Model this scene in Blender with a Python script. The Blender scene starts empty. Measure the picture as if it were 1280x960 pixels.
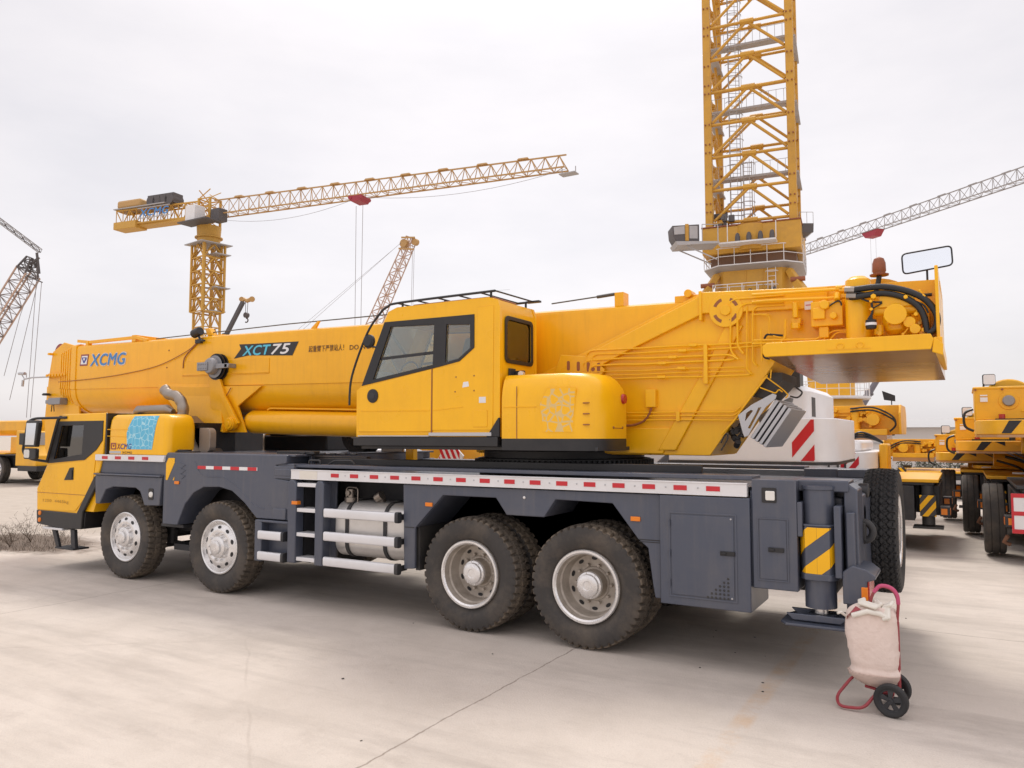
import bpy, bmesh, math, random
from mathutils import Vector, Matrix
from mathutils.geometry import tessellate_polygon
random.seed(7)
R=math.radians
scene=bpy.context.scene
COL=scene.collection
# ------------------------------------------------------------------ camera
FPX=960.0
YAW=math.atan2(FPX,1640.0); PIT=math.atan2(65.0,FPX)
CAM=Vector((0,-6.42,1.94))
_f0=Vector((-math.sin(YAW),math.cos(YAW),0)); RT=Vector((math.cos(YAW),math.sin(YAW),0))
FW=_f0*math.cos(PIT)+Vector((0,0,math.sin(PIT))); UP=RT.cross(FW)
cd=bpy.data.cameras.new('camera'); cam=bpy.data.objects.new('camera',cd); COL.objects.link(cam)
cd.sensor_width=36; cd.lens=27; cd.clip_end=5000; cd.clip_start=.05
M3=Matrix((RT,UP,-FW)).transposed()
cam.matrix_world=Matrix.Translation(CAM)@M3.to_4x4()
scene.camera=cam
def ray(u,v): return FW+RT*((u-640)/FPX)-UP*((v-480)/FPX)
def P(u,v,y):                       # point seen at photo pixel (u,v) lying on the upright plane y
    r=ray(u,v); return CAM+r*((y-CAM.y)/r.y)
def D(u,v,d): return CAM+ray(u,v)*d # point seen at (u,v) at depth d
# ------------------------------------------------------------------ mesh builder
def mp(ax,a,b,c):
    return {'y':(a,c,b),'x':(c,a,b),'z':(a,b,c)}[ax]
class MB:
    def __init__(s): s.v=[]; s.f=[]; s.m=[]; s.mi=0; s.cuts=[]
    def nxt(s):                      # the next shapes form a separate piece
        if s.f and (not s.cuts or s.cuts[-1]!=len(s.f)): s.cuts.append(len(s.f))
        return s
    def add(s,vs,fs):
        o=len(s.v); s.v+= [tuple(p) for p in vs]; s.f+=[tuple(i+o for i in f) for f in fs]; s.m+=[s.mi]*len(fs); return s
    def box(s,x0,x1,y0,y1,z0,z1):
        return s.add([(x0,y0,z0),(x1,y0,z0),(x1,y1,z0),(x0,y1,z0),(x0,y0,z1),(x1,y0,z1),(x1,y1,z1),(x0,y1,z1)],
          [(0,3,2,1),(4,5,6,7),(0,1,5,4),(1,2,6,5),(2,3,7,6),(3,0,4,7)])
    def prism(s,out,c0,c1,ax='y',holes=()):
        loops=[list(out)]+[list(h) for h in holes]
        flat=[p for l in loops for p in l]; n=len(flat)
        vs=[mp(ax,a,b,c0) for a,b in flat]+[mp(ax,a,b,c1) for a,b in flat]
        if holes:
            tri=tessellate_polygon([[Vector((a,b,0)) for a,b in l] for l in loops])
            fs=[tuple(t) for t in tri]+[tuple(i+n for i in reversed(t)) for t in tri]
        else: fs=[tuple(range(n)),tuple(range(2*n-1,n-1,-1))]
        o=0
        for l in loops:
            k=len(l)
            for i in range(k):
                j=(i+1)%k; fs.append((o+i,o+j,o+j+n,o+i+n))
            o+=k
        return s.add(vs,fs)
    def loft(s,rings,cap=True):
        n=len(rings[0]); vs=[p for r in rings for p in r]; fs=[]
        for k in range(len(rings)-1):
            for i in range(n):
                j=(i+1)%n; fs.append((k*n+i,k*n+j,(k+1)*n+j,(k+1)*n+i))
        if cap: fs+=[tuple(range(n-1,-1,-1)),tuple((len(rings)-1)*n+i for i in range(n))]
        return s.add(vs,fs)
    def tube(s,pts,r,n=8,closed=False,cap=True):
        pts=[Vector(p) for p in pts]; rs=r if isinstance(r,(list,tuple)) else [r]*len(pts)
        rings=[]; prev=None; N=len(pts)
        for i,p in enumerate(pts):
            if closed: t=(pts[(i+1)%N]-pts[i-1])
            else: t=(pts[min(i+1,N-1)]-pts[max(i-1,0)])
            if t.length<1e-9: t=Vector((0,0,1))
            t.normalize()
            if prev is None:
                a=Vector((0,0,1)) if abs(t.z)<.9 else Vector((0,1,0)); nrm=t.cross(a).normalized()
            else:
                nrm=(prev-t*prev.dot(t)); nrm=nrm.normalized() if nrm.length>1e-6 else t.orthogonal().normalized()
            prev=nrm; b=t.cross(nrm)
            rings.append([tuple(p+nrm*math.cos(2*math.pi*(k+.5)/n)*rs[i]+b*math.sin(2*math.pi*(k+.5)/n)*rs[i]) for k in range(n)])
        if closed: rings.append(rings[0]); return s.loft(rings,False)
        return s.loft(rings,cap)
    def bar(s,a,b,r,n=4): return s.tube([a,b],r,n)
    def cyl(s,a,b,r0,r1=None,n=24): return s.tube([a,b],[r0,r0 if r1 is None else r1],n)
    def lathe(s,prof,c=(0,0,0),ax='y',n=32,a0=0,cap=True):
        rings=[]
        for r,h in prof:
            ring=[]
            for k in range(n):
                t=2*math.pi*k/n+a0; a,b=r*math.cos(t),r*math.sin(t)
                q=mp(ax,a,b,h); ring.append((q[0]+c[0],q[1]+c[1],q[2]+c[2]))
            rings.append(ring)
        return s.loft(rings,cap)
    def xf(s,M,start=0):
        for i in range(start,len(s.v)): s.v[i]=tuple(M@Vector(s.v[i]))
        return s
    def build(s,name,mats,parent=None,bevel=0,smooth=32,label=None,seg=2,recalc=True,origin=None):
        if s.cuts:
            first=None; ends=s.cuts+[len(s.f)]; a=0
            for e in ends:
                fs=s.f[a:e]; ms=s.m[a:e]; a=e
                if not fs: continue
                idx=sorted({i for f in fs for i in f}); mpp={i:k for k,i in enumerate(idx)}
                q=MB(); q.v=[s.v[i] for i in idx]; q.f=[tuple(mpp[i] for i in f) for f in fs]; q.m=ms
                o=q.build(name,mats,parent,bevel,smooth,label,seg,recalc,origin)
                first=first or o
            return first
        me=bpy.data.meshes.new(name)
        vs=s.v
        if origin is not None: vs=[(a-origin[0],b-origin[1],c-origin[2]) for a,b,c in vs]
        me.from_pydata(vs,[],s.f)
        if not isinstance(mats,(list,tuple)): mats=[mats]
        for m in mats: me.materials.append(m)
        if len(mats)>1: me.polygons.foreach_set('material_index',s.m)
        if recalc:
            bm=bmesh.new(); bm.from_mesh(me); bmesh.ops.recalc_face_normals(bm,faces=bm.faces); bm.to_mesh(me); bm.free()
        if smooth:
            me.polygons.foreach_set('use_smooth',[True]*len(me.polygons))
            me.set_sharp_from_angle(angle=R(smooth))
        me.update()
        o=bpy.data.objects.new(name,me); COL.objects.link(o)
        if origin is not None: o.location=origin
        if parent is not None:
            o.parent=parent
            if parent.type=='EMPTY': o.location=Vector(origin or (0,0,0))-ROOT[parent.name]
        if bevel:
            b=o.modifiers.new('bevel','BEVEL'); b.width=bevel; b.segments=seg; b.limit_method='ANGLE'; b.angle_limit=R(40); b.harden_normals=False
        if label: o['label']=label
        return o
ROOT={}
def thing(name,loc,label,cat,group=None):
    o=bpy.data.objects.new(name,None); COL.objects.link(o); o.location=loc; o.empty_display_size=.2
    ROOT[o.name]=Vector(loc); tag(o,label,cat,group); return o
def tag(o,label,cat,group=None,kind=None):
    if label: o['label']=label
    if cat: o['category']=cat
    if group: o['group']=group
    if kind: o['kind']=kind
    return o
def arc(cx,cy,r,a0,a1,n): return [(cx+r*math.cos(R(a0+(a1-a0)*i/n)),cy+r*math.sin(R(a0+(a1-a0)*i/n))) for i in range(n+1)]
def rrect(x0,x1,y0,y1,r,n=4):
    return arc(x1-r,y1-r,r,0,90,n)+arc(x0+r,y1-r,r,90,180,n)+arc(x0+r,y0+r,r,180,270,n)+arc(x1-r,y0+r,r,270,360,n)
def fillet(pts,r,n=5):
    pts=[Vector(p) for p in pts]; out=[pts[0]]
    for i in range(1,len(pts)-1):
        a,b,c=pts[i-1],pts[i],pts[i+1]; d1=(a-b); d2=(c-b); q=min(r,d1.length*.45,d2.length*.45)
        p0=b+d1.normalized()*q; p1=b+d2.normalized()*q
        for k in range(n+1):
            t=k/n; out.append(p0*(1-t)**2+b*2*t*(1-t)+p1*t*t)
    out.append(pts[-1]); return out
def spline(pts,n=8):
    pts=[Vector(p) for p in pts]; out=[]
    for i in range(len(pts)-1):
        p0=pts[max(i-1,0)];p1=pts[i];p2=pts[i+1];p3=pts[min(i+2,len(pts)-1)]
        for k in range(n):
            t=k/n; out.append(.5*((2*p1)+(p2-p0)*t+(2*p0-5*p1+4*p2-p3)*t*t+(3*p1-p0-3*p2+p3)*t**3))
    out.append(pts[-1]); return out
def clip(poly,x0,x1,y0,y1):
    def cut(p,ins,inter):
        out=[]
        for i in range(len(p)):
            a,b=p[i-1],p[i]
            if ins(b):
                if not ins(a): out.append(inter(a,b))
                out.append(b)
            elif ins(a): out.append(inter(a,b))
        return out
    def ix(v): return lambda a,b:(v,a[1]+(b[1]-a[1])*(v-a[0])/(b[0]-a[0]))
    def iy(v): return lambda a,b:(a[0]+(b[0]-a[0])*(v-a[1])/(b[1]-a[1]),v)
    for ins,it in ((lambda p:p[0]>=x0,ix(x0)),(lambda p:p[0]<=x1,ix(x1)),(lambda p:p[1]>=y0,iy(y0)),(lambda p:p[1]<=y1,iy(y1))):
        if not poly: return []
        poly=cut(poly,ins,it)
    return poly
def stripes(mb,x0,x1,z0,z1,w,gap,slope,c0,c1,ax='y',off=0):
    H=z1-z0; s=x0-abs(slope)*H*1.5-w+off
    while s<x1+abs(slope)*H+w:
        p=clip([(s,z0),(s+w,z0),(s+w+slope*H,z1),(s+slope*H,z1)],x0,x1,z0,z1)
        if len(p)>2: mb.prism(p,c0,c1,ax)
        s+=w+gap
# ------------------------------------------------------------------ text
_tc={}
def text_geo(s,bold=0,shear=0):
    k=(s,bold,shear)
    if k in _tc: return _tc[k]
    cu=bpy.data.curves.new('t','FONT'); cu.body=s; cu.size=1; cu.shear=shear; cu.resolution_u=3; cu.space_character=1.06
    o=bpy.data.objects.new('t',cu); COL.objects.link(o)
    dg=bpy.context.evaluated_depsgraph_get(); me=bpy.data.meshes.new_from_object(o.evaluated_get(dg))
    vs=[(v.co.x,v.co.y) for v in me.vertices]; fs=[tuple(p.vertices) for p in me.polygons]
    bpy.data.objects.remove(o); bpy.data.curves.remove(cu); bpy.data.meshes.remove(me)
    x0=min(v[0] for v in vs);x1=max(v[0] for v in vs);y0=min(v[1] for v in vs);y1=max(v[1] for v in vs)
    _tc[k]=([((a-x0)/(x1-x0),(b-y0)/(y1-y0)) for a,b in vs],fs); return _tc[k]
def put_text(mb,s,w,h,org,xd=(1,0,0),ud=(0,0,1),bold=0,shear=0):
    g,fs=text_geo(s,bold,shear); o=Vector(org);xd=Vector(xd);ud=Vector(ud)
    nd=xd.cross(ud).normalized(); sh=[(0,0)] if not bold else [(-1,0),(1,0),(0,1),(0,-1),(0,0)]
    for i,(p,q) in enumerate(sh): mb.add([tuple(o+xd*(a*w+p*bold*h)+ud*(b*h+q*bold*h*.6)+nd*(.00025*i)) for a,b in g],fs)
# ------------------------------------------------------------------ materials
def mat(name,col,rough=.5,metal=0,var=.12,scale=3,dirt=None,dirt_amt=0,*a_,streak=0,**k_):
    return _mat(name,col,rough,metal,var,scale,dirt,dirt_amt,*a_,streak=streak,**k_)
def _mat(name,col,rough=.5,metal=0,var=.12,scale=3,dirt=None,dirt_amt=0,bump=0,bscale=60,coat=0,spec=.5,rvar=.1,dscale=1.5,streak=0):
    m=bpy.data.materials.new(name); m.use_nodes=True; nt=m.node_tree; N=nt.nodes; L=nt.links
    b=N['Principled BSDF']; b.inputs['Metallic'].default_value=metal; b.inputs['Coat Weight'].default_value=coat; b.inputs['Specular IOR Level'].default_value=spec
    b.inputs['Coat Roughness'].default_value=.15
    geo=N.new('ShaderNodeNewGeometry')
    n1=N.new('ShaderNodeTexNoise'); n1.inputs['Scale'].default_value=scale; n1.inputs['Detail'].default_value=6; L.new(geo.outputs['Position'],n1.inputs['Vector'])
    mx=N.new('ShaderNodeMix'); mx.data_type='RGBA'
    c=Vector(col); mx.inputs['A'].default_value=(*[max(0,x*(1-var)) for x in c],1); mx.inputs['B'].default_value=(*[min(1,x*(1+var)) for x in c],1)
    L.new(n1.outputs['Fac'],mx.inputs['Factor']); last=mx.outputs['Result']
    if dirt:
        n2=N.new('ShaderNodeTexNoise'); n2.inputs['Scale'].default_value=dscale; n2.inputs['Detail'].default_value=8; n2.inputs['Roughness'].default_value=.7; L.new(geo.outputs['Position'],n2.inputs['Vector'])
        rp=N.new('ShaderNodeMapRange'); rp.inputs['From Min'].default_value=.45; rp.inputs['From Max'].default_value=.75; rp.inputs['To Max'].default_value=dirt_amt
        L.new(n2.outputs['Fac'],rp.inputs['Value'])
        m2=N.new('ShaderNodeMix'); m2.data_type='RGBA'; L.new(last,m2.inputs['A']); m2.inputs['B'].default_value=(*dirt,1); L.new(rp.outputs['Result'],m2.inputs['Factor']); last=m2.outputs['Result']
    if streak:
        mpg=N.new('ShaderNodeMapping'); mpg.inputs['Scale'].default_value=(9,9,.7); L.new(geo.outputs['Position'],mpg.inputs[0])
        n4=N.new('ShaderNodeTexNoise'); n4.inputs['Scale'].default_value=1.6; n4.inputs['Detail'].default_value=7; n4.inputs['Roughness'].default_value=.65; L.new(mpg.outputs[0],n4.inputs['Vector'])
        r4=N.new('ShaderNodeMapRange'); r4.inputs['From Min'].default_value=.50; r4.inputs['From Max'].default_value=.80; r4.inputs['To Max'].default_value=streak; L.new(n4.outputs['Fac'],r4.inputs['Value'])
        m4=N.new('ShaderNodeMix'); m4.data_type='RGBA'; L.new(last,m4.inputs['A']); m4.inputs['B'].default_value=(*(dirt or (.2,.17,.13)),1); L.new(r4.outputs[0],m4.inputs['Factor']); last=m4.outputs['Result']
    L.new(last,b.inputs['Base Color'])
    rr=N.new('ShaderNodeMapRange'); rr.inputs['To Min'].default_value=max(.02,rough-rvar); rr.inputs['To Max'].default_value=min(1,rough+rvar); L.new(n1.outputs['Fac'],rr.inputs['Value']); L.new(rr.outputs['Result'],b.inputs['Roughness'])
    if bump:
        n3=N.new('ShaderNodeTexNoise'); n3.inputs['Scale'].default_value=bscale; n3.inputs['Detail'].default_value=4; L.new(geo.outputs['Position'],n3.inputs['Vector'])
        bp=N.new('ShaderNodeBump'); bp.inputs['Strength'].default_value=bump; bp.inputs['Distance'].default_value=.01; L.new(n3.outputs['Fac'],bp.inputs['Height']); L.new(bp.outputs['Normal'],b.inputs['Normal'])
    return m
YEL=mat('yellow_paint',(.93,.485,.006),.30,0,.05,2.2,(.60,.28,.012),.24,.04,14,.18,spec=.35,streak=.20)
YEL2=mat('yellow_boom',(.90,.440,.006),.32,0,.05,1.5,(.55,.24,.010),.32,.05,9,.16,spec=.35,streak=.26)
YBG=mat('yellow_far',(.84,.43,.012),.4,0,.12,.6,(.30,.15,.05),.35)
YTOW=mat('yellow_mast',(.62,.33,.035),.5,0,.12,.3,(.25,.13,.05),.45,dscale=.6)
GREY=mat('chassis_grey',(.066,.077,.108),.36,0,.10,2,(.20,.18,.16),.22,.03,20,.15,streak=.22)
GREY2=mat('chassis_dark',(.028,.029,.033),.55,0,.2,3,(.10,.085,.065),.5)
BLK=mat('black_trim',(.014,.014,.016),.45,0,.2,6,(.07,.06,.05),.25)
RUB=mat('rubber',(.050,.045,.041),.8,0,.25,5,(.17,.135,.10),.6,.2,80,dscale=3)
RUBD=mat('rubber_dusty_tread',(.10,.082,.064),.9,0,.35,9,(.30,.235,.165),.95,.3,60,dscale=2.5)
RUBC=mat('rubber_clean',(.020,.020,.021),.7,0,.2,5,(.06,.055,.05),.3,.2,80)
HOSE=mat('hose_rubber',(.015,.015,.016),.42,0,.2,10)
ALU=mat('wheel_alloy',(.80,.79,.78),.28,.6,.06,8,(.30,.25,.19),.40,dscale=6)
ALUD=mat('wheel_alloy_dusty',(.50,.45,.39),.5,.3,.12,8,(.16,.12,.085),.7,dscale=5)
SIL=mat('silver_rail',(.74,.74,.75),.34,.25,.04,4,(.4,.37,.33),.2)
TANK=mat('tank_steel',(.72,.70,.67),.38,.6,.06,3,(.32,.27,.22),.4,.03,10)
STEEL=mat('exhaust_steel',(.34,.30,.26),.4,.8,.3,6,(.13,.09,.06),.6)
CHK=mat('tread_plate',(.38,.34,.30),.5,.5,.12,8,(.2,.15,.11),.5,.5,120)
WHT=mat('white_paint',(.78,.77,.77),.4,0,.03,2,(.45,.42,.39),.2,coat=.1)
WHT2=mat('white_rail',(.74,.73,.73),.4,0,.05,4,(.35,.33,.31),.25)
RED=mat('red_reflector',(.55,.02,.03),.35,0,.08,10)
REDB=mat('red_frame',(.30,.035,.045),.4,0,.15,10,(.25,.12,.10),.4)
MAR=mat('maroon_winch',(.28,.06,.06),.5,0,.15,3,(.15,.08,.06),.4)
REDF=mat('red_far',(.35,.03,.05),.5)
LBLU=mat('blue_letter',(.05,.22,.52),.4)
NBLU=mat('navy_letter',(.03,.05,.28),.4)
CYAN=mat('cyan_letter',(.10,.50,.66),.4)
TXT=mat('dark_letter',(.12,.05,.02),.5)
BROWN=mat('brown_letter',(.30,.10,.03),.5)
ORG=mat('orange_marker',(.80,.22,.01),.3)
REDL=mat('red_lamp',(.45,.03,.02),.25)
LENS=mat('clear_lens',(.75,.74,.70),.15,.2)
GRYP=mat('grey_cast',(.27,.27,.28),.42,.3,.1,10)
GALV=mat('galvanised',(.50,.50,.51),.42,.5,.06,8)
GALF=mat('galvanised_far',(.42,.41,.41),.6,.1)
DKF=mat('dark_far',(.10,.09,.09),.6)
BLUF=mat('blue_far',(.05,.20,.50),.5)
RUST=mat('rusty_beacon',(.30,.09,.035),.45,0,.2,20,(.12,.04,.02),.5)
CLOTH=mat('bag_cloth',(.76,.63,.56),.9,0,.10,5,(.45,.32,.25),.5,.9,22,dscale=5)
CLOTH2=mat('bag_cloth_shaded',(.56,.44,.38),.9,0,.08,8,(.35,.25,.2),.4,.5,35)  # darker copy of the bag cloth, shade put into the colour
CREAM=mat('cream_plastic',(.74,.70,.62),.6)
SEAT=mat('seat_fabric',(.10,.10,.11),.8)
INT=mat('cab_lining',(.42,.40,.37),.7)
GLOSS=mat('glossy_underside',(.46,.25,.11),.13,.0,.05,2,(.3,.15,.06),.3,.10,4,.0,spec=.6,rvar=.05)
ROPE=mat('wire_rope',(.07,.065,.06),.6)
ROPEF=mat('wire_rope_far',(.30,.28,.28),.7)
FWALL=mat('plaster_far',(.60,.58,.56),.8,0,.06,.2)
ROOF=mat('roof_far',(.42,.42,.42),.7)
def glass_mat(name,tint,alpha,rough=.03):
    m=bpy.data.materials.new(name); m.use_nodes=True; nt=m.node_tree; N=nt.nodes; L=nt.links
    N.remove(N['Principled BSDF']); out=N['Material Output']
    t=N.new('ShaderNodeBsdfTransparent'); t.inputs[0].default_value=(*tint,1)
    g=N.new('ShaderNodeBsdfGlossy'); g.inputs['Roughness'].default_value=rough; g.inputs[0].default_value=(.9,.92,.92,1)
    fr=N.new('ShaderNodeFresnel'); fr.inputs[0].default_value=1.5
    ma=N.new('ShaderNodeMath'); ma.operation='MULTIPLY_ADD'; ma.inputs[1].default_value=1.0; ma.inputs[2].default_value=alpha; L.new(fr.outputs[0],ma.inputs[0])
    x=N.new('ShaderNodeMixShader'); L.new(ma.outputs[0],x.inputs[0]); L.new(t.outputs[0],x.inputs[1]); L.new(g.outputs[0],x.inputs[2]); L.new(x.outputs[0],out.inputs[0])
    return m
GLS=glass_mat('cab_glass',(.80,.84,.81),.05)
GLSD=glass_mat('cab_glass_dark',(.42,.42,.40),.10)
MIR=bpy.data.materials.new('mirror_glass'); MIR.use_nodes=True
_b=MIR.node_tree.nodes['Principled BSDF']; _b.inputs['Metallic'].default_value=1; _b.inputs['Roughness'].default_value=.10; _b.inputs['Base Color'].default_value=(.80,.84,.88,1)
def cell_mat(name,ca,cb,scale,wid):
    m=bpy.data.materials.new(name); m.use_nodes=True; nt=m.node_tree; N=nt.nodes; L=nt.links; b=N['Principled BSDF']; b.inputs['Roughness'].default_value=.45
    g=N.new('ShaderNodeNewGeometry'); sc=N.new('ShaderNodeMapping'); sc.inputs['Scale'].default_value=(1,.01,1); L.new(g.outputs['Position'],sc.inputs['Vector'])
    v=N.new('ShaderNodeTexVoronoi'); v.feature='DISTANCE_TO_EDGE'; v.inputs['Scale'].default_value=scale; v.inputs['Randomness'].default_value=.75; L.new(sc.outputs[0],v.inputs['Vector'])
    r=N.new('ShaderNodeMapRange'); r.inputs['From Min'].default_value=wid; r.inputs['From Max'].default_value=wid*1.7; L.new(v.outputs['Distance'],r.inputs['Value'])
    x=N.new('ShaderNodeMix'); x.data_type='RGBA'; x.inputs['A'].default_value=(*cb,1); x.inputs['B'].default_value=(*ca,1); L.new(r.outputs[0],x.inputs['Factor']); L.new(x.outputs['Result'],b.inputs['Base Color'])
    return m
CELLB=cell_mat('blue_cell_decal',(.11,.47,.68),(.38,.68,.78),11,.03)
CELLG=cell_mat('grey_cell_decal',(.93,.485,.006),(.70,.50,.20),12.5,.055)
# ------------------------------------------------------------------ world + sun
SUN=Vector((-.28,.50,.82)).normalized()
w=bpy.data.worlds.new('World'); scene.world=w; w.use_nodes=True; nt=w.node_tree; N=nt.nodes; L=nt.links
bg=N['Background']; out=N['World Output']
sky=N.new('ShaderNodeTexSky'); sky.sky_type='NISHITA'; sky.sun_disc=False
sky.sun_elevation=math.asin(SUN.z); sky.sun_rotation=math.atan2(SUN.x,SUN.y); sky.dust_density=2; sky.air_density=1
bg.inputs[1].default_value=.05; hs=N.new('ShaderNodeHueSaturation'); hs.inputs['Saturation'].default_value=.25; L.new(sky.outputs[0],hs.inputs['Color']); L.new(hs.outputs[0],bg.inputs[0])
tc=N.new('ShaderNodeTexCoord'); sx=N.new('ShaderNodeSeparateXYZ'); L.new(tc.outputs['Generated'],sx.inputs[0])
mpn=N.new('ShaderNodeMapping'); mpn.inputs['Scale'].default_value=(1.2,1.2,3.5); L.new(tc.outputs['Generated'],mpn.inputs[0])
ns=N.new('ShaderNodeTexNoise'); ns.inputs['Scale'].default_value=1.9; ns.inputs['Detail'].default_value=7; ns.inputs['Roughness'].default_value=.55; L.new(mpn.outputs[0],ns.inputs['Vector'])
cr=N.new('ShaderNodeMix'); cr.data_type='RGBA'; cr.inputs['A'].default_value=(.395,.372,.390,1); cr.inputs['B'].default_value=(.50,.463,.467,1); 
mr=N.new('ShaderNodeMapRange'); mr.inputs['From Min'].default_value=.35; mr.inputs['From Max'].default_value=.65; L.new(ns.outputs['Fac'],mr.inputs['Value']); L.new(mr.outputs[0],cr.inputs['Factor'])
bg2=N.new('ShaderNodeBackground'); L.new(cr.outputs['Result'],bg2.inputs[0])
zr=N.new('ShaderNodeMapRange'); zr.inputs['From Min'].default_value=.45; zr.inputs['From Max'].default_value=.95; zr.inputs['To Min'].default_value=1.0; zr.inputs['To Max'].default_value=2.1; L.new(sx.outputs[2],zr.inputs['Value']); by=N.new('ShaderNodeMapRange'); by.inputs['From Min'].default_value=.1; by.inputs['From Max'].default_value=-.8; by.inputs['To Min'].default_value=1.0; by.inputs['To Max'].default_value=1.5; L.new(sx.outputs[1],by.inputs['Value'])
mm=N.new('ShaderNodeMath'); mm.operation='MULTIPLY'; L.new(zr.outputs[0],mm.inputs[0]); L.new(by.outputs[0],mm.inputs[1]); L.new(mm.outputs[0],bg2.inputs[1])
ad=N.new('ShaderNodeAddShader'); L.new(bg.outputs[0],ad.inputs[0]); L.new(bg2.outputs[0],ad.inputs[1]); L.new(ad.outputs[0],out.inputs[0])
sl=bpy.data.lights.new('sun','SUN'); so=bpy.data.objects.new('sun',sl); COL.objects.link(so); sl.energy=1.5; sl.angle=R(16); sl.color=(1,.95,.88)
so.rotation_euler=SUN.to_track_quat('Z','Y').to_euler(); so.location=(0,0,60)
scene.view_settings.view_transform='Standard'; scene.view_settings.look='None'; scene.view_settings.gamma=1; scene.view_settings.exposure=0.24
scene.render.engine='CYCLES'; scene.cycles.samples=96; scene.cycles.use_denoising=True
scene.cycles.max_bounces=7; scene.cycles.transparent_max_bounces=12
scene.render.resolution_x=1024; scene.render.resolution_y=768
# ------------------------------------------------------------------ ground
def ground_mat():
    m=bpy.data.materials.new('concrete_yard'); m.use_nodes=True; nt=m.node_tree; N=nt.nodes; L=nt.links; b=N['Principled BSDF']; b.inputs['Roughness'].default_value=.85; b.inputs['Specular IOR Level'].default_value=.25
    g=N.new('ShaderNodeNewGeometry')
    def noise(s,d=6,ro=.6,vec=None):
        n=N.new('ShaderNodeTexNoise'); n.inputs['Scale'].default_value=s; n.inputs['Detail'].default_value=d; n.inputs['Roughness'].default_value=ro; L.new(vec or g.outputs['Position'],n.inputs['Vector']); return n.outputs['Fac']
    def rng(x,a,b_,c=0,d=1):
        r=N.new('ShaderNodeMapRange'); r.inputs['From Min'].default_value=a; r.inputs['From Max'].default_value=b_; r.inputs['To Min'].default_value=c; r.inputs['To Max'].default_value=d; L.new(x,r.inputs['Value']); return r.outputs[0]
    def mix(f,a,b_):
        x=N.new('ShaderNodeMix'); x.data_type='RGBA'
        for k,q in (('A',a),('B',b_)):
            if isinstance(q,tuple): x.inputs[k].default_value=(*q,1)
            else: L.new(q,x.inputs[k])
        L.new(f,x.inputs['Factor']); return x.outputs['Result']
    def M(op,a,b_=None):
        x=N.new('ShaderNodeMath'); x.operation=op
        for i,q in enumerate((a,b_)):
            if q is None: continue
            if isinstance(q,(int,float)): x.inputs[i].default_value=q
            else: L.new(q,x.inputs[i])
        return x.outputs[0]
    c=mix(rng(noise(.35,5),.3,.7),(.55,.485,.42),(.69,.62,.55))
    c=mix(rng(noise(2.3,8,.7),.45,.8,0,.45),c,(.42,.365,.31))
    mpx=N.new('ShaderNodeMapping'); mpx.inputs['Scale'].default_value=(.25,1.3,1); mpx.inputs['Rotation'].default_value=(0,0,.15); L.new(g.outputs['Position'],mpx.inputs[0])
    c=mix(rng(noise(1.0,6,.65,mpx.outputs[0]),.48,.72,0,.75),c,(.36,.315,.275))
    c=mix(rng(noise(90,3,.6),.3,.8,0,.30),c,(.34,.31,.28))
    c=mix(rng(noise(28,9,.8),.55,.75,0,.35),c,(.30,.27,.235))
    mpy=N.new('ShaderNodeMapping'); mpy.inputs['Scale'].default_value=(.18,2.6,1); mpy.inputs['Rotation'].default_value=(0,0,-.12); L.new(g.outputs['Position'],mpy.inputs[0])
    c=mix(rng(noise(1.3,7,.7,mpy.outputs[0]),.55,.75,0,.40),c,(.33,.29,.25))
    s=N.new('ShaderNodeSeparateXYZ'); L.new(g.outputs['Position'],s.inputs[0])
    wob=M('MULTIPLY',M('SUBTRACT',noise(1.3,5,.7),.5),.10)
    def line(co,off,per,wd):
        x=M('ADD',M('ADD',co,off),wob); k=M('PINGPONG',x,per/2); return k
    jx=line(s.outputs[0],3.13,6.0,0); jy=line(s.outputs[1],.6+6.0,9.0,0)
    j=M('MINIMUM',jx,jy)
    thin=rng(M('ADD',j,M('MULTIPLY',noise(5,4,.7),.012)),.006,.017,.75,0)
    c=mix(thin,c,(.17,.13,.10))
    # worn tan paint line at x=-1.37
    d=M('ABSOLUTE',M('ADD',s.outputs[0],1.36)); tl=rng(d,.05,.085,.5,0); pk=M('MULTIPLY',tl,rng(noise(2.5,7,.75),.42,.6)); 
    c=mix(pk,c,(.55,.36,.20))
    # sandy soil beyond the front of the slab
    so_=M('ADD',M('ADD',M('MULTIPLY',s.outputs[0],-1.0),-14.2),M('MULTIPLY',M('SUBTRACT',noise(.8,6),.5),2.0)); c=mix(rng(so_,0,1.2,0,.8),c,mix(noise(3,6),(.36,.30,.24),(.52,.46,.39)))
    # dark twig and dirt patch at the slab edge, and scattered faint stains
    dx_=M('MULTIPLY',M('ADD',s.outputs[0],14.9),.45); dy_=M('MULTIPLY',M('ADD',s.outputs[1],-1.3),.95); dd_=M('SQRT',M('ADD',M('MULTIPLY',dx_,dx_),M('MULTIPLY',dy_,dy_)))
    c=mix(rng(M('ADD',dd_,M('MULTIPLY',noise(3,8,.75),1.1)),1.25,1.60,.9,0),c,(.12,.085,.06))
    c=mix(rng(noise(.9,9,.8),.56,.72,0,.35),c,(.30,.25,.21))
    vo=N.new('ShaderNodeTexVoronoi'); vo.feature='DISTANCE_TO_EDGE'; vo.inputs['Scale'].default_value=.16
    nv=N.new('ShaderNodeTexNoise'); nv.inputs['Scale'].default_value=1.1; nv.inputs['Detail'].default_value=9; L.new(g.outputs['Position'],nv.inputs['Vector'])
    va=N.new('ShaderNodeMix'); va.data_type='RGBA'; va.inputs['Factor'].default_value=.12; L.new(g.outputs['Position'],va.inputs['A']); L.new(nv.outputs['Color'],va.inputs['B']); L.new(va.outputs['Result'],vo.inputs['Vector'])
    c=mix(M('MULTIPLY',rng(vo.outputs['Distance'],.0005,.0018,.18,0),rng(noise(.6,4),.45,.6)),c,(.24,.19,.15))
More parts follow.
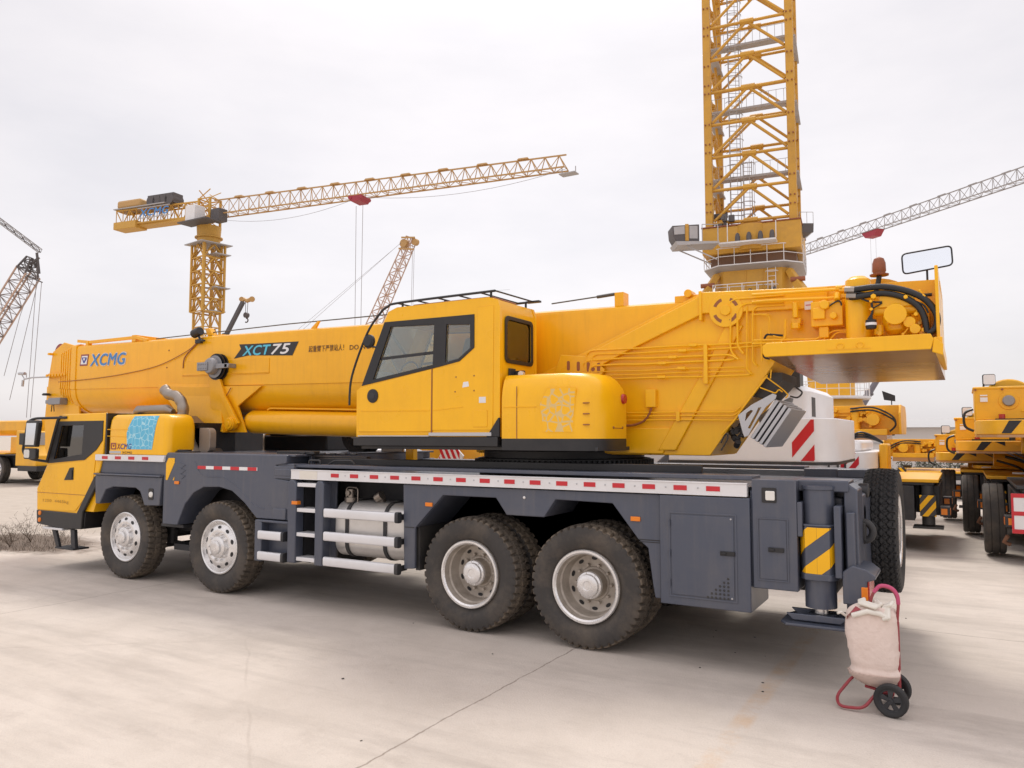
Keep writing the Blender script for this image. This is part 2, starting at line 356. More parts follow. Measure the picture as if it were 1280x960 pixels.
    c=mix(rng(noise(220,2,.5),.62,.78,0,.55),c,(.22,.19,.16))
    L.new(c,b.inputs['Base Color'])
    bp=N.new('ShaderNodeBump'); bp.inputs['Strength'].default_value=.5; bp.inputs['Distance'].default_value=.01; L.new(M('ADD',noise(60,5,.7),M('MULTIPLY',noise(6,4),1.2)),bp.inputs['Height']); L.new(bp.outputs[0],b.inputs['Normal'])
    return m
GR=MB(); GR.add([(-1500,-1500,0),(1500,-1500,0),(1500,1500,0),(-1500,1500,0)],[(0,1,2,3)])
g=GR.build('ground',ground_mat(),smooth=0); g['kind']='structure'
# ------------------------------------------------------------------ tyre + wheels
def tyre_mesh(Rr=.565,W=.30,rim=.325,zig=False,nang=300,seed=1,mt=None):
    prof=[]   # (r, h) across, tread between marks
    hw=W/2
    side=[(rim,-hw*.62),(rim+.02,-hw*.78),(rim+.07,-hw*.97),((rim+Rr)/2,-hw*1.04),(Rr-.05,-hw*1.0),(Rr-.022,-hw*.93)]
    nt_=26
    tread=[(Rr-.004*(abs(-1+2*i/nt_)**2.5)*3, (-1+2*i/nt_)*hw*.88) for i in range(nt_+1)]
    full=[(r,h,0) for r,h in side]+[(r,h,1) for r,h in tread]+[(r,-h,0) for r,h in reversed(side)]
    v=[];f=[]; m=len(full)
    nb=46 if not zig else 50
    for a in range(nang):
        t=2*math.pi*a/nang; ph=(a/nang*nb)%1
        for r,h,tr in full:
            if tr:
                s=h/(hw*.88); z=1-2*abs(ph-.5)*2 ; z=z  # -1..1 triangle
                deep=0
                if zig:
                    for g0 in (-.52,0,.52):
                        if abs(s-g0-.10*z)<.055: deep=.014
                    for g0 in (-.26,.26,-.78,.78):
                        if abs(s-g0+.10*z)<.035: deep=max(deep,.009)
                    if abs(s)>.80 and ph<.22: deep=.014
                    if .3<abs(s)<.78 and abs(((ph+.5)%1)-.5)<.07: deep=max(deep,.008)
                else:
                    for g0 in (-.38,.38):
                        if abs(s-g0-.07*z)<.055: deep=.018
                    if abs(s)>.42 and (ph if s>0 else (ph+.5)%1)<.34: deep=.024
                    if abs(s)<=.32 and abs(ph-.5-.3*s)<.08: deep=max(deep,.010)
                r=r-deep
            elif r>Rr-.03:
                if (ph if h>0 else (ph+.5)%1)<.34: r-=.017
            v.append((r*math.cos(t),h,r*math.sin(t)))
    for a in range(nang):
        b=(a+1)%nang
        for i in range(m-1): f.append((a*m+i,b*m+i,b*m+i+1,a*m+i+1))
    me=bpy.data.meshes.new('tyre'); me.from_pydata(v,[],f); me.materials.append(mt or RUB); me.materials.append(mt or RUBD)
    for p_ in me.polygons:
        if 5<=p_.index%(m-1)<=6+nt_: p_.material_index=1
    bm=bmesh.new(); bm.from_mesh(me); bmesh.ops.recalc_face_normals(bm,faces=bm.faces); bm.to_mesh(me); bm.free()
    me.polygons.foreach_set('use_smooth',[True]*len(me.polygons)); me.set_sharp_from_angle(angle=R(35)); return me
TY=tyre_mesh(); TYZ=tyre_mesh(W=.285,zig=True,nang=400,mt=RUBC)
def simple_tyre():
    b=MB(); W=.15
    b.lathe([(.33,-W*.7),(.40,-W),(.53,-W),(.562,-W*.85),(.565,-.06),(.55,-.058),(.55,-.05),(.565,-.048),(.565,.048),(.55,.05),(.55,.058),(.565,.06),(.562,W*.85),(.53,W),(.40,W),(.33,W*.7)],n=48)
    return b.build('tmp',RUB).data
STY=simple_tyre(); bpy.data.objects.remove(bpy.data.objects['tmp'])
def wheel_meshes():
    # steer wheel: convex disc, outer side = -y
    b=MB(); b.lathe([(.335,.02),(.335,-.125),(.322,-.132),(.308,-.125),(.300,-.10),(.292,-.085),(.255,-.112),(.20,-.128),(.165,-.120),(.150,-.112),(.135,-.112)],n=64)
    b.lathe([(.330,.13),(.330,.02),(.31,.02),(.31,.13)],n=48,cap=False)
    b.mi=1
    for k in range(10):
        a=2*math.pi*(k+.5)/10; c=Vector((.243*math.cos(a),0,.243*math.sin(a))); rd=Vector((math.cos(a),0,math.sin(a))); td=Vector((-math.sin(a),0,math.cos(a)))
        ring=[]
        for q in range(12):
            t=2*math.pi*q/12; p=c+rd*(.019*math.cos(t))+td*(.032*math.sin(t)); rr=math.hypot(p.x,p.z); y=-.112-(.255-rr)/.055*.016 if rr<.255 else -.112+(rr-.255)/.037*.027
            ring.append((p.x,y-.0025,p.z))
        b.add(ring,[tuple(range(12))])
    front=b.build('tmp',[ALU,BLK]).data
    h=MB()
    for k in range(10):
        a=2*math.pi*k/10; h.cyl((.165*math.cos(a),-.11,.165*math.sin(a)),(.165*math.cos(a),-.150,.165*math.sin(a)),.017,.014,6)
    h.lathe([(.135,-.112),(.130,-.150),(.110,-.158),(.085,-.160),(.080,-.185),(.062,-.192),(.03,-.192)],n=32)
    hubf=h.build('tmp2',ALU,smooth=40).data
    # drive wheel: deep dish, outer side=-y
    b=MB(); b.lathe([(.335,.10),(.335,-.135),(.327,-.145),(.312,-.145),(.298,-.132),(.292,-.06),(.280,-.045),(.272,.055),(.262,.075),(.215,.085),(.16,.075),(.15,.065),(.13,.065)],n=64)
    b.mi=1
    for k in range(10):
        a=2*math.pi*(k+.5)/10; c=Vector((.232*math.cos(a),0,.232*math.sin(a))); rd=Vector((math.cos(a),0,math.sin(a))); td=Vector((-math.sin(a),0,math.cos(a)))
        b.add([tuple(c+rd*(.017*math.cos(2*math.pi*q/12))+td*(.030*math.sin(2*math.pi*q/12))+Vector((0,.0775,0))) for q in range(12)],[tuple(range(12))])
    b.mi=2
    b.lathe([(.3365,-.134),(.329,-.1475),(.311,-.1475),(.2965,-.133)],n=64,cap=False)
    rear=b.build('tmp3',[ALUD,BLK,ALU]).data
    h=MB()
    for k in range(10):
        a=2*math.pi*k/10; h.cyl((.178*math.cos(a),.07,.178*math.sin(a)),(.178*math.cos(a),.035,.178*math.sin(a)),.016,.014,6)
    h.mi=1; h.lathe([(.135,.07),(.125,-.02),(.128,-.03)],n=32)
    h.mi=2; h.lathe([(.128,-.03),(.122,-.055),(.105,-.062),(.100,-.085),(.085,-.092),(.045,-.092),(.04,-.086),(.01,-.086)],n=32)
    for k in range(8):
        a=2*math.pi*k/8+.2; h.cyl((.114*math.cos(a),-.055,.114*math.sin(a)),(.114*math.cos(a),-.066,.114*math.sin(a)),.007,.006,6)
    hubr=h.build('tmp4',[ALUD,ALUD,ALU],smooth=40).data
    for n in ('tmp','tmp2','tmp3','tmp4'): bpy.data.objects.remove(bpy.data.objects[n])
    return front,hubf,rear,hubr
WF,HF,WR,HR=wheel_meshes()
def inst(name,me,parent,loc=(0,0,0),rot=(0,0,0),label=None):
    o=bpy.data.objects.new(name,me); COL.objects.link(o); o.parent=parent; o.rotation_euler=rot
    o.location=Vector(loc)-(ROOT[parent.name] if parent.type=='EMPTY' else Vector((0,0,0)))
    if label: o['label']=label
    return o
def wheel(parent,x,y,kind='front',side=1,z=.565,tm=None,spin=0):
    """y = centre of the (outer) tyre; side=1 means outer face looks to -y"""
    rot=(0,0,0) if side==1 else (0,0,math.pi)
    w_=inst('wheel',WF if kind=='front' else WR,parent,(x,y,z),rot); 
    for k in range(2 if kind=='rear' else 1): inst('tyre',tm or TY,w_,(0,k*.35,0),(0,spin+k*.4,0))
    inst('hub',HF if kind=='front' else HR,w_)
    return w_
# ================================================================== MAIN TRUCK CRANE
T=thing('truck_crane',(-6,1.4,0),'large yellow telescopic truck crane on dark grey eight wheel carrier filling the foreground','truck crane')
W_=2.8
# ---- chassis
b=MB(); b.box(-11.3,-.95,.62,2.18,.62,1.50)
b.box(-9.0,-6.7,.45,2.35,1.50,1.60); b.cyl((-3.9,1.4,1.45),(-3.9,1.4,1.6),.95,n=48)
b.build('chassis_frame',GREY2,T,.01)
b=MB(); b.box(-6.72,-1.50,.05,.34,1.575,1.612); b.box(-6.72,-1.50,2.46,2.75,1.575,1.612); b.box(-6.72,-.9,.34,2.46,1.46,1.504); b.box(-9.0,-6.70,.04,2.76,1.70,1.725); b.box(-6.74,-6.70,.3,2.5,1.5,1.72)
b.build('deck',GREY,T,.006)
b=MB(); b.box(-6.60,-2.0,.30,.36,1.61,1.68); b.box(-7.2,-6.6,.22,.34,1.72,1.76); b.box(-6.9,-5.9,.36,.44,1.62,1.70)
for k in range(6): b.box(-6.8+k*.16,-6.72+k*.16,.20,.23,1.725,1.745)
b.build('deck_rail',BLK,T,.006)
def handle(parent,x,z,y=-.05,mt=BLK):
    b=MB(); b.box(x-.07,x+.05,y-.012,y,z-.018,z+.018); b.box(x-.06,x-.02,y-.022,y-.012,z-.008,z+.008); return b.build('handle',mt,parent,.003)
# rear wheel arch panel
def side_pair(fn):
    fn(False); fn(True)
def mir(b,far):
    if far: b.v=[(x,W_-y,z) for x,y,z in b.v]
    return b
arch=[(-5.08,1.435),(-5.06,.56),(-4.92,.575),(-4.92,.99),(-4.57,1.34),(-3.94,1.34),(-3.82,1.18),(-3.41,1.18),(-3.29,1.35),(-2.72,1.34),(-2.48,1.04),(-2.39,.97),(-2.35,.67),(-2.33,.55),(-2.275,.55),(-2.275,1.435)]
for far in (False,True):
    b=MB(); b.prism(arch,0,.035); 
    b.prism([(-4.92,.99),(-4.57,1.34),(-3.94,1.34),(-3.82,1.18),(-3.41,1.18),(-3.29,1.35),(-2.72,1.34),(-2.48,1.04),(-2.48,1.07),(-2.70,1.37),(-3.31,1.38),(-3.43,1.21),(-3.80,1.21),(-3.92,1.37),(-4.58,1.37),(-4.92,1.03)],.035,.62)
    fe=mir(b,far).build('rear_fender',GREY,T,.008)
    b=MB(); b.box(-5.055,-4.93,-.004,0,.99,.998); b.box(-2.47,-2.28,-.004,0,1.035,1.043); b.box(-2.47,-2.28,-.004,0,1.018,1.024); mir(b,far).build('panel_seam',BLK,fe)
    b=MB(); b.lathe([(.014,0),(.014,-.008),(.006,-.012)],(-3.62,0,1.355),n=10); mir(b,far).build('bolt',ALU,fe)
# wheel well back plates / frame members
b=MB(); b.box(-5.0,-2.3,.62,.66,.5,1.5); b.box(-4.95,-4.90,.06,.6,.55,1.0)
b.build('wheel_well',GREY2,T)
# axles + suspension
for x in (-9.93,-8.02,-4.29,-3.02):
    b=MB(); b.cyl((x,.35,.565),(x,2.45,.565),.085,n=12); b.lathe([(.10,-.25),(.26,-.1),(.26,.1),(.10,.25)],(x,1.4,.565),n=20); b.build('axle',GREY2,T)
b=MB()
for x in (-9.93,-8.02):
    for y in (.55,2.25):
        b.cyl((x+.35,y,.45),(x+.35,y,.95),.07,n=12); b.bar((x,y,.5),(x+1.1,y,.42),.035); b.bar((x,y,.62),(x-.6,y,.50),.03)
    b.bar((x+.15,.4,.40),(x+.15,2.4,.40),.03,8)
b.box(-9.2,-8.7,.3,.45,.42,.50); b.box(-9.2,-8.75,.1,.35,.75,.79)
b.build('suspension',GREY2,T,.004)
# wheels
for x,k in ((-9.93,'front'),(-8.02,'front')):
    wheel(T,x,.195,k,1,spin=x); wheel(T,x,W_-.195,k,-1,spin=x*2)
for x in (-4.29,-3.02):
    wheel(T,x,.195,'rear',1,spin=x); wheel(T,x,W_-.195,'rear',-1,spin=x*2)
# ---- white side rail with red reflectors
for far in (False,True):
    b=MB(); b.box(-6.69,-1.53,-.03,.03,1.445,1.555); b.box(-6.69,-1.53,-.036,-.03,1.545,1.555); b.box(-6.69,-1.53,-.036,-.03,1.445,1.452)
    rl=mir(b,far).build('side_rail',WHT2,T,.003)
    b=MB(); k=0; x=-6.07
    while x<-1.7:
        b.nxt(); b.box(x,x+.115,-.034,-.0302,1.482,1.523); x+=.2805
    mir(b,far).build('reflector',RED,rl)
    b=MB(); x=-5.86
    while x<-1.7: b.nxt(); b.lathe([(.008,-.030),(.008,-.034),(.003,-.036)],(x,0,1.505),n=8); x+=.2805
    mir(b,far).build('rivet',GALV,rl)
    b=MB(); b.box(-6.55,-6.28,-.034,-.0302,1.447,1.543); mir(b,far).build('clip_plate',CREAM,rl)
# ---- cabinets
for far in (False,True):
    b=MB(); b.box(-2.27,-1.51,-.035,.60,.52,1.435); 
    c=mir(b,far).build('tool_cabinet',GREY,T,.008)
    b=MB(); b.prism([(-2.19,.585),(-1.615,.585),(-1.615,1.30),(-2.19,1.30)],-.041,-.035,holes=[[(-2.175,.60),(-1.63,.60),(-1.63,1.285),(-2.175,1.285)]])
    b.prism([(-2.165,.61),(-1.64,.61),(-1.64,1.275),(-2.165,1.275)],-.043,-.035); d=mir(b,far).build('door',GREY,c,.003)
    if not far:
        handle(d,-1.68,.98,-.043)
        b=MB()
        for i in range(6):
            for j in range(i+1): b.lathe([(.011,-.043),(.008,-.047)],(-1.86+i*.034+ (0),0,.615+j*.032+ (5-i)*.0),n=6)
        b.build('vent_dimple',GREY2,d,smooth=0)
        b=MB()
        for z in (.70,.95,1.20): b.nxt(); b.cyl((-2.182,-.046,z-.03),(-2.182,-.046,z+.03),.008,n=8)
        b.build('door_hinge',GREY,d)
        b=MB()
        for z in (.62,1.26): b.nxt(); b.lathe([(.008,-.043),(.007,-.048)],(-1.66,0,z),n=8)
        b.build('screw',GALV,d)
        b=MB(); put_text(b,'||||||',.035,.2,(-2.12,-.044,1.03),bold=.02); 
    b=MB(); b.box(-1.495,-1.15,-.015,.42,.72,1.59); b.box(-1.51,-1.495,.0,.6,.72,1.50)
    c=mir(b,far).build('rear_locker',GREY,T,.012)
    b=MB(); b.prism([(-1.455,.785),(-1.215,.785),(-1.215,1.285),(-1.455,1.285)],-.022,-.015,holes=[[(-1.445,.795),(-1.225,.795),(-1.225,1.275),(-1.445,1.275)]]); b.prism([(-1.438,.802),(-1.232,.802),(-1.232,1.268),(-1.438,1.268)],-.020,-.015)
    d=mir(b,far).build('door',GREY,c,.002)
    if not far: handle(d,-1.30,1.035,-.022)
    b=MB(); b.prism(rrect(-1.415,-1.30,1.405,1.525,.01),-.021,-.015); l=mir(b,far).build('side_lamp',BLK,c)
    b=MB(); b.prism(rrect(-1.385,-1.312,1.425,1.50,.01),-.027,-.021); mir(b,far).build('lens',LENS,l,.003)
# orange markers
for x,z in ((-4.74,1.24),(-2.50,1.215),(-6.60,1.18),(-8.76,1.34),(-10.47,1.28)):
    b=MB(); b.box(x-.045,x+.045,-.06 if x==-6.60 else -.014,0,z-.02,z+.02); b.build('marker_lamp',ORG,T,.005)
# ---- fuel tank and guard bars
b=MB()
sec=rrect(.08,.66,.60,1.21,.17,6)
b.loft([[( -6.15+.03,.37+(y-.37)*.9,.905+(z-.905)*.9) for y,z in sec]]+[[(-6.15+.06,y,z) for y,z in sec],[(-5.13,y,z) for y,z in sec]]+[[(-5.10,.37+(y-.37)*.9,.905+(z-.905)*.9) for y,z in sec]])
tk=b.build('fuel_tank',TANK,T,0,smooth=25)
sec2=rrect(.068,.672,.588,1.222,.175,6)
for x in (-5.92,-5.38):
    b=MB(); b.loft([[(x-.022,y,z) for y,z in sec2],[(x+.022,y,z) for y,z in sec2]]); b.build('strap',GREY2,tk)
b=MB(); b.cyl((-5.62,.30,1.20),(-5.62,.30,1.26),.05,n=16); b.cyl((-5.62,.22,1.25),(-5.55,.22,1.29),.05,n=16); b.build('filler_cap',STEEL,tk)
b=MB(); b.cyl((-5.98,.2,1.20),(-5.98,.2,1.25),.07,n=14); b.cyl((-5.98,.2,1.25),(-5.98,.2,1.34),.04,n=12); b.tube(fillet([(-6.05,.2,1.2),(-6.05,.2,1.36),(-5.88,.2,1.36),(-5.88,.2,1.2)],.04),.008,6); b.cyl((-5.98,.14,1.30),(-5.98,.26,1.30),.03,n=12); b.build('valve',STEEL,tk)
for z in (1.09,.835,.56):
    b=MB(); b.prism(rrect(-.075,-.015,z-.05,z+.05,.02,3),-6.13,-5.13,'x'); gb=b.build('guard_bar',SIL,T,smooth=30)
    b=MB(); b.prism(rrect(-.082,-.008,z-.057,z+.057,.022,3),-5.13,-5.085,'x'); b.box(-5.115,-5.095,-.01,.1,z-.03,z+.03); b.box(-6.16,-6.13,-.06,.1,z-.03,z+.03); b.build('end_cap',GREY2,gb,.004)
# back wall behind tank
b=MB(); b.box(-6.2,-5.05,.60,.62,.55,1.5); b.box(-6.7,-6.6,.1,.6,.5,1.5); b.build('back_wall',GREY2,T)
# ---- access ladder
b=MB(); b.prism([(-6.715,.50),(-6.585,.50),(-6.585,1.40),(-6.62,1.435),(-6.69,1.435),(-6.715,1.40)],-.05,.08); b.prism([(-6.29,.50),(-6.165,.50),(-6.165,1.40),(-6.19,1.435),(-6.26,1.435),(-6.29,1.38)],-.05,.08)
b.box(-6.585,-6.29,.30,.33,.50,1.43)
ld=b.build('ladder',GREY,T,.012)
for z in (1.385,1.10,.825,.55):
    b=MB(); b.box(-6.583,-6.292,-.035,.14,z-.022,z+.022); b.build('step',SIL,ld,.005)
b=MB()
b.tube(fillet([(-6.56,.12,1.58),(-6.56,.12,1.66),(-6.38,.12,1.66),(-6.38,.12,1.58)],.03),.010,8); b.tube(fillet([(-6.36,.16,1.58),(-6.2,.16,1.66),(-5.95,.18,1.66),(-5.90,.18,1.6)],.04),.010,8)
b.build('grab_handle',GREY2,T)
# ---- box steps behind second wheel
b=MB(); b.prism([(-7.285,.47),(-7.17,.47),(-7.17,.93),(-7.285,.95)],-.02,.45); b.box(-7.20,-6.75,.10,.45,.50,.95); b.box(-7.28,-6.74,-.02,.45,.925,.955); b.build('step_box',GREY,T,.01)
for z in (.785,.545):
    b=MB(); b.prism(rrect(-.075,-.02,z-.05,z+.05,.02,3),-7.17,-6.79,'x'); gb=b.build('step_bar',SIL,T,smooth=30)
    b=MB(); b.prism(rrect(-.08,.06,z-.055,z+.055,.022,3),-6.79,-6.75,'x'); b.build('end_cap',GREY2,gb,.004)
# ---- front fenders
f2=[(-9.04,1.66),(-9.04,.80),(-8.74,.80),(-8.60,1.07),(-8.44,1.22),(-8.25,1.30),(-7.95,1.31),(-7.72,1.27),(-7.50,1.14),(-7.28,.965),(-6.76,.965),(-6.74,1.42),(-6.97,1.44),(-6.97,1.60),(-6.80,1.62),(-6.80,1.715),(-8.97,1.725)]
for far in (False,True):
    b=MB(); b.prism(f2,0,.40)
    fe=mir(b,far).build('front_fender',GREY,T,.010)
    b=MB(); b.box(-8.36,-7.28,-.005,0,1.525,1.565)
    rs=mir(b,far).build('reflector_strip',WHT,fe)
    b=MB(); 
    for x in (-8.36,-8.055,-7.75,-7.445): b.nxt(); b.box(x,x+.155,-.0075,-.005,1.525,1.565)
    mir(b,far).build('red_reflector',RED,rs)
    b=MB(); b.tube(fillet([(-8.42,0,1.62),(-8.33,0,1.46),(-8.15,0,1.43),(-7.9,0,1.44),(-7.62,0,1.33),(-7.35,0,1.12),(-7.15,0,1.08)],.08),.006,6)
    for k in range(3): b.tube([(-8.72,0,1.60-.07*k),(-8.60,0,1.57-.07*k),(-8.68,0,1.53-.07*k)],.006,6)
    b.tube([(-7.1,0,1.14),(-7.05,0,1.13),(-7.02,0,1.09)],.005,6)
    mir(b,far).build('pressed_line',GREY,fe)
    b=MB(); stripes(b,-8.99,-8.82,1.37,1.655,.16,.11,.6,-.004,0,off=.02); mir(b,far).build('hazard_stripe',YEL,fe)
    # front-most mudguard with lamp
    b=MB(); b.prism([(-10.53,1.40),(-10.50,1.0),(-10.40,1.0),(-10.27,1.20),(-10.10,1.245),(-9.60,1.245),(-9.50,1.20),(-9.40,1.02),(-9.09,1.03),(-9.055,1.40)],-.02,.45)
    b.prism([(-10.53,1.40),(-9.055,1.40),(-9.055,1.425),(-10.53,1.425)],-.05,.45)
    b.prism([(-10.515,1.42),(-9.05,1.42),(-9.03,1.60),(-10.515,1.60)],.02,.60)
    mg=mir(b,far).build('mudguard',GREY,T,.012)
    b=MB(); b.prism([(-10.53,1.598),(-9.02,1.598),(-9.0,1.685),(-10.53,1.685)],-.03,.60); mr_=mir(b,far).build('mudguard_rim',WHT2,T,.008)
    b=MB()
    for x in (-10.36,-10.06,-9.76,-9.46): b.nxt(); b.box(x,x+.13,-.034,-.0302,1.622,1.662)
    mir(b,far).build('red_reflector',RED,mr_)
    b=MB(); b.prism(rrect(-9.31,-9.21,1.10,1.25,.02),-.026,-.02); l=mir(b,far).build('side_lamp',BLK,mg)
    b=MB(); b.lathe([(.04,-.026),(.035,-.036),(.01,-.04)],(-9.255,0,1.17),n=16); mir(b,far).build('lens',LENS,l)
# outrigger beam mid
b=MB(); b.box(-7.0,-6.70,.02,2.78,1.42,1.62); b.box(-7.0,-6.68,-.004,.1,1.44,1.59); b.box(-6.98,-6.72,-.01,2.81,1.47,1.56); b.box(-6.99,-6.78,-.02,.3,.97,1.10); b.build('outrigger_beam',GREY,T,.012)
# ---- carrier cab
CX=YEL
def grow(l,k):
    cx=sum(p[0] for p in l)/len(l); cz=sum(p[1] for p in l)/len(l); return [(cx+(a-cx)*k,cz+(c-cz)*k) for a,c in l]
cabside=[(-12.0,.83),(-12.02,1.16),(-11.76,1.545),(-11.50,2.17),(-11.44,2.235),(-11.30,2.26),(-10.36,2.265),(-10.34,2.20),(-10.40,1.66),(-10.52,1.26),(-10.80,.96),(-10.92,.83)]
winO=[(-11.74,1.535),(-11.50,2.155),(-10.40,2.155),(-10.405,1.88),(-10.54,1.75),(-10.82,1.60)]
winI=[(-11.60,1.60),(-11.43,2.09),(-10.86,2.10),(-10.89,1.68)]
cab=None
b=MB(); b.prism(cabside,0,.05,holes=[grow(winI,1.09)]); b.prism(cabside,2.75,2.8,holes=[grow(winI,1.09)])
b.prism([(-12.0,.83),(-12.02,1.16),(-11.78,1.50),(-11.72,1.50),(-11.95,1.16),(-11.95,.83)],.05,2.75)
b.box(-11.52,-10.36,.05,2.75,2.19,2.262); b.box(-11.9,-10.5,.05,2.75,1.0,1.05); b.prism([(-10.40,2.2),(-10.45,1.5),(-10.40,1.5),(-10.34,2.2)],.05,2.75)
cab=b.build('driver_cab',YEL,T,.012,seg=3)
b=MB(); b.prism([(-11.76,1.545),(-11.50,2.17),(-11.44,2.235),(-11.47,2.24),(-11.55,2.18),(-11.80,1.56)],-.02,.12); b.nxt(); b.prism([(-11.76,1.545),(-11.50,2.17),(-11.47,2.17),(-11.73,1.545)],2.68,2.82)
b.build('windscreen_pillar',BLK,cab,.006)
b=MB(); b.add([(-11.755,.08,1.55),(-11.755,2.72,1.55),(-11.50,2.72,2.17),(-11.50,.08,2.17)],[(0,1,2,3)]); b.build('windscreen',GLSD,cab,smooth=0)
for y0,y1,yg in ((-.010,.018,.02),(2.782,2.81,2.775)):
    b=MB(); b.prism(winO,y0,y1,holes=[winI]); wf=b.build('window_frame',BLK,cab,.003)
    b=MB(); b.prism(winI,yg,yg+.006); b.build('window',GLSD,wf,smooth=0)
b=MB(); b.prism([(-11.985,.85),(-11.30,.85),(-11.0,.87),(-10.83,1.02),(-10.60,1.27),(-10.55,1.66),(-10.83,1.585),(-11.745,1.52),(-12.005,1.16)],-.008,0); dr=b.build('door',YEL,cab,.004)
b=MB(); b.box(-12.01,-11.02+.25,-.0105,-.008,1.098,1.105); b.build('door_seam',BROWN,dr)
b=MB(); b.prism([(-11.30,1.30),(-11.17,1.48),(-11.07,1.49),(-11.07,1.31)],-.016,-.008); b.prism([(-11.22,1.32),(-11.12,1.45),(-11.09,1.45),(-11.09,1.32)],-.026,-.016); b.build('door_handle',BLK,dr,.004)
b=MB(); put_text(b,'1250  4465kg',.66,.055,(-11.83,-.0105,.955),bold=.01); b.build('weight_lettering',mat('faded_letter',(.50,.26,.03),.5),dr,smooth=0)
b=MB(); b.prism([(-11.985,.84),(-10.95,.84),(-10.55,1.38),(-10.50,1.24),(-10.80,.86),(-10.82,.62),(-11.35,.60),(-11.96,.64)],-.02,.02)
b.prism([(-12.0,.84),(-12.02,.72),(-11.96,.64),(-11.35,.60),(-10.82,.62),(-10.80,.86)],.02,2.78)
bu=b.build('bumper',BLK,T,.012)
b=MB(); b.prism([(-10.93,.87),(-10.62,.87),(-10.46,1.20),(-10.54,1.34)],.03,.3); b.build('step_recess',YEL,cab,.005)
for z in (.80,.70):
    b=MB(); b.lathe([(.035,-.02),(.03,-.032),(.01,-.036)],(-11.88,0,z),n=16); b.build('turn_lamp',ORG,bu)
b=MB(); b.box(-11.78,-11.28,-.03,.2,.575,.605); b.build('step',SIL,bu,.005)
b=MB(); b.prism([(-11.60,.58),(-11.50,.58),(-11.38,.33),(-11.46,.33)],.0,.04); b.prism([(-11.12,.6),(-11.02,.6),(-10.98,.33),(-11.08,.33)],.0,.05); b.box(-11.46,-11.0,-.02,.22,.31,.335); b.build('foot_step',GREY2,bu,.006)
# mirrors
b=MB(); b.tube(fillet([(-11.30,.0,2.21),(-11.85,-.16,2.20),(-12.0,-.18,2.16),(-12.12,-.18,1.70),(-12.0,-.14,1.60),(-11.76,.0,1.56)],.08),.020,8)
mA=b.build('mirror_arm',BLK,cab)
b=MB(); b.prism([(-11.97,1.78),(-11.95,2.14),(-11.93,2.17),(-11.64,2.17),(-11.62,2.13),(-11.68,1.78)],-.24,-.17); b.prism(rrect(-12.02,-11.70,1.60,1.76,.03),-.22,-.16); mh=b.build('mirror_housing',BLK,mA,.012)
b=MB(); b.prism([(-11.94,1.81),(-11.92,2.13),(-11.66,2.13),(-11.705,1.81)],-.244,-.2405); b.prism(rrect(-12.0,-11.85,1.62,1.74,.03),-.224,-.2205); b.build('mirror_glass',MIR,mh,smooth=0)
# interior
b=MB(); b.box(-10.95,-10.6,.5,1.0,1.05,1.45); b.prism([(-10.72,1.4),(-10.55,1.4),(-10.50,2.0),(-10.60,2.0)],.5,1.0); b.box(-10.95,-10.6,1.8,2.3,1.05,1.45); b.prism([(-10.72,1.4),(-10.55,1.4),(-10.50,2.0),(-10.60,2.0)],1.8,2.3); b.build('seat',SEAT,cab,.03)
b=MB(); b.prism([(-11.9,1.05),(-11.72,1.5),(-11.45,1.5),(-11.4,1.3),(-11.5,1.05)],.1,2.7); b.build('dashboard',INT,cab,.02)
b=MB(); b.tube([(-11.35+.07*math.cos(R(a)),.75+.2*math.sin(R(a)),1.5+.17*math.cos(R(a))) for a in range(0,360,20)],.014,6,closed=True); b.cyl((-11.5,.75,1.35),(-11.35,.75,1.5),.02); b.build('steering_wheel',BLK,cab)
# ---- engine hood behind cab
def rring(z,in_,x0=-10.31,x1=-8.98,y0=0,y1=.46,r=.10): return [(x,y,z) for x,y in rrect(x0+in_*.3,x1-in_,y0+in_*.4,y1,r,4)]
b=MB(); b.loft([rring(1.69,0),rring(2.05,0),rring(2.16,.03),rring(2.21,.08),rring(2.235,.17)])
hd=b.build('engine_hood',YEL,T,0,smooth=40)
b=MB(); b.box(-10.345,-10.31,-.002,2.78,1.68,2.26); b.box(-10.3,-9.0,.5,1.1,1.62,2.12); b.build('seal_strip',BLK,hd)
b=MB(); b.tube([(-10.30,-.001,2.03),(-9.82,-.001,2.03)],.006,6); b.tube([(-10.30,-.001,1.94),(-9.86,-.001,1.93)],.005,6); b.build('pressed_line',YEL,hd)
def hoodpt(x,z):
    if z<=2.05: y=0
    elif z<=2.16: y=.012*(z-2.05)/.11
    elif z<=2.21: y=.012+.02*(z-2.16)/.05
    else: y=.032+.036*(z-2.21)/.025
    return (x,y-.003,z)
b=MB(); rows=[1.76,1.98,2.05,2.16,2.21]
for i in range(len(rows)-1):
    def xl(z): return -9.86+ (.13*(z-2.0)/.22 if z>2.0 else -.0+ .02*(2.0-z)/.24)
    def xr(z): return -9.30+.10*(z-1.76)/.46
    a,c=rows[i],rows[i+1]; b.add([hoodpt(xl(a),a),hoodpt(xr(a),a),hoodpt(xr(c),c),hoodpt(xl(c),c)],[(0,1,2,3)])
b.build('cell_decal',CELLB,hd,smooth=0)
b=MB(); b.prism(rrect(-10.21,-10.09,1.755,1.845,.008),-.004,-.001,holes=[rrect(-10.19,-10.11,1.77,1.83,.006)]); b.prism([(-10.175,1.82),(-10.125,1.82),(-10.15,1.785)],-.004,-.001); b.build('emblem',MAR,hd,smooth=0)
b=MB(); put_text(b,'X',.075,.075,(-10.07,-.003,1.76),bold=.03,shear=.2); lm=b.build('logo_lettering',MAR,hd,smooth=0)
b=MB(); put_text(b,'CMG',.25,.075,(-9.99,-.003,1.76),bold=.03,shear=.2); b.build('logo_lettering',NBLU,hd,smooth=0)
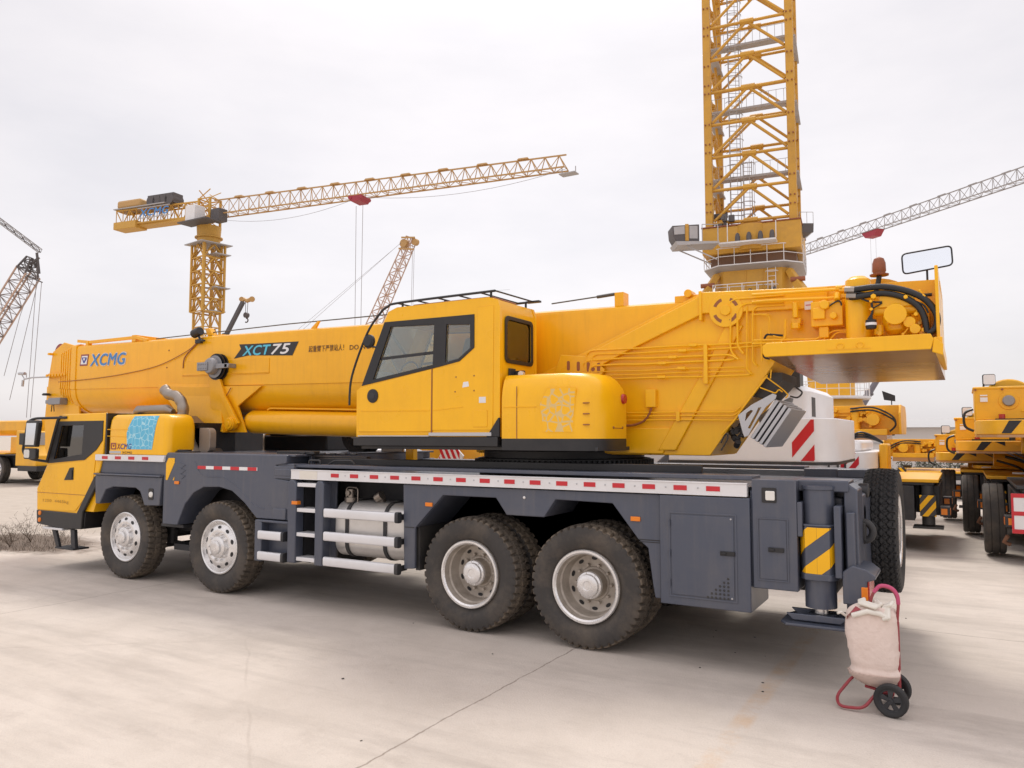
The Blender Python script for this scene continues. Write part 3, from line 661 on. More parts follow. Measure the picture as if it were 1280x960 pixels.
b=MB(); b.box(-10.24,-9.98,-.003,-.001,1.70,1.735); b.build('name_plate',GALV,hd); 
b=MB(); put_text(b,'XCMG',.22,.03,(-9.95,-.003,1.70),bold=.02); b.build('name_plate_letters',TXT,hd,smooth=0)
# ---- exhaust
b=MB(); pts=spline([(-9.78,.50,2.60),(-9.68,.50,2.53),(-9.50,.50,2.49),(-9.38,.50,2.38),(-9.36,.50,2.24),(-9.44,.50,2.13),(-9.6,.5,2.07)],6)
b.tube(pts,[.075+.004*math.sin(i*1.3) for i in range(len(pts))],16,cap=False)
b.tube([(-9.782,.5,2.602),(-9.77,.5,2.595)],[.078,.078],16)
ex=b.build('exhaust_pipe',STEEL,T)
b=MB(); b.cyl((-9.79,.5,2.607),(-9.779,.5,2.599),.062,n=16); b.build('exhaust_mouth',BLK,ex)
b=MB(); b.tube([(-10.45,.52,2.28),(-10.38,.52,2.31),(-9.72,.52,2.31),(-9.6,.52,2.28)],[.05,.075,.075,.04],16); b.build('muffler',STEEL,ex)
b=MB(); b.loft([[(x,y,1.70) for x,y in rrect(-9.45,-8.95,.35,.9,.05)],[(x,y,2.05) for x,y in rrect(-9.55,-9.2,.4,.85,.05)],[(x,y,2.22) for x,y in rrect(-9.5,-9.3,.45,.7,.04)]]); b.build('heat_shield',STEEL,ex,.01)
b=MB(); b.tube(spline([(-9.98,.4,1.72),(-9.4,.3,1.9),(-9.25,.32,2.0),(-9.3,.4,2.15)],6),.008,6); b.build('cable',ROPE,T)
b=MB(); b.prism(rrect(-9.28,-8.78,1.72,2.05,.08,4),.50,.60,holes=[arc(-9.10,1.92,.03,0,360,12)[:-1]]); b.build('tread_plate_guard',CHK,T,.004)
b=MB(); b.cyl((-8.9,.2,1.725),(-8.9,.2,1.76),.09,n=14); b.box(-9.05,-8.7,.12,.3,1.725,1.74); b.build('deck_cap',GREY2,T,.004)
# clutter on the deck between cab and superstructure
b=MB(); b.box(-9.3,-8.0,1.9,2.5,1.72,1.95); b.box(-9.2,-8.9,1.9,2.5,1.95,2.3); b.build('hydraulic_box',BLK,T,.02)
b=MB(); b.tube([(-8.3,2.0,1.72),(-8.35,2.0,2.2)],.05,8); b.nxt(); b.box(-9.4,-9.3,2.0,2.1,1.7,2.4); b.build('post',YEL,T,.01)
b=MB(); b.lathe([(.28,1.75),(.30,1.78),(.30,1.98),(.28,2.0)],(-7.3,0,1.98),n=32); b.lathe([(.14,1.70),(.20,1.76)],(-7.3,0,1.98),n=32); hr=b.build('hose_drum',RUBC,T)
b=MB(); b.lathe([(.07,1.68),(.07,1.72)],(-7.3,0,1.98),n=24); b.build('hub',WHT,hr)
b=MB(); b.box(-6.98,-6.6,1.9,1.95,1.72,2.05); b.build('tread_plate_guard',CHK,T,.01)
b=MB(); b.box(-6.55,-6.42,1.9,2.0,1.6,2.2); b.build('post',YEL,T,.01)
# ---- rear outrigger
b=MB(); b.box(-1.14,-.80,.35,2.45,.80,1.50); b.box(-1.16,-.78,.10,.45,1.50,1.59); b.box(-1.16,-.78,2.35,2.70,1.50,1.59)
b.prism([(-.82,1.59),(-.72,1.52),(-.72,.62),(-.82,.55)],.12,.45); b.prism([(-.82,1.50),(-.72,1.46),(-.72,.62),(-.82,.55)],.45,2.68); b.box(-1.12,-.84,.24,2.56,.95,1.45)
b.build('rear_frame',GREY,T,.012)
b=MB(); b.box(-.80,-.74,.04,.14,.60,1.35); b.nxt(); b.box(-1.15,-1.11,-.01,.2,1.15,1.42); b.nxt(); b.box(-.88,-.83,-.01,.2,.85,1.40); b.build('bracket',GREY,T,.008)
for far in (False,True):
    b=MB(); b.cyl((-1.005,.12,.62),(-1.005,.12,1.52),.116,n=28); b.lathe([(.118,1.515),(.126,1.52),(.126,1.545),(.10,1.55)],(-1.005,.12,0),'z',28); b.cyl((-1.005,.12,.60),(-1.005,.12,.85),.118,n=28)
    oj=mir(b,far).build('outrigger_jack',GREY,T,smooth=40)
    b=MB(); b.cyl((-1.005,.12,.55),(-1.005,.12,.61),.05,n=16); mir(b,far).build('piston_rod',ALU,oj)
    b=MB(); q=[(-.135,0),(-.13,-.06),(-.09,-.125),(0,-.145),(.09,-.125),(.13,-.06),(.135,0)]
    pr=[(-1.005+a,.12+c) for a,c in q]+[(-.875,.26),(-1.135,.26)]
    b.prism(pr,.86,1.235,'z'); b.prism([(-1.005+(x+1.005)*1.06,.12+(y-.12)*1.06) for x,y in pr],.82,.87,'z'); b.prism([(-1.005+(x+1.005)*1.04,.12+(y-.12)*1.04) for x,y in pr],1.235,1.25,'z')
    jc=mir(b,far).build('jack_cover',GREY,oj,.006)
    # hazard stripes wrapped on the cover
    b=MB(); S=[0]; 
    for i in range(len(q)-1): S.append(S[-1]+math.hypot(q[i+1][0]-q[i][0],q[i+1][1]-q[i][1]))
    tot=S[-1]
    for lo_ in ((.955,1.10),(.665,.815),(1.205,1.40)):
        b.nxt()
        for i in range(len(q)-1):
            a0,a1=S[i],S[i+1]
            p=clip([(-.1,lo_[0]-.08),(.5,lo_[0]+.40),(.5,lo_[1]+.40),(-.1,lo_[1]-.08)],a0,a1,.872,1.228)
            if len(p)>2:
                pts=[]
                for s,z in p:
                    t=(s-a0)/(a1-a0); x=-1.005+q[i][0]*(1-t)+q[i+1][0]*t; y=.12+q[i][1]*(1-t)+q[i+1][1]*t
                    nx,ny=(q[i+1][1]-q[i][1]),-(q[i+1][0]-q[i][0]); n_=math.hypot(nx,ny); pts.append((x+nx/n_*.003,y+ny/n_*.003,z))
                b.add(pts,[tuple(range(len(pts)))])
    mir(b,far).build('hazard_stripe',YEL,jc,smooth=0,recalc=False)
    b=MB(); b.prism([(-1.24,-.08),(-.80,-.08),(-.74,.0),(-.74,.42),(-1.24,.42),(-1.29,.3),(-1.29,0)],.47,.49,'z'); b.prism([(-1.2,.50),(-1.25,.55),(-.80,.55),(-.85,.50)],.0,.03); b.prism([(-1.2,.50),(-1.25,.55),(-.80,.55),(-.85,.50)],.22,.25); b.box(-1.1,-.9,.03,.22,.49,.545)
    mir(b,far).build('outrigger_pad',GREY,oj,.006)
# tail lamp pods, tow hooks
for far in (False,True):
    b=MB(); b.prism([(-.83,.90),(-.76,.955),(-.66,.93),(-.60,.885),(-.60,.86),(-.66,.84),(-.66,.67),(-.83,.66)],.0,.42); b.box(-.835,-.60,.0,.42,.865,.88)
    tl=mir(b,far).build('tail_lamp_pod',GREY,T,.010)
    b=MB(); b.box(-.70,-.655,-.006,.12,.70,.80); mir(b,far).build('turn_lamp',ORG,tl,.006)
    b=MB(); b.box(-.66,-.645,.02,.38,.70,.85); mir(b,far).build('brake_lamp',REDL,tl,.006)
    b=MB(); b.tube([(-.72+.07*math.cos(R(a)),.45,1.17+.075*math.sin(R(a))) for a in range(0,360,18)],.03,8,closed=True); b.box(-.84,-.70,.40,.50,1.10,1.24); mir(b,far).build('tow_hook',GREY2,T,.006)
b=MB(); b.box(-.80,-.72,.14,.30,.42,.68); b.build('mud_flap',CREAM if False else RUB,T)
# spare wheel carrier + spare wheel
sp=inst('spare_wheel',WF,T,(-.655,1.52,1.075),(0,0,R(90)))
inst('tyre',TYZ,sp,(0,0,0)); 
b=MB(); b.box(-.82,-.70,1.2,1.55,.7,1.5); b.cyl((-.79,1.52,1.09),(-.62,1.52,1.09),.1); b.box(-.85,-.72,.9,1.9,1.40,1.48); b.cyl((-.78,.75,1.48),(-.70,.75,1.48),.06); b.cyl((-.80,.6,1.30),(-.72,.6,1.30),.08); b.build('spare_carrier',GREY2,T,.01)
# ================================================================== superstructure
SC=Vector((-3.90,1.4,0))
b=MB(); b.lathe([(.93,1.60),(.97,1.61),(.97,1.70),(.90,1.71),(.90,1.78),(.86,1.80)],(SC.x,SC.y,0),'z',96); 
for k in range(110):
    a=2*math.pi*k/110; c,s=math.cos(a),math.sin(a); p=Vector((SC.x+.985*c,SC.y+.985*s,0)); t=Vector((-s,c,0)); n_=Vector((c,s,0))
    b.add([tuple(p+t*dx+n_*dy+Vector((0,0,z))) for z in (1.625,1.69) for dx,dy in ((-.016,-.02),(.016,-.02),(.009,.018),(-.009,.018))],[(0,1,2,3),(4,5,6,7),(0,1,5,4),(1,2,6,5),(2,3,7,6),(3,0,4,7)])
b.build('slewing_ring',GREY2,T)
tp=[(-4.75,1.76),(-2.09,1.755),(-1.46,2.64),(-1.46,2.70),(-.125,2.70),(-.125,3.255),(-1.2,3.29),(-2.12,3.335),(-2.22,3.30),(-3.35,2.84),(-3.9,2.62),(-4.75,2.5)]
for y0,y1 in ((.90,.945),(1.855,1.90)):
    b=MB(); b.prism(tp,y0,y1); tpo=b.build('turret_plate',YEL,T,.004)
    s=-1 if y0<1 else 1; ya=y0 if s<0 else y1
    b=MB(); b.prism([(-4.6,2.27),(-3.95,2.46),(-3.33,2.80),(-2.20,3.27),(-2.12,3.325),(-1.2,3.28),(-1.0,3.27),(-1.0,3.08),(-2.12,3.12),(-2.9,2.80),(-3.6,2.48)],ya+s*.05,ya); b.prism([(-2.60,1.80),(-2.42,1.80),(-1.90,2.72),(-1.75,2.98),(-1.92,2.98),(-2.06,2.70)],ya+s*.03,ya)
    b.prism([(-4.7,1.765),(-2.55,1.765),(-2.47,2.02),(-4.7,2.02)],ya+s*.022,ya)
    b.box(-2.16,-2.13,ya+s*.065 if s<0 else ya,ya if s<0 else ya+.065,3.05,3.34)
    b.build('stiffener',YEL,tpo,.008)
b=MB(); b.box(-4.75,-2.09,.945,1.855,1.75,1.80); b.prism([(-2.13,1.757),(-2.09,1.757),(-1.47,2.635),(-1.52,2.635)],.945,1.855); b.box(-4.75,-4.7,.945,1.855,1.78,2.4); b.box(-1.25,-.13,.945,1.855,2.70,2.74); b.box(-.15,-.125,.50,2.3,2.66,3.30)
b.box(-1.0,-.12,1.0,1.8,3.22,3.26); b.build('turret_base',YEL,T,.006)
b=MB(); b.lathe([(.16,.84),(.16,.90)],(-1.90,0,3.13),n=32); b.lathe([(.05,.82),(.05,.90)],(-1.90,0,3.13),n=20); bp_=b.build('boom_pivot',YEL,T,.004)
b=MB(); 
for a0 in (20,110,200,290): b.nxt(); b.add([(-1.90+r*math.cos(R(a)),.8385,3.13+r*math.sin(R(a))) for r,rng_ in ((.125,range(a0,a0+56,8)),(.095,range(a0+48,a0-8,-8))) for a in rng_],[tuple(range(14))])
b.build('slot',BROWN,bp_,smooth=0)
# lightening holes
b=MB()
for k in range(4): b.nxt(); b.prism(rrect(-3.58+k*.115,-3.545+k*.115,2.63-k*.012,2.73-k*.012,.016),.842,.846); 
b.prism(arc(-3.28,2.63,.022,0,360,14)[:-1],.842,.846); b.build('slot',BROWN,tpo)
b=MB(); b.prism([(-3.75,2.55),(-3.2,2.55),(-3.15,2.62),(-3.28,2.76),(-3.65,2.80)],.8445,.89); b.build('stiffener',YEL,tpo,.006)
# ---- rear tray + winch bay
b=MB(); NY=.45
b.add([(-1.46,NY,2.632),(-.17,NY,2.628),(-.13,2.4,2.50),(-1.30,2.4,2.50),(-1.46,NY,2.65),(-.17,NY,2.65),(-.13,2.4,2.65),(-1.30,2.4,2.65)],[(0,1,2,3),(4,5,6,7),(0,1,5,4),(1,2,6,5),(2,3,7,6),(3,0,4,7)])
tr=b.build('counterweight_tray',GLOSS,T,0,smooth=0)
b=MB(); b.prism([(-1.48,2.66),(-1.46,2.625),(-.19,2.622),(-.17,2.70),(-.19,2.745),(-1.44,2.745),(-1.48,2.72)],.42,.445); b.box(-1.45,-.20,.44,.9,2.665,2.70); b.box(-.165,-.11,.45,2.4,2.60,2.72); b.prism([(-.185,2.60),(-.11,2.57),(-.105,2.66),(-.17,2.72)],.425,.446)
b.build('tray_lip',YEL,tr,.006)
b=MB(); b.box(-.82,-.76,.417,.42,2.66,2.70);
for x in (-.85,-.70): b.tube([(x+.028*math.cos(R(a)),.418,2.685+.022*math.sin(R(a))) for a in range(0,360,30)],.006,5,closed=True)
b.box(-.95,-.62,.414,.42,2.655,2.662); b.build('cast_marking',YEL,tr)
random.seed(5)
# valve block, filter canister, motor, small fittings on the bay wall
b=MB(); b.box(-1.12,-.86,.72,.90,2.90,3.12); b.box(-1.10,-1.0,.68,.72,2.96,3.06); b.cyl((-1.0,.66,3.08),(-1.0,.72,3.08),.04,n=12); b.box(-1.06,-.98,.74,.82,2.80,2.90); b.cyl((-.93,.66,2.98),(-.93,.72,2.98),.03,n=12); b.cyl((-.90,.70,3.12),(-.90,.74,3.18),.025)
b.box(-1.30,-1.22,.8,.90,2.95,3.0); b.cyl((-1.26,.78,3.0),(-1.26,.78,3.14),.025,n=10); b.cyl((-1.26,.78,2.9),(-1.26,.78,2.95),.04,n=10)
b.build('valve_block',YEL,T,.006)
b=MB(); b.lathe([(.105,2.72),(.105,3.22),(.10,3.27),(.06,3.30)],(-.73,.70,0),'z',28); b.build('oil_filter',YEL,T,smooth=40)
b=MB(); b.lathe([(.05,2.78),(.09,2.81),(.11,2.90),(.11,3.02),(.08,3.05)],(-.44,.66,0),'z',20)
b.cyl((-.44,.50,2.93),(-.44,.66,2.93),.085,n=20); b.cyl((-.60,.62,2.98),(-.28,.62,2.98),.045,n=14); b.box(-.56,-.30,.56,.70,3.00,3.10); b.cyl((-.34,.52,2.86),(-.34,.62,2.86),.045,n=14); b.cyl((-.57,.60,2.78),(-.57,.60,2.86),.035,n=10); b.box(-.26,-.20,.7,.9,2.75,3.05); b.cyl((-.30,.5,2.80),(-.30,.62,2.80),.04,n=12)
for k in range(22):
    x=random.uniform(-.62,-.22);z=random.uniform(2.76,3.10);y=random.uniform(.50,.60); r=random.uniform(.010,.026); b.cyl((x,y,z),(x,y+.08,z),r,n=6)
    if k%3==0: b.cyl((x,y+.04,z),(x+random.uniform(-.05,.05),y+.04,z+.06),r*.7,n=6)
b.build('winch_motor',YEL,T,.005)
b=MB(); b.lathe([(.30,1.05),(.36,1.06),(.36,1.10),(.27,1.11),(.27,1.69),(.36,1.70),(.36,1.74)],(-.62,0,2.98),n=40); b.build('winch_drum',YBG,T)
b=MB(); b.prism(rrect(-1.19,-1.12,3.075,3.15,.005),.838,.842); b.build('warning_plate',WHT,T); 
b=MB(); b.box(-1.18,-1.13,.836,.838,3.112,3.12); b.build('warning_plate_print',RED,T)
b=MB(); b.lathe([(.038,2.82),(.042,2.83),(.042,2.895),(.03,2.90)],(-.62,.50,0),'z',16); b.cyl((-.62,.50,2.90),(-.62,.50,2.93),.015); fb=b.build('sensor_cup',BLK,T)
b=MB(); b.lathe([(.0432,2.85),(.0432,2.872)],(-.62,.50,0),'z',16); b.build('sensor_label',WHT,fb)
# hard pipes on the turret side
def Z3(l,y=.845): return [P(720+x/4.923,360+z/4.923,y+d) for x,z,*q in l for d in [(q[0] if q else 0)]]
pipes=[([(60,545),(62,410),(90,385),(400,370),(700,352),(800,350),(1000,342),(1280,322)],.011),
 ([(75,545),(100,425),(125,408),(400,400),(650,385),(940,370),(1280,345)],.010),
 ([(38,542),(42,470),(70,447),(290,432),(440,432),(600,425),(950,410),(1000,440,-.03)],.012),
 ([(78,545),(90,490),(115,478),(280,470),(400,470),(600,458),(950,443),(990,430),(955,395),(948,340),(955,130),(940,90),(980,68),(1280,45)],.013),
 ([(110,515),(400,510),(650,495),(1040,487)],.007),([(110,540),(400,532),(650,520),(1030,512)],.007),
 ([(215,590),(222,568),(250,560),(500,550),(800,545),(1060,535),(1085,530,.02)],.010),
 ([(1030,405),(995,360),(993,150),(1020,105),(1060,95),(1280,85)],.014),
 ([(1080,530),(1052,505),(1052,110)],.010),([(1110,480),(1088,455),(1088,140),(1110,115),(1280,105)],.011),
 ([(1080,80),(1095,72),(1280,62)],.010),([(1075,165),(1160,160),(1190,165)],.007)]
def Z4(l,y=.86): return [P(770+x/5.333,460+z/5.333,y) for x,z in l]
pb=MB()
for l,r in pipes: pb.nxt(); pb.tube(fillet(Z3(l),.05,4),r*.8,8)
for z in (295,318,345): pb.nxt(); pb.tube(fillet(Z4([(55,z+4),(400,z),(790,z+ (0 if z<340 else 4)),(830,z-35 if z<340 else z-8)]),.03,3),.007,8)
def Z2(l,y=.76): return [P(940+x/4.92,330+z/4.92,y) for x,z in l]
for l,r in (([(0,190),(540,155)],.018),([(0,235),(100,225),(560,205)],.016),([(10,470),(400,462),(430,440),(435,370)],.012),([(0,492),(180,480),(205,450),(205,340)],.013),([(440,465),(490,410),(690,402)],.009),([(480,465),(520,420),(690,415)],.009),([(105,430),(108,320),(60,310)],.006),([(10,310),(90,310)],.008),([(130,440),(180,455)],.006),([(55,400),(60,600)],.010)):
    pb.nxt(); pb.tube(fillet(Z2(l),.05,4),r*.8,8)
pi=pb.build('hydraulic_pipe',YEL,T)
cb=MB()
for l,y in ((Z3([(798,345),(800,590)]),.825),(Z4([(595,0),(600,100)]),.84),(Z4([(415,290),(417,355)]),.84)):
    cb.nxt(); cb.box(l[0].x-.018,l[0].x+.018,y,.90,l[1].z,l[0].z)
for x,z in ((720,353),(655,386),(595,427),(530,464),(650,495),(525,549)):
    a,c=Z3([(x-25,z+1),(x+25,z-1)]); cb.nxt(); cb.cyl(a,c,.019,n=6)
for x,z in ((540,150),(540,205),(560,160),(560,198)): 
    a,c=Z2([(x-25,z),(x+15,z-1)]); cb.nxt(); cb.cyl(a,c,.028,n=6)
cb.build('pipe_clamp',YEL,pi,.002)
# little box + conduit on the turret
b=MB(); q=Z4([(200,145),(268,145),(268,262),(205,262)],.87); b.box(q[0].x,q[1].x,.84,.90,q[2].z,q[0].z); bx_=b.build('junction_box',YEL,T,.006)
b=MB(); b.tube(spline(Z4([(235,265),(225,300),(190,350),(120,380),(50,385)],.86),6),.012,8); b.build('conduit',BROWN,bx_)
# black hoses at the rear
b=MB()
for l,r in (([(570,160),(640,155),(800,140),(950,165),(1060,215),(1120,280),(1140,340),(1125,400),(1080,428)],.026),([(600,203),(640,203),(800,180),(930,205),(1020,260),(1060,330),(1075,420)],.026),([(630,175),(800,190),(950,215),(1050,250),(1085,300)],.008),([(640,200),(720,230),(800,235)],.008),([(735,235),(740,300),(715,340)],.010),([(740,275),(800,240)],.006)):
    b.nxt(); b.tube(spline(Z2(l,.55),8),r,12)
b.nxt(); b.tube(fillet(Z2([(75,460),(90,432),(190,440)],.8),.03),.010,8); b.nxt(); b.tube(fillet(Z2([(75,520),(75,575),(110,580)],.8),.03),.014,8)
for l in ([(450,275),(520,230),(545,235),(550,255)],): b.nxt(); b.tube(spline(Z2(l,.7),5),.007,6)
ho=b.build('hydraulic_hose',HOSE,T)
b=MB()
for x,z in ((600,160),(610,198)):
    a,c=Z2([(x-30,z),(x+30,z)],.55); b.nxt(); b.cyl(a,c,.032,n=6)
b.build('hose_fitting',STEEL,ho)
# beacon
q=P(1099,342,.9)
b=MB(); b.lathe([(.075,0),(.078,.012),(.05,.02),(.05,.03),(.056,.04),(.054,.11),(.040,.15),(.012,.165)],(q.x,q.y,q.z-.02),'z',24); bc=b.build('beacon',RUST,T,smooth=40)
b=MB(); b.tube([(q.x,q.y,q.z-.02),(q.x-.01,q.y,3.27),(q.x-.03,q.y,3.18)],.022,8); b.build('beacon_post',BLK,bc)
# big convex mirror on the rear
A=[P(1127,318,.9),P(1189,307,.9),P(1191,331,.9),P(1129,343,.9)]
def rquad(A,r=.22,n=5):
    out=[]
    for i in range(4):
        a,c,d=A[i-1],A[i],A[(i+1)%4]; e=r*min((a-c).length,(d-c).length)
        p0=c+(a-c).normalized()*e; p1=c+(d-c).normalized()*e
        for k in range(n+1):
            t=k/n; out.append(p0*(1-t)**2+c*2*t*(1-t)+p1*t*t)
    return out
pq=rquad(A); b=MB(); b.tube(pq,.007,8,closed=True); st=P(1159,345,.9); b.tube([(st.x,.92,st.z+.08),(st.x,.92,3.13)],.009,8); b.cyl((st.x-.03,.90,3.13),(st.x+.03,.90,3.13),.014,n=8); b.add([tuple(p+Vector((0,.03,0))) for p in pq]+[tuple(p+Vector((0,.012,0))) for p in pq],[tuple(range(len(pq)))]+[(i,(i+1)%len(pq),(i+1)%len(pq)+len(pq),i+len(pq)) for i in range(len(pq))])
rm=b.build('rear_mirror',BLK,T)
b=MB(); b.add([tuple(p) for p in pq],[tuple(range(len(pq)))]); b.build('mirror_glass',MIR,rm,smooth=0)
# galvanised access frame hanging on the slope
b=MB()
fr=[P(845/5.333+770-0,460+z/5.333,.80) for z in (0,)]
def Q(x,z,y): return P(770+x/5.333,460+z/5.333,y)
outl=[Q(815,315,.80),Q(905,245,.80),Q(1045,170,.80),Q(1072,180,.80),Q(1065,205,.80),Q(1000,260,.80),Q(940,350,.80),Q(885,450,.80),Q(858,462,.80),Q(845,430,.80)]
h1=[Q(862,355,.8),Q(870,300,.8),Q(900,280,.8),Q(915,285,.8)]; h2=[Q(880,400,.8),Q(935,300,.8),Q(950,265,.8),Q(970,262,.8),Q(895,405,.8)]
b.prism([(p.x,p.z) for p in outl],.79,.80,holes=[[(p.x,p.z) for p in h1],[(p.x,p.z) for p in h2]])
b.nxt(); b.prism([(p.x,p.z) for p in outl],1.60,1.61)
sf=b.build('access_step_frame',GALV,T,.002)
b=MB(); e0=[(Q(1050,200,.8),Q(880,455,.8))]
dirv=(Q(1050,200,.8)-Q(880,455,.8)); dn=dirv.normalized(); nn=Vector((dn.z,0,-dn.x))
base=Q(880,455,.8)
for k in range(4):
    o=base+nn*(.02+.045*k); 
    b.add([tuple(o+Vector((0,.012,0))),tuple(o+dirv+Vector((0,.012,0))),tuple(o+dirv+nn*.03+Vector((0,.012,0))),tuple(o+nn*.03+Vector((0,.012,0)))]+[tuple(v+Vector((0,.77,0))) for v in (o,o+dirv,o+dirv+nn*.03,o+nn*.03)],[(0,1,2,3),(4,5,6,7),(0,1,5,4),(1,2,6,5),(2,3,7,6),(3,0,4,7)])
b.build('step_board',GALV,sf,.003)
b=MB(); b.tube(fillet([Q(1000,60,.8),Q(1110,140,.8),Q(1150,180,.8),Q(1130,200,.8)],.03),.006,6); b.tube(fillet([Q(960,130,.8),Q(1065,170,.8),Q(1085,140,.8),Q(1110,160,.8)],.02),.006,6); b.tube([Q(1030,70,.8),Q(1035,10,.8)],.006,6)
b.tube(fillet([Q(700,445,.84),Q(790,350,.84),Q(850,260,.84),Q(1000,60,.84)],.03),.009,6); b.tube(fillet([Q(830,290,.84),Q(990,70,.84),Q(1010,50,.84)],.03),.008,6); b.build('pipe_run',BROWN if False else YEL,sf)
b=MB()
for k in range(14):
    x=random.uniform(760,840);z=random.uniform(380,490); p=Q(x,z,.95); b.cyl(p,p+Vector((random.uniform(-.05,.05),.06,random.uniform(-.05,.05))),random.uniform(.01,.03),n=8)
b.tube(spline([Q(700,500,.86),Q(730,440,.86),Q(745,470,.86),Q(700,550,.86)],5),.007,6)
q0,q1=Q(960,200,1.0),Q(1080,20,1.0)
b.prism([(Q(900,190,1.).x,Q(900,190,1.).z),(Q(980,30,1.).x,Q(980,30,1.).z),(Q(1110,30,1.).x,Q(1110,30,1.).z),(Q(1110,80,1.).x,Q(1110,80,1.).z),(Q(1000,200,1.).x,Q(1000,200,1.).z)],1.0,1.7)
b.build('slope_machinery',GREY2,T,.004)
# ---- operator cab
OS=[(-5.77,1.93),(-5.775,2.44),(-5.70,2.49),(-5.40,3.18),(-5.34,3.285),(-5.22,3.325),(-4.05,3.33),(-3.95,3.30),(-3.92,3.22),(-3.92,1.93)]
WO=[(-5.70,2.49),(-5.385,3.175),(-4.22,3.17),(-4.22,2.83),(-4.40,2.70),(-4.65,2.655)]
D1=[(-5.54,2.555),(-5.30,3.12),(-4.72,3.10),(-4.735,2.68)]; D2=[(-4.58,2.695),(-4.565,3.09),(-4.27,3.07),(-4.27,2.83),(-4.41,2.73)]
YC0,YC1=.04,.80
b=MB(); b.prism(OS,YC0,YC0+.04,holes=[grow(D1,1.05),grow(D2,1.06)]); b.prism(OS,YC1-.04,YC1,holes=[grow(D1,1.05),grow(D2,1.06)])
b.prism([(-5.40,3.18),(-5.34,3.285),(-5.22,3.325),(-4.05,3.33),(-3.96,3.30),(-3.93,3.22),(-3.93,3.17),(-5.40,3.17)],YC0+.041,YC1-.041)
b.box(-5.772,-5.74,YC0+.041,YC1-.041,1.94,2.45); b.box(-5.75,-3.93,YC0+.02,YC1-.02,1.94,2.0)
b.prism([(YC0+.041,1.94),(YC1-.041,1.94),(YC1-.041,3.2),(YC0+.041,3.2)],-3.96,-3.925,'x',holes=[rrect(.16,.68,2.70,3.12,.05)])
oc=b.build('operator_cab',YEL,T,.02,seg=3)
b=MB(); b.add([(-5.70,YC0+.04,2.49),(-5.70,YC1-.04,2.49),(-5.395,YC1-.04,3.18),(-5.395,YC0+.04,3.18)],[(0,1,2,3)]); b.build('windscreen',GLS,oc,smooth=0)
for y0,y1,g in ((YC0-.008,YC0+.012,YC0+.015),(YC1-.012,YC1+.008,YC1-.02)):
    b=MB(); b.prism(WO,y0,y1,holes=[D1,D2]); b.box(-5.42,-4.74,y0+.001,y1,2.745,2.775) if False else None
    wf=b.build('window_frame',BLK,oc,.003)
    b=MB(); b.prism(D1,g,g+.005); b.build('window',GLS,wf,smooth=0)
    b=MB(); b.prism(D2,g,g+.005); b.build('window',GLS,wf,smooth=0)
    b=MB(); b.prism([(-5.445,2.765),(-4.73,2.795),(-4.73,2.825),(-5.435,2.795)],g-.006,g+.012); b.build('window_bar',BLK,wf)
b=MB(); b.prism(rrect(.13,.71,2.67,3.15,.06),-3.918,-3.908,'x',holes=[rrect(.17,.67,2.71,3.11,.05)]); wf=b.build('window_frame',BLK,oc,.003)
b=MB(); b.prism(rrect(.15,.69,2.69,3.13,.05),-3.935,-3.928,'x'); b.build('window',GLSD,wf,smooth=0)
dp=[(-5.735,1.985),(-4.75,1.985),(-4.75,2.635),(-5.68,2.475),(-5.735,2.45)]
b=MB(); b.prism(dp,YC0-.012,YC0); dr=b.build('door',YEL,oc,.006)
b=MB(); b.prism([(-4.735,2.0),(-4.0,2.0),(-3.99,3.24),(-4.18,3.24),(-4.19,2.84),(-4.38,2.68),(-4.735,2.635)],YC0-.006,YC0); b.build('side_panel',YEL,oc,.005)
b=MB(); b.tube([(-5.70,YC0-.012,2.215),(-4.77,YC0-.012,2.205)],.006,6); b.tube([(-4.72,YC0-.006,2.205),(-4.35,YC0-.006,2.235)],.005,6); b.build('pressed_line',YEL,oc)
b=MB(); b.prism([(-4.752,1.97),(-4.737,1.97),(-4.737,2.66),(-4.752,2.66)],YC0-.007,YC0-.004); b.build('door_seam',BROWN,oc)
b=MB(); b.lathe([(.075,YC0-.012),(.075,YC0-.022),(.06,YC0-.026)],(-5.53,0,2.375),n=28); b.build('door_handle',BLK,dr)
b=MB(); b.lathe([(.035,YC0-.026),(.032,YC0-.030)],(-5.53,0,2.375),n=20); b.build('lock',GREY2,dr)
b=MB(); b.prism(rrect(-4.23,-4.06,2.03,2.20,.015),YC0-.012,YC0-.005); b.build('hatch',YEL,oc,.004)
b=MB(); 
for x,z in ((-4.44,2.54),(-4.22,2.545),(-4.45,2.39),(-4.22,2.395)): b.nxt(); b.lathe([(.009,YC0-.006),(.007,YC0-.010)],(x,0,z),n=8)
b.build('screw',BROWN,oc)
b=MB(); b.box(-4.16,-4.08,YC0-.0075,YC0-.006,2.27,2.33); b.build('warning_label',WHT2,oc)
b=MB(); b.prism([(-4.36,2.43),(-4.28,2.44),(-4.29,2.49),(-4.35,2.485)],YC0-.008,YC0-.005); b.build('sticker',WHT,oc)
b=MB(); b.box(-5.79,-3.93,YC0-.03,.85,1.835,1.93); b.prism([(-4.07,1.93),(-3.915,1.93),(-3.915,2.12),(-3.93,2.12)],YC0-.02,YC0+.01); b.build('cab_skirt',BLK,T,.01)
b=MB(); b.box(-5.72,-4.76,YC0-.036,YC0,1.934,1.946); b.box(-4.76,-4.0,YC0-.036,YC0,1.94,1.975); b.build('sill_strip',GALV,oc,.003)
b=MB(); b.box(-5.75,-2.90,.1,1.0,1.80,1.835); b.build('under_frame',GREY2,T,.006)
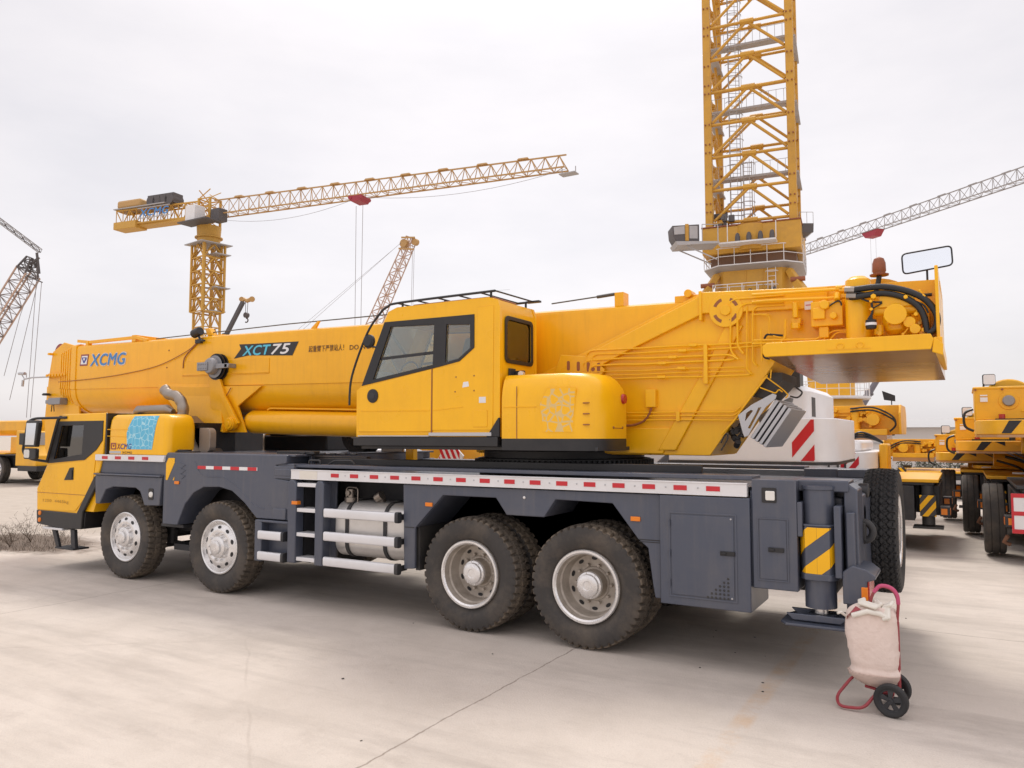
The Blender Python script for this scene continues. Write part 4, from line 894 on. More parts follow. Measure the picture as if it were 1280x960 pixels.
# interior
b=MB(); b.box(-4.95,-4.45,.2,.62,2.05,2.40); b.prism([(-4.62,2.35),(-4.42,2.35),(-4.32,2.95),(-4.45,2.97)],.2,.62); b.prism([(-4.45,2.95),(-4.36,2.95),(-4.36,3.1),(-4.43,3.1)],.3,.5); b.build('seat',SEAT,oc,.04,seg=3)
b=MB(); b.box(-5.1,-4.6,.1,.19,2.3,2.5); b.box(-5.1,-4.6,.63,.72,2.3,2.5); b.box(-5.66,-5.45,.1,.75,2.0,2.52); b.box(-3.98,-3.965,.08,.76,2.0,3.2); b.build('console',INT,oc,.02)
b=MB(); b.tube([(-5.35+.05*math.cos(R(a)),.42+.17*math.sin(R(a)),2.62+.15*math.cos(R(a))) for a in range(0,360,20)],.012,6,closed=True); b.cyl((-5.5,.42,2.45),(-5.35,.42,2.62),.015,n=8); b.build('steering_wheel',BLK,oc)
b=MB(); b.lathe([(.05,.10),(.05,.16)],(-5.45,0,2.88),n=16); b.build('fan',BLK,oc)
b=MB(); b.lathe([(.055,.0),(.075,.02),(.075,.05),(.055,.07)],(-5.60,0,2.98),n=20); b.tube([(-5.56,.03,2.92),(-5.45,.05,2.9)],.01,6); b.build('cab_mirror',BLK,oc)
# roof guard rail
def G3(x,z,y): return P(400+x/3.765,180+z/3.765,y)
b=MB(); 
n0=[(-5.86,.02,2.28),(-5.83,.02,2.60),(-5.62,.02,3.06),(-5.45,.03,3.27),(-5.34,.03,3.34),(-5.15,.03,3.37),(-3.97,.03,3.385)]
b.tube(spline(n0,6),.013,8); f0=[(-5.2,.78,3.37),(-3.90,.78,3.385)]; b.tube(f0,.013,8)
for x in (-5.22,-4.95,-4.68,-4.42,-4.15,-3.97): 
    b.tube([(x,.03,3.37+.012*(x+5.2)),(x+.02,.78,3.37+.012*(x+5.2))],.009,6)
for x in (-5.15,-4.03):
    for y in (.05,.76): b.tube([(x,y,3.32),(x,y,3.37+.012*(x+5.2))],.012,6)
b.tube([(-3.97,.03,3.385),(-3.80,.03,3.38)],.001,4); b.box(-4.02,-3.86,.74,.80,3.37,3.39)
b.build('roof_rail',BLK,oc)
b=MB(); b.box(-5.05,-4.05,.10,.60,3.325,3.350); b.build('roof_hatch',BROWN,oc,.01)
b=MB(); b.cyl((-4.75,.3,3.36),(-4.75,.3,3.40),.03,n=12); b.build('roof_knob',BLK,oc)
# hinge bracket
b=MB(); b.box(-3.918,-3.90,.20,.32,2.47,2.62); b.box(-3.90,-3.80,.30,.34,2.50,2.60); b.build('hinge',GREY2,oc,.004)
b=MB(); b.cyl((-3.80,.24,2.56),(-3.80,.28,2.56),.03,n=16); b.build('hinge_pin',ALU,oc)
# ---- side machinery cover
def cring(z,i=0): 
    o=[(-3.885,.02),(-3.10,.02),(-2.98,.055),(-2.90,.13),(-2.86,.24),(-2.845,.36),(-2.845,.66),(-3.885,.66)]
    c=(-3.885,.9); return [(x-(i*.9 if x>-3.7 else 0),y+(i*.5 if y<.6 else -i*.3),z) for x,y in o]
b=MB(); b.loft([cring(1.915),cring(1.96),cring(2.30),cring(2.40,.03),cring(2.48,.09),cring(2.53,.16),cring(2.54,.22)])
mc=b.build('machinery_cover',YEL,T,0,smooth=38)
b=MB(); b.loft([[(x,y-.004 if y<.5 else y,z) for x,y,_ in cring(0)] for z in (1.80,1.915)]); b.build('cover_skirt',BLK,mc,.004)
b=MB(); b.box(-3.72,-3.712,.0165,.02,1.81,2.42); b.build('seam',BROWN,mc)
b=MB(); b.tube([(-3.87,.019,2.22),(-3.50,.019,2.22)],.005,6); b.build('pressed_line',YEL,mc)
b=MB(); b.prism([(-3.46,2.24),(-3.38,2.385),(-3.09,2.385),(-3.12,1.98),(-3.42,1.98)],.016,.019); b.build('cell_decal',CELLG,mc,smooth=0)
b=MB(); b.prism([(-3.47,2.24),(-3.39,2.395),(-3.08,2.395),(-3.11,1.97),(-3.43,1.97)],.0175,.0195); b.build('raised_panel',YEL,mc,.001)
b=MB()
for z in (2.25,2.15,2.05): b.nxt(); b.box(-3.02,-2.96,.035,.055,z-.010,z+.0)
for y in (.34,.56): b.nxt(); b.lathe([(.014,-2.845),(.010,-2.838)],(0,y,2.02),'x',8)
b.nxt(); b.box(-2.846,-2.842,.34,.56,2.012,2.018); b.build('catch',BROWN,mc)
b=MB(); b.lathe([(.05,-2.845),(.045,-2.82)],(0,.58,2.30),'x',16); b.build('side_marker',REDL,mc)
# ================================================================== boom
SL=.017
def bz(x): return 2.79+(-6.6-x)*SL
def bsec(x,k=1,s=1,low=True):
    zc=bz(x); o=[]
    pts=[(-.34,.575),(-.405,.55),(-.42,.51),(-.42,-.17)]
    if low: pts+=[(-.408,-.175)]
    r=[(-.408*math.cos(R(a)),-.20-.375*math.sin(R(a))) for a in range(5,91,8)]+[(0,-.575)]
    half=pts+r; full=half+[(-a,c) for a,c in reversed(half[:-1])]
    return [(x,1.4+a*s,zc+c*s) for a,c in full]
b=MB(); b.loft([bsec(-2.0),bsec(-4),bsec(-6),bsec(-8),bsec(-10),bsec(-12.86)])
bm_=b.build('boom',YEL2,T,0,smooth=22)
b=MB(); b.box(-3.95,-3.25,1.05,1.75,3.30,3.36) if False else None
b=MB(); b.loft([bsec(-12.82,s=1.035),bsec(-12.92,s=1.035)]); b.loft([bsec(-12.92,s=1.01),bsec(-12.98,s=1.01)])
b.build('boom_collar',YEL2,bm_,.006)
x=-12.98
for k in range(5):
    s=.965-.035*k; b=MB(); b.loft([bsec(x+.05,s=s),bsec(x-.065,s=s)]); b.loft([bsec(x-.04,s=s+.03),bsec(x-.075,s=s+.03)]); b.build('boom_section',YEL2,bm_,.005); x-=.092
# head
hz=bz(-13.6)
b=MB()
HP=[(P(u,v,1.07).x,P(u,v,1.07).z) for u,v in ((97,433),(80,428),(66,440),(61,470),(56,520),(56,560),(60,572),(72,562),(88,543),(99,522),(97,470))]
for y in (1.07,1.69): b.prism(HP,y,y+.04)
b.box(-13.75,-13.2,1.11,1.69,hz+.42,hz+.46); b.box(-13.8,-13.2,1.11,1.69,hz-.3,hz-.26); b.box(-13.93,-13.88,1.11,1.69,hz-.6,hz-.1); b.box(-13.75,-13.68,1.0,1.8,hz+.44,hz+.48)
hd_=b.build('boom_head',YEL2,bm_,.01)
for y in (1.18,1.32,1.46,1.6):
    b=MB(); b.lathe([(.17,y-.03),(.18,y-.03),(.15,y-.01),(.15,y+.01),(.18,y+.03),(.17,y+.03)],(-13.62,0,hz+.47),n=28); b.nxt(); b.lathe([(.17,y-.03),(.15,y),(.17,y+.03)],(-13.75,0,hz-.75),n=28); b.build('sheave',MAR,hd_)
b=MB(); q=P(60,470,1.03); q2=P(95,469,1.03); b.box(q.x,q2.x,1.03,1.07,q.z-.03,q.z+.04)
for k in range(7): b.cyl((q.x+.04+.09*k,.98,q.z),(q.x+.04+.09*k,1.04,q.z),.025,n=8)
b.build('bracket_row',YEL2,hd_)
b=MB(); q=lambda u,v:P(u,v,1.0); b.tube([q(62,471),q(40,472),q(30,474)],.014,6); b.tube([q(31,474),q(27,468)],.010,6); b.cyl(q(24,467),q(31,467),.028,n=8); b.cyl(q(33,472),q(33,466),.008); b.cyl(q(28,483),q(29,475),.022,n=8); b.build('wind_sensor_arm',GALV,hd_)
b=MB(); q=P(61,506,.95); q2=P(76,497,.95); b.box(q.x,q2.x,.93,1.07,q.z,q2.z); b.box(q.x-.12,q.x,.95,1.05,q.z+.02,q2.z-.03); b.build('sensor_box',GRYP,hd_,.01)
b=MB(); q3=P(58,493,1.0); b.lathe([(.06,q3.z-.02),(.07,q3.z),(.05,q3.z+.02)],(q3.x,1.0,0),'z',12); b.nxt(); b.tube([(q.x+.10,.95,q.z),(q.x+.08,.95,q.z-.12)],.008,6); b.nxt(); b.tube([(q.x+.15,.95,q.z),(q.x+.17,.95,q.z-.12)],.008,6); b.build('horn',BLK,hd_)
# top frame near tip
zt=bz(-12)+.575
b=MB(); b.tube([(-12.9,1.05,zt+.09),(-12.55,1.05,zt+.05),(-11.3,1.05,zt+.05),(-11.0,1.05,zt-.02)],.035,4); b.tube([(-12.5,1.7,zt+.09),(-11.3,1.7,zt+.08)],.03,4); b.box(-11.4,-11.3,1.03,1.75,zt-.02,zt+.09); b.tube([(-12.6,1.05,zt-.05),(-12.6,1.05,zt+.07)],.05,4); b.build('top_frame',YEL2,bm_,.004)
# support rails: rollers/brackets on top, rope along the top
b=MB(); b.tube([(-10.9,1.12,zt+.01),(-8.0,1.12,zt+.03),(-6.2,1.12,zt+.02),(-5.4,1.12,zt+.04)],.008,6); b.nxt(); b.tube([(-3.9,1.12,3.41),(-3.1,1.12,3.45)],.008,6); b.cyl((-3.35,1.12,3.435),(-3.15,1.12,3.447),.018,n=8); b.build('hoist_rope',ROPE,bm_)
b=MB(); b.box(-3.12,-3.02,1.05,1.2,bz(-3.1)+.57,bz(-3.1)+.72); b.nxt(); b.prism([(-9.62,bz(-9.6)+.56),(-9.5,bz(-9.6)+.56),(-9.6,bz(-9.6)+.70),(-9.70,bz(-9.6)+.70)],1.08,1.16); b.box(-9.6,-9.3,1.08,1.2,bz(-9.5)+.565,bz(-9.5)+.59); b.nxt(); b.prism([(-7.55,bz(-7.6)+.57),(-7.45,bz(-7.6)+.57),(-7.38,bz(-7.6)+.67),(-7.42,bz(-7.6)+.67)],1.08,1.11)
b.nxt(); b.box(-2.45,-2.15,1.0,1.8,3.27,3.34); b.cyl((-2.3,.95,3.35),(-2.3,1.1,3.35),.04); b.build('rope_guide',YEL2,bm_,.004)
# side plate strip and bracket under boom
YB=.98
b=MB(); b.prism([(-10.60,2.70),(-9.7,2.66),(-8.6,2.64),(-8.3,2.63),(-8.78,2.36),(-8.60,1.99),(-8.95,1.99),(-9.4,2.08),(-9.9,2.30)],.94,.975); b.prism([(-9.34,2.75),(-9.12,2.75),(-8.78,2.05),(-8.95,2.01),(-9.30,2.36)],.90,.94); b.prism([(-9.05,2.52),(-8.98,2.53),(-8.66,2.12),(-8.75,2.08)],.86,.90)
b.prism([(-10.60,2.70),(-9.7,2.66),(-8.3,2.63),(-8.78,2.36),(-8.60,1.99),(-8.95,1.99),(-9.9,2.30)],1.83,1.86)
b.tube([(-10.05,.972,bz(-10)-.0),(-8.2,.972,bz(-8.2)-.0)],.008,6); b.prism([(-10.05,bz(-10)-.02),(-10.05,bz(-10)+.20),(-8.2,bz(-8.2)+.20),(-8.2,bz(-8.2)-.02)],.972,.98)
b.add([(-10.62,.974,2.73),(-9.22,.974,2.68),(-8.95,.84,1.99),(-10.02,.86,2.30),(-10.62,1.0,2.73),(-9.22,1.0,2.68),(-8.95,1.0,1.99),(-10.02,1.2,2.30)],[(0,1,2,3),(4,5,6,7),(0,1,5,4),(1,2,6,5),(2,3,7,6),(3,0,4,7)])
b.build('cylinder_bracket',YEL2,bm_,.008)
b=MB(); b.lathe([(.09,.82),(.09,.90)],(-8.80,0,2.11),n=28); b.lathe([(.075,.80),(.075,.83)],(-8.80,0,2.11),n=28); b.lathe([(.035,.79),(.035,.83)],(-8.80,0,2.11),n=20); b.cyl((-8.80,.85,2.11),(-8.80,1.95,2.11),.06); b.build('pivot_pin',YEL2,bm_,.004)
b=MB(); b.cyl((-8.66,1.15,2.14),(-4.3,1.15,2.02),.165,n=40); b.cyl((-8.72,1.15,2.142),(-8.55,1.15,2.137),.14,n=32); lc=b.build('lift_cylinder',YEL2,T,smooth=40)
b=MB(); b.tube(fillet([(-8.35,1.1,2.30),(-8.3,1.1,2.325),(-5.6,1.1,2.245),(-5.4,1.1,2.2)],.05),.014,8); b.build('cylinder_pipe',YEL2,lc)
# cable reel
q=Vector((-9.20,.93,2.93))
b=MB(); b.lathe([(.175,-.03),(.19,-.035),(.19,-.02),(.15,-.02),(.15,.02),(.19,.02),(.19,.04),(.1,.04)],tuple(q),n=36); rl=b.build('cable_reel',BLK,bm_)
b=MB(); b.lathe([(.165,-.06),(.15,-.045),(.10,-.05)],tuple(q),n=30,)
b.lathe([(.125,-.05),(.12,-.12),(.10,-.15),(.05,-.155)],(q.x-.02,q.y,q.z+.005),n=20)
b.box(q.x-.24,q.x-.02,q.y-.17,q.y-.08,q.z-.06,q.z+.06); b.prism([(q.x-.02,q.z-.04),(q.x+.36,q.z-.035),(q.x+.38,q.z+.02),(q.x-.02,q.z+.04)],q.y-.12,q.y-.08); b.box(q.x+.28,q.x+.34,q.y-.12,q.y+.04,q.z-.03,q.z+.03)
for k in range(8): b.cyl((q.x-.2+.05*(k%4),q.y-.18,q.z-.03+.06*(k//4)),(q.x-.2+.05*(k%4),q.y-.17,q.z-.03+.06*(k//4)),.010,n=6)
b.build('reel_motor',GRYP,rl,.012)
b=MB(); b.tube(spline([(-9.25,.93,2.75),(-9.22,.92,2.55),(-9.05,.92,2.47),(-8.9,.92,2.62)],8),.006,6); b.tube(spline([(-13.3,.96,2.86),(-12.3,.965,2.88),(-11.4,.965,2.93),(-10.6,.965,3.02),(-9.95,.965,3.20),(-9.70,.965,3.33),(-9.62,.965,3.38)],8),.006,6); b.tube(spline([(-9.72,.965,3.3),(-9.98,.965,3.12),(-10.02,.965,2.95)],5),.008,6); b.build('signal_cable',BROWN,bm_)
b=MB(); b.cyl((-9.75,.93,3.44),(-9.6,.93,3.48),.065,n=16); b.tube([(-9.65,.93,3.42),(-9.58,.93,3.33),(-9.5,.93,3.33)],.018,8); b.box(-9.72,-9.60,.93,1.0,3.30,3.36); b.build('boom_camera',BLK,bm_,.006)
b=MB()
for x,z in ((-10.38,3.24),(-10.42,2.98)): b.nxt(); b.lathe([(.014,.978),(.012,.974)],(x,0,z),n=8)
b.build('hole',BROWN,bm_)
# lettering on the boom, following its slope
XD=Vector((1,0,-SL)).normalized(); UDv=Vector((SL,0,1)).normalized(); YT=.9765
def bp(x,dz): return (x,YT,bz(x)+dz)
def bprism(b,pts,org,y0=0,y1=.0): 
    o=Vector(org); b.add([tuple(o+XD*a+UDv*c) for a,c in pts],[tuple(range(len(pts)))])
b=MB(); bprism(b,[(0,0),(1.30,.0),(1.30,.205),(0,.205)],bp(-12.80+.03,.175)); 
b.v=[(x,y+.001,z) for x,y,z in b.v]; 
b=MB(); 
o=bp(-12.72,.215); bprism(b,[(0,0),(.22,0),(.255,.19),(.035,.19)],o); em=b.build('emblem',MAR,bm_,smooth=0,recalc=False)
b=MB(); b.v=[]; 
b.add([tuple(Vector(o)+XD*a+UDv*c+Vector((0,-.002,0))) for a,c in ((.03,.025),(.20,.025),(.227,.165),(.058,.165))],[(0,1,2,3)]); b.build('emblem_field',WHT,em,smooth=0,recalc=False)
b=MB(); b.add([tuple(Vector(o)+XD*a+UDv*c+Vector((0,-.004,0))) for a,c in ((.062,.14),(.195,.14),(.20,.11),(.145,.045),(.112,.045),(.07,.11))],[(0,1,2,3,4,5)]); b.build('emblem_mark',NBLU,em,smooth=0,recalc=False)
b=MB(); b.add([tuple(Vector(o)+XD*a+UDv*c+Vector((0,-.006,0))) for a,c in ((.10,.125),(.165,.125),(.132,.075))],[(0,1,2)]); b.build('emblem_notch',WHT,em,smooth=0,recalc=False)
def btext(s,x,dz,w,h,m,bold=.03,shear=.2,off=0,name='boom_lettering'):
    b=MB(); o_=Vector(bp(x,dz))+Vector((0,-off,0)); put_text(b,s,w,h,o_,XD,UDv,bold,shear); return b.build(name,m,bm_,smooth=0,recalc=False)
WOUT=mat('white_letter_edge',(.70,.60,.50),.5)
btext('XCMG',-12.425,.200,.98,.205,WOUT,bold=.075,off=.0)
btext('XCMG',-12.41,.21,.95,.185,LBLU,bold=.045,off=.0022)
ob=btext('XCT75',-8.72,.235,.95,.15,BLK,off=0) if False else None
b=MB(); o=Vector(bp(-8.92,.21)); 
b.add([tuple(o+XD*a+UDv*c) for a,c in ((0,0),(.30,.035),(1.16,.005),(1.27,.19),(.36,.195),(.10,.20),(.14,.135))],[tuple(range(7))]); b.build('model_plate',BLK,bm_,smooth=0,recalc=False)
btext('XCT',-8.74,.245,.56,.135,CYAN,bold=.05,shear=.25,off=.002); btext('75',-8.165,.245,.36,.135,WHT,bold=.05,shear=.25,off=.002)
btext('起重臂下严禁站人！',-7.46,.245,.62,.085,TXT,bold=.01,shear=0,off=.001); btext('DO NOT STAND UNDER BOOM',-6.74,.25,1.5,.06,TXT,bold=.02,shear=0,off=.001)
# ================================================================== wheeled shopping bag
BT=thing('trolley_bag',(-.60,-.22,0),'worn pinkish white canvas shopping trolley bag with red handle standing on the concrete','trolley bag')
C0=Vector((-.605,-.24,0))
def ring(z,hw,hd,jit=0,cx=0,cy=0,n=28,ph=0):
    out=[]
    for k in range(n):
        a=2*math.pi*k/n; c,s=math.cos(a),math.sin(a); p=3.0
        r=1/((abs(c)**p+abs(s)**p)**(1/p)); j=1+jit*(math.sin(5*a+z*17+ph)*.5+math.sin(9*a-z*31)*.35+math.sin(14*a+z*9)*.2)
        out.append((C0.x+cx+hw*r*c*j,C0.y+cy+hd*r*s*j,z))
    return out
b=MB(); zs=[(.23,.155,.10,.04),(.26,.165,.115,.05),(.29,.150,.108,.05),(.34,.160,.12,.035),(.42,.165,.125,.03),(.50,.170,.128,.03),(.57,.170,.128,.035),(.63,.168,.125,.045),(.67,.160,.118,.07),(.70,.14,.10,.10),(.72,.10,.08,.12)]
rs=[]
for i in range(len(zs)-1):
    for q in range(4):
        t=q/4; rs.append(ring(*[zs[i][k]*(1-t)+zs[i+1][k]*t for k in range(4)],cx=.01*math.sin(zs[i][0]*9)))
rs.append(ring(*zs[-1])); b.loft(rs); bagm=b.build('bag_body',CLOTH,BT,smooth=60)
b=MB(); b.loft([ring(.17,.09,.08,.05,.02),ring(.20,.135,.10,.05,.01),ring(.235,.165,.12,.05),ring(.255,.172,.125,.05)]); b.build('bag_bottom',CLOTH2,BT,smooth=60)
b=MB()
random.seed(3)
for k in range(7):
    x=random.uniform(-.07,.12); y=random.uniform(-.10,.05); z=.70+random.uniform(-.01,.05); M=Matrix.Translation(C0+Vector((x,y,z)))@Matrix.Rotation(random.uniform(-1,1),4,'Y')@Matrix.Rotation(random.uniform(-.6,.6),4,'X')@Matrix.Rotation(random.uniform(0,3),4,'Z')
    st=len(b.v); b.box(-.07,.07,-.03,.03,-.012,.012); b.xf(M,st)
b.build('top_flap',CREAM,BT,.01)
b=MB(); b.tube([tuple(C0+Vector(q)) for q in ((-.12,-.125,.66),(-.02,-.13,.70),(.06,-.12,.69),(.12,-.12,.66))],.018,10); b.tube([tuple(C0+Vector(q)) for q in ((-.17,-.06,.64),(-.20,-.08,.665),(-.22,-.1,.66))],.010,6); b.build('tied_strap',CREAM,BT)
b=MB()
pts=[C0+Vector(q) for q in ((-.165,-.06,.60),(-.16,-.10,.64),(-.13,-.125,.675),(-.06,-.11,.705),(-.10,-.08,.72),(-.15,-.05,.66))]; b.add([tuple(p) for p in pts],[(0,1,5),(1,2,4,5),(2,3,4)]); b.build('red_lining',REDB,BT)
b=MB(); 
hl=[C0+Vector(q) for q in ((.155,.02,.10),(.155,.02,.60),(.17,.03,.76),(.14,.03,.84),(.06,.03,.865),(.0,.03,.80),(-.02,.03,.70))]
b.tube(fillet(hl,.06,5),.011,8); hr_=[C0+Vector(q) for q in ((.155,.11,.10),(.155,.11,.60))]; b.tube(hr_,.010,8)
fr=b.build('handle_frame',REDB,BT)
b=MB(); b.tube(fillet([C0+Vector(q) for q in ((.168,.03,.74),(.165,.03,.80),(.14,.03,.842),(.10,.03,.862),(.05,.03,.862),(.01,.03,.81))],.05,5),.014,10); b.build('grip',mat('pink_grip',(.50,.07,.16),.5),fr)
b=MB(); b.tube(fillet([C0+Vector(q) for q in ((.12,-.06,.14),(.02,-.08,.13),(-.06,-.16,.03),(-.22,-.16,.02),(-.25,-.06,.06),(-.15,.0,.19),(-.10,.03,.22))],.05,5),.011,8); b.tube([C0+Vector(q) for q in ((-.06,-.02,.15),(.13,-.06,.13))],.011,8); b.cyl(tuple(C0+Vector((.115,-.17,.113))),tuple(C0+Vector((.115,.17,.113))),.008); b.build('base_frame',REDB,BT)
for dy,s in ((-.15,1),(.16,-1)):
    c=C0+Vector((.115,dy,.113)); M=Matrix.Translation(c)@Matrix.Rotation(R(-12) if s>0 else R(168),4,'Z')
    b=MB(); b.lathe([(.075,-.018),(.085,-.026),(.104,-.026),(.112,-.018),(.1125,0),(.112,.018),(.104,.026),(.085,.026),(.075,.018)],n=48,cap=False); b.lathe([(.075,.018),(.075,-.018)],n=48,cap=False); b.xf(M); wh=b.build('wheel_tyre',RUBC,BT,smooth=40)
    b=MB(); b.lathe([(.077,-.017),(.072,-.020),(.066,-.012),(.066,.01),(.077,.012)],n=48,cap=False); b.lathe([(.022,-.026),(.020,-.030),(.012,-.031),(.011,-.022),(.004,-.022)],n=24); b.lathe([(.018,-.024),(.018,.012)],n=24)
    for k in range(5):
        a=2*math.pi*k/5+.3; ca,sa=math.cos(a),math.sin(a)
        b.add([( .014*ca-w*sa*1.0, y, .014*sa+w*ca) for y in (-.018,-.008) for w in (-.012,.012)]+[( .070*ca-w*sa, y, .070*sa+w*ca) for y in (-.014,-.004) for w in (-.020,.020)],[(0,1,3,2),(4,6,7,5),(0,4,5,1),(2,3,7,6),(0,2,6,4),(1,5,7,3)])
    b.xf(M); b.build('wheel_rim',GREY2,wh,.002)
# ================================================================== yard cranes behind and to the right
class Y:                                        # local frame: rear at x=0, body runs to -x; s=-1 turns it round
    def __init__(s,t,rx,ry,d): s.t=t;s.rx=rx;s.ry=ry;s.d=d
    def m(s,b): b.v=[(s.rx+s.d*x,s.ry+y,z) for x,y,z in b.v]; return b
def yc_chassis(y,dk,trim,deckz=1.2,jack=True,spare=True,wheels=True,L=11.6):
    t=y.t
    b=MB(); b.box(-L,-.35,.45,2.35,.62,deckz-.05); b.box(-L,-.12,.03,2.77,deckz-.05,deckz); y.m(b).build('chassis_frame',dk,t,.01)
    b=MB(); b.box(-L+1.5,-.05,.0,2.8,deckz,deckz+.055); y.m(b).build('deck_edge',trim,t,.01)
    for q in (0,1):
        b=MB(); yy=(0,.45) if q==0 else (2.35,2.8); b.box(-.98,-.42,yy[0],yy[1],.52,deckz-.06); y.m(b).build('locker',dk,t,.012)
        b=MB(); b.box(-2.0,-1.0,yy[0]+.0,yy[1],.60,deckz-.06); y.m(b).build('tool_cabinet',dk,t,.012)
    if jack:
        for yy in (.10,2.70):
            b=MB(); b.cyl((-.22,yy,.45),(-.22,yy,deckz-.05),.10,n=16); b.box(-.34,-.10,yy-.14,yy+.14,.60,.95); b.box(-.45,.0,yy-.22,yy+.22,.40,.43); j=y.m(b).build('outrigger_jack',GREY2,t,.005)
            b=MB(); e=yy-.145 if yy<1 else yy+.145; 
            stripes(b,-.34,-.10,.60,.95,.09,.09,.8,min(e,e-.004),max(e,e-.004)+.002); y.m(b).build('hazard_stripe',YEL,j,smooth=0)
    b=MB(); b.box(-.30,-.05,.25,2.55,.62,deckz-.06); y.m(b).build('rear_bumper',dk,t,.01)
    for yy in (.05,2.45):
        b=MB(); b.box(-.05,.10,yy,yy+.32,.60,.76); tl=y.m(b).build('tail_lamp',GREY2,t,.008)
        b=MB(); b.box(.10,.108,yy+.03,yy+.16,.63,.73); b.box(-.03,.06,yy-.006,yy,.63,.73); y.m(b).build('turn_lens',ORG,tl); b=MB(); b.box(.10,.108,yy+.18,yy+.29,.63,.73); y.m(b).build('brake_lens',REDL,tl)
    if spare:
        c=(y.rx+y.d*.20,y.ry+1.40,.60); sp=inst('spare_wheel',WF,t,c,(0,0,R(90) if y.d>0 else R(-90))); inst('tyre',STY,sp)
        b=MB(); b.cyl((-.1,1.4,.62),(.2,1.4,.62),.08); b.tube([(.05,.7,.40),(.10,.75,.30),(.02,.8,.26)],.03,8); y.m(b).build('tow_hook',mat('rust_hook',(.25,.12,.07),.6) if 'rust_hook' not in bpy.data.materials else bpy.data.materials['rust_hook'],t)
    if wheels:
        for x in (-2.5,-3.8,-7.6,-9.4):
            for yy,sd in ((.195,1),(2.605,-1)):
                wheel(t,y.rx+y.d*x,y.ry+yy,'rear' if x>-4 else 'front',sd,tm=STY)
def yc_cab(y,mt,glass):
    t=y.t; b=MB(); S=[(-12.4,.75),(-12.45,1.15),(-12.1,1.55),(-11.85,2.12),(-10.9,2.16),(-10.9,.75)]; b.prism(S,0,2.8); c=y.m(b).build('driver_cab',mt,t,.03)
    b=MB(); b.prism([(-12.05,1.55),(-11.82,2.05),(-11.15,2.05),(-11.15,1.6)],-.01,2.81); y.m(b).build('side_window',BLK,c)
    b=MB(); b.add([(-12.115,.15,1.58),(-12.115,2.65,1.58),(-11.875,2.65,2.08),(-11.875,.15,2.08)],[(0,1,2,3)]); y.m(b).build('windscreen',glass,c,smooth=0)
    b=MB(); b.box(-12.5,-11.1,-.01,2.81,.55,.76); y.m(b).build('bumper',BLK,c,.02)
    b=MB(); b.box(-12.47,-12.45,.9,1.9,.95,1.05); y.m(b).build('plate',WHT,c)
def yc_boom(y,mt,z0,z1,x0=-1.2,x1=-13.5,yc=1.4,w=.38,rise=.0):
    b=MB(); 
    def sec(x,z): h=(z1-z0)/2; return [(x,yc+a,z+c) for a,c in [(-w*.8,h),(-w,h*.85),(-w,-h*.3),(-w*.8,-h*.75),(-w*.3,-h),(w*.3,-h),(w*.8,-h*.75),(w,-h*.3),(w,h*.85),(w*.8,h)]]
    zc=(z0+z1)/2; b.loft([sec(x0,zc),sec(x1,zc+rise)]); bo=y.m(b).build('boom',mt,y.t,0)
    b=MB(); b.box(x1-.9,x1-.0,yc-.3,yc+.3,zc+rise-.55,zc+rise+.45); y.m(b).build('boom_head',mt,bo,.03)
    b=MB(); b.lathe([(.28,yc-.34),(.30,yc-.33),(.30,yc+.33),(.28,yc+.34)],(x1-.95,0,zc+rise-.05),n=24); y.m(b).build('sheave',MAR,bo)
    return bo
def yc_bay(y,mt,zb,zt,x1=.35,x0=-2.2):            # winch bay with hoses, seen from the side
    t=y.t
    b=MB(); b.box(x0,x1-.05,.85,.92,zb,zt); b.box(x0,x1-.05,1.9,1.97,zb,zt); c=(zt-zb)*.28
    b.prism([(.55,zb),(2.2,zb),(2.5,zb+c),(2.5,zt-c),(2.2,zt),(.7,zt),(.5,zt-c),(.5,zb+c)],x1-.05,x1,'x'); ba=y.m(b).build('winch_bay',mt,t,.01)
    b=MB(); b.box(x0+.5,x1-.3,.42,2.0,zb-.02,zb+.12); y.m(b).build('tray',mt,ba,.01)
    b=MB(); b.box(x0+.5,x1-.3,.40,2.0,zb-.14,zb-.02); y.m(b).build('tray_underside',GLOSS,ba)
    random.seed(int(y.ry*10))
    b=MB()
    for k in range(34):
        x=random.uniform(x0+.2,x1-.25); z=random.uniform(zb+.15,zt-.1); r=random.uniform(.02,.06); b.cyl((x,.62,z),(x+random.uniform(-.1,.1),.85,z),r,n=7)
    for k in range(5): z=zb+.2+k*(zt-zb-.3)/5; b.tube([(x0,.80,z),(x1-.9,.80,z+.02)],.018,6)
    b.cyl((x1-.6,.5,(zb+zt)/2),(x1-.6,.85,(zb+zt)/2),.14,n=16); b.cyl((x1-1.0,.7,zb+.1),(x1-1.0,.7,zt-.05),.10,n=16)
    y.m(b).build('winch_fittings',mt,ba)
    zz=zt-.08
    for dz in (0,.07):
        b=MB(); b.tube(spline([(x1-1.1,.6,zz-dz),(x1-.6,.55,zz+.02-dz),(x1-.2,.55,zz-.18-dz),(x1-.12,.55,zz-.40),(x1-.25,.6,zz-.55)],6),.022,8); y.m(b).build('hydraulic_hose',HOSE,ba)
    b=MB(); b.cyl((x1-.2,.7,zt),(x1-.2,.7,zt+.15),.012); b.prism([(x1-.40,zt+.34),(x1-.12,zt+.22),(x1-.12,zt+.08),(x1-.36,zt+.12)],.68,.72,'y'); y.m(b).build('mirror',BLK,ba)
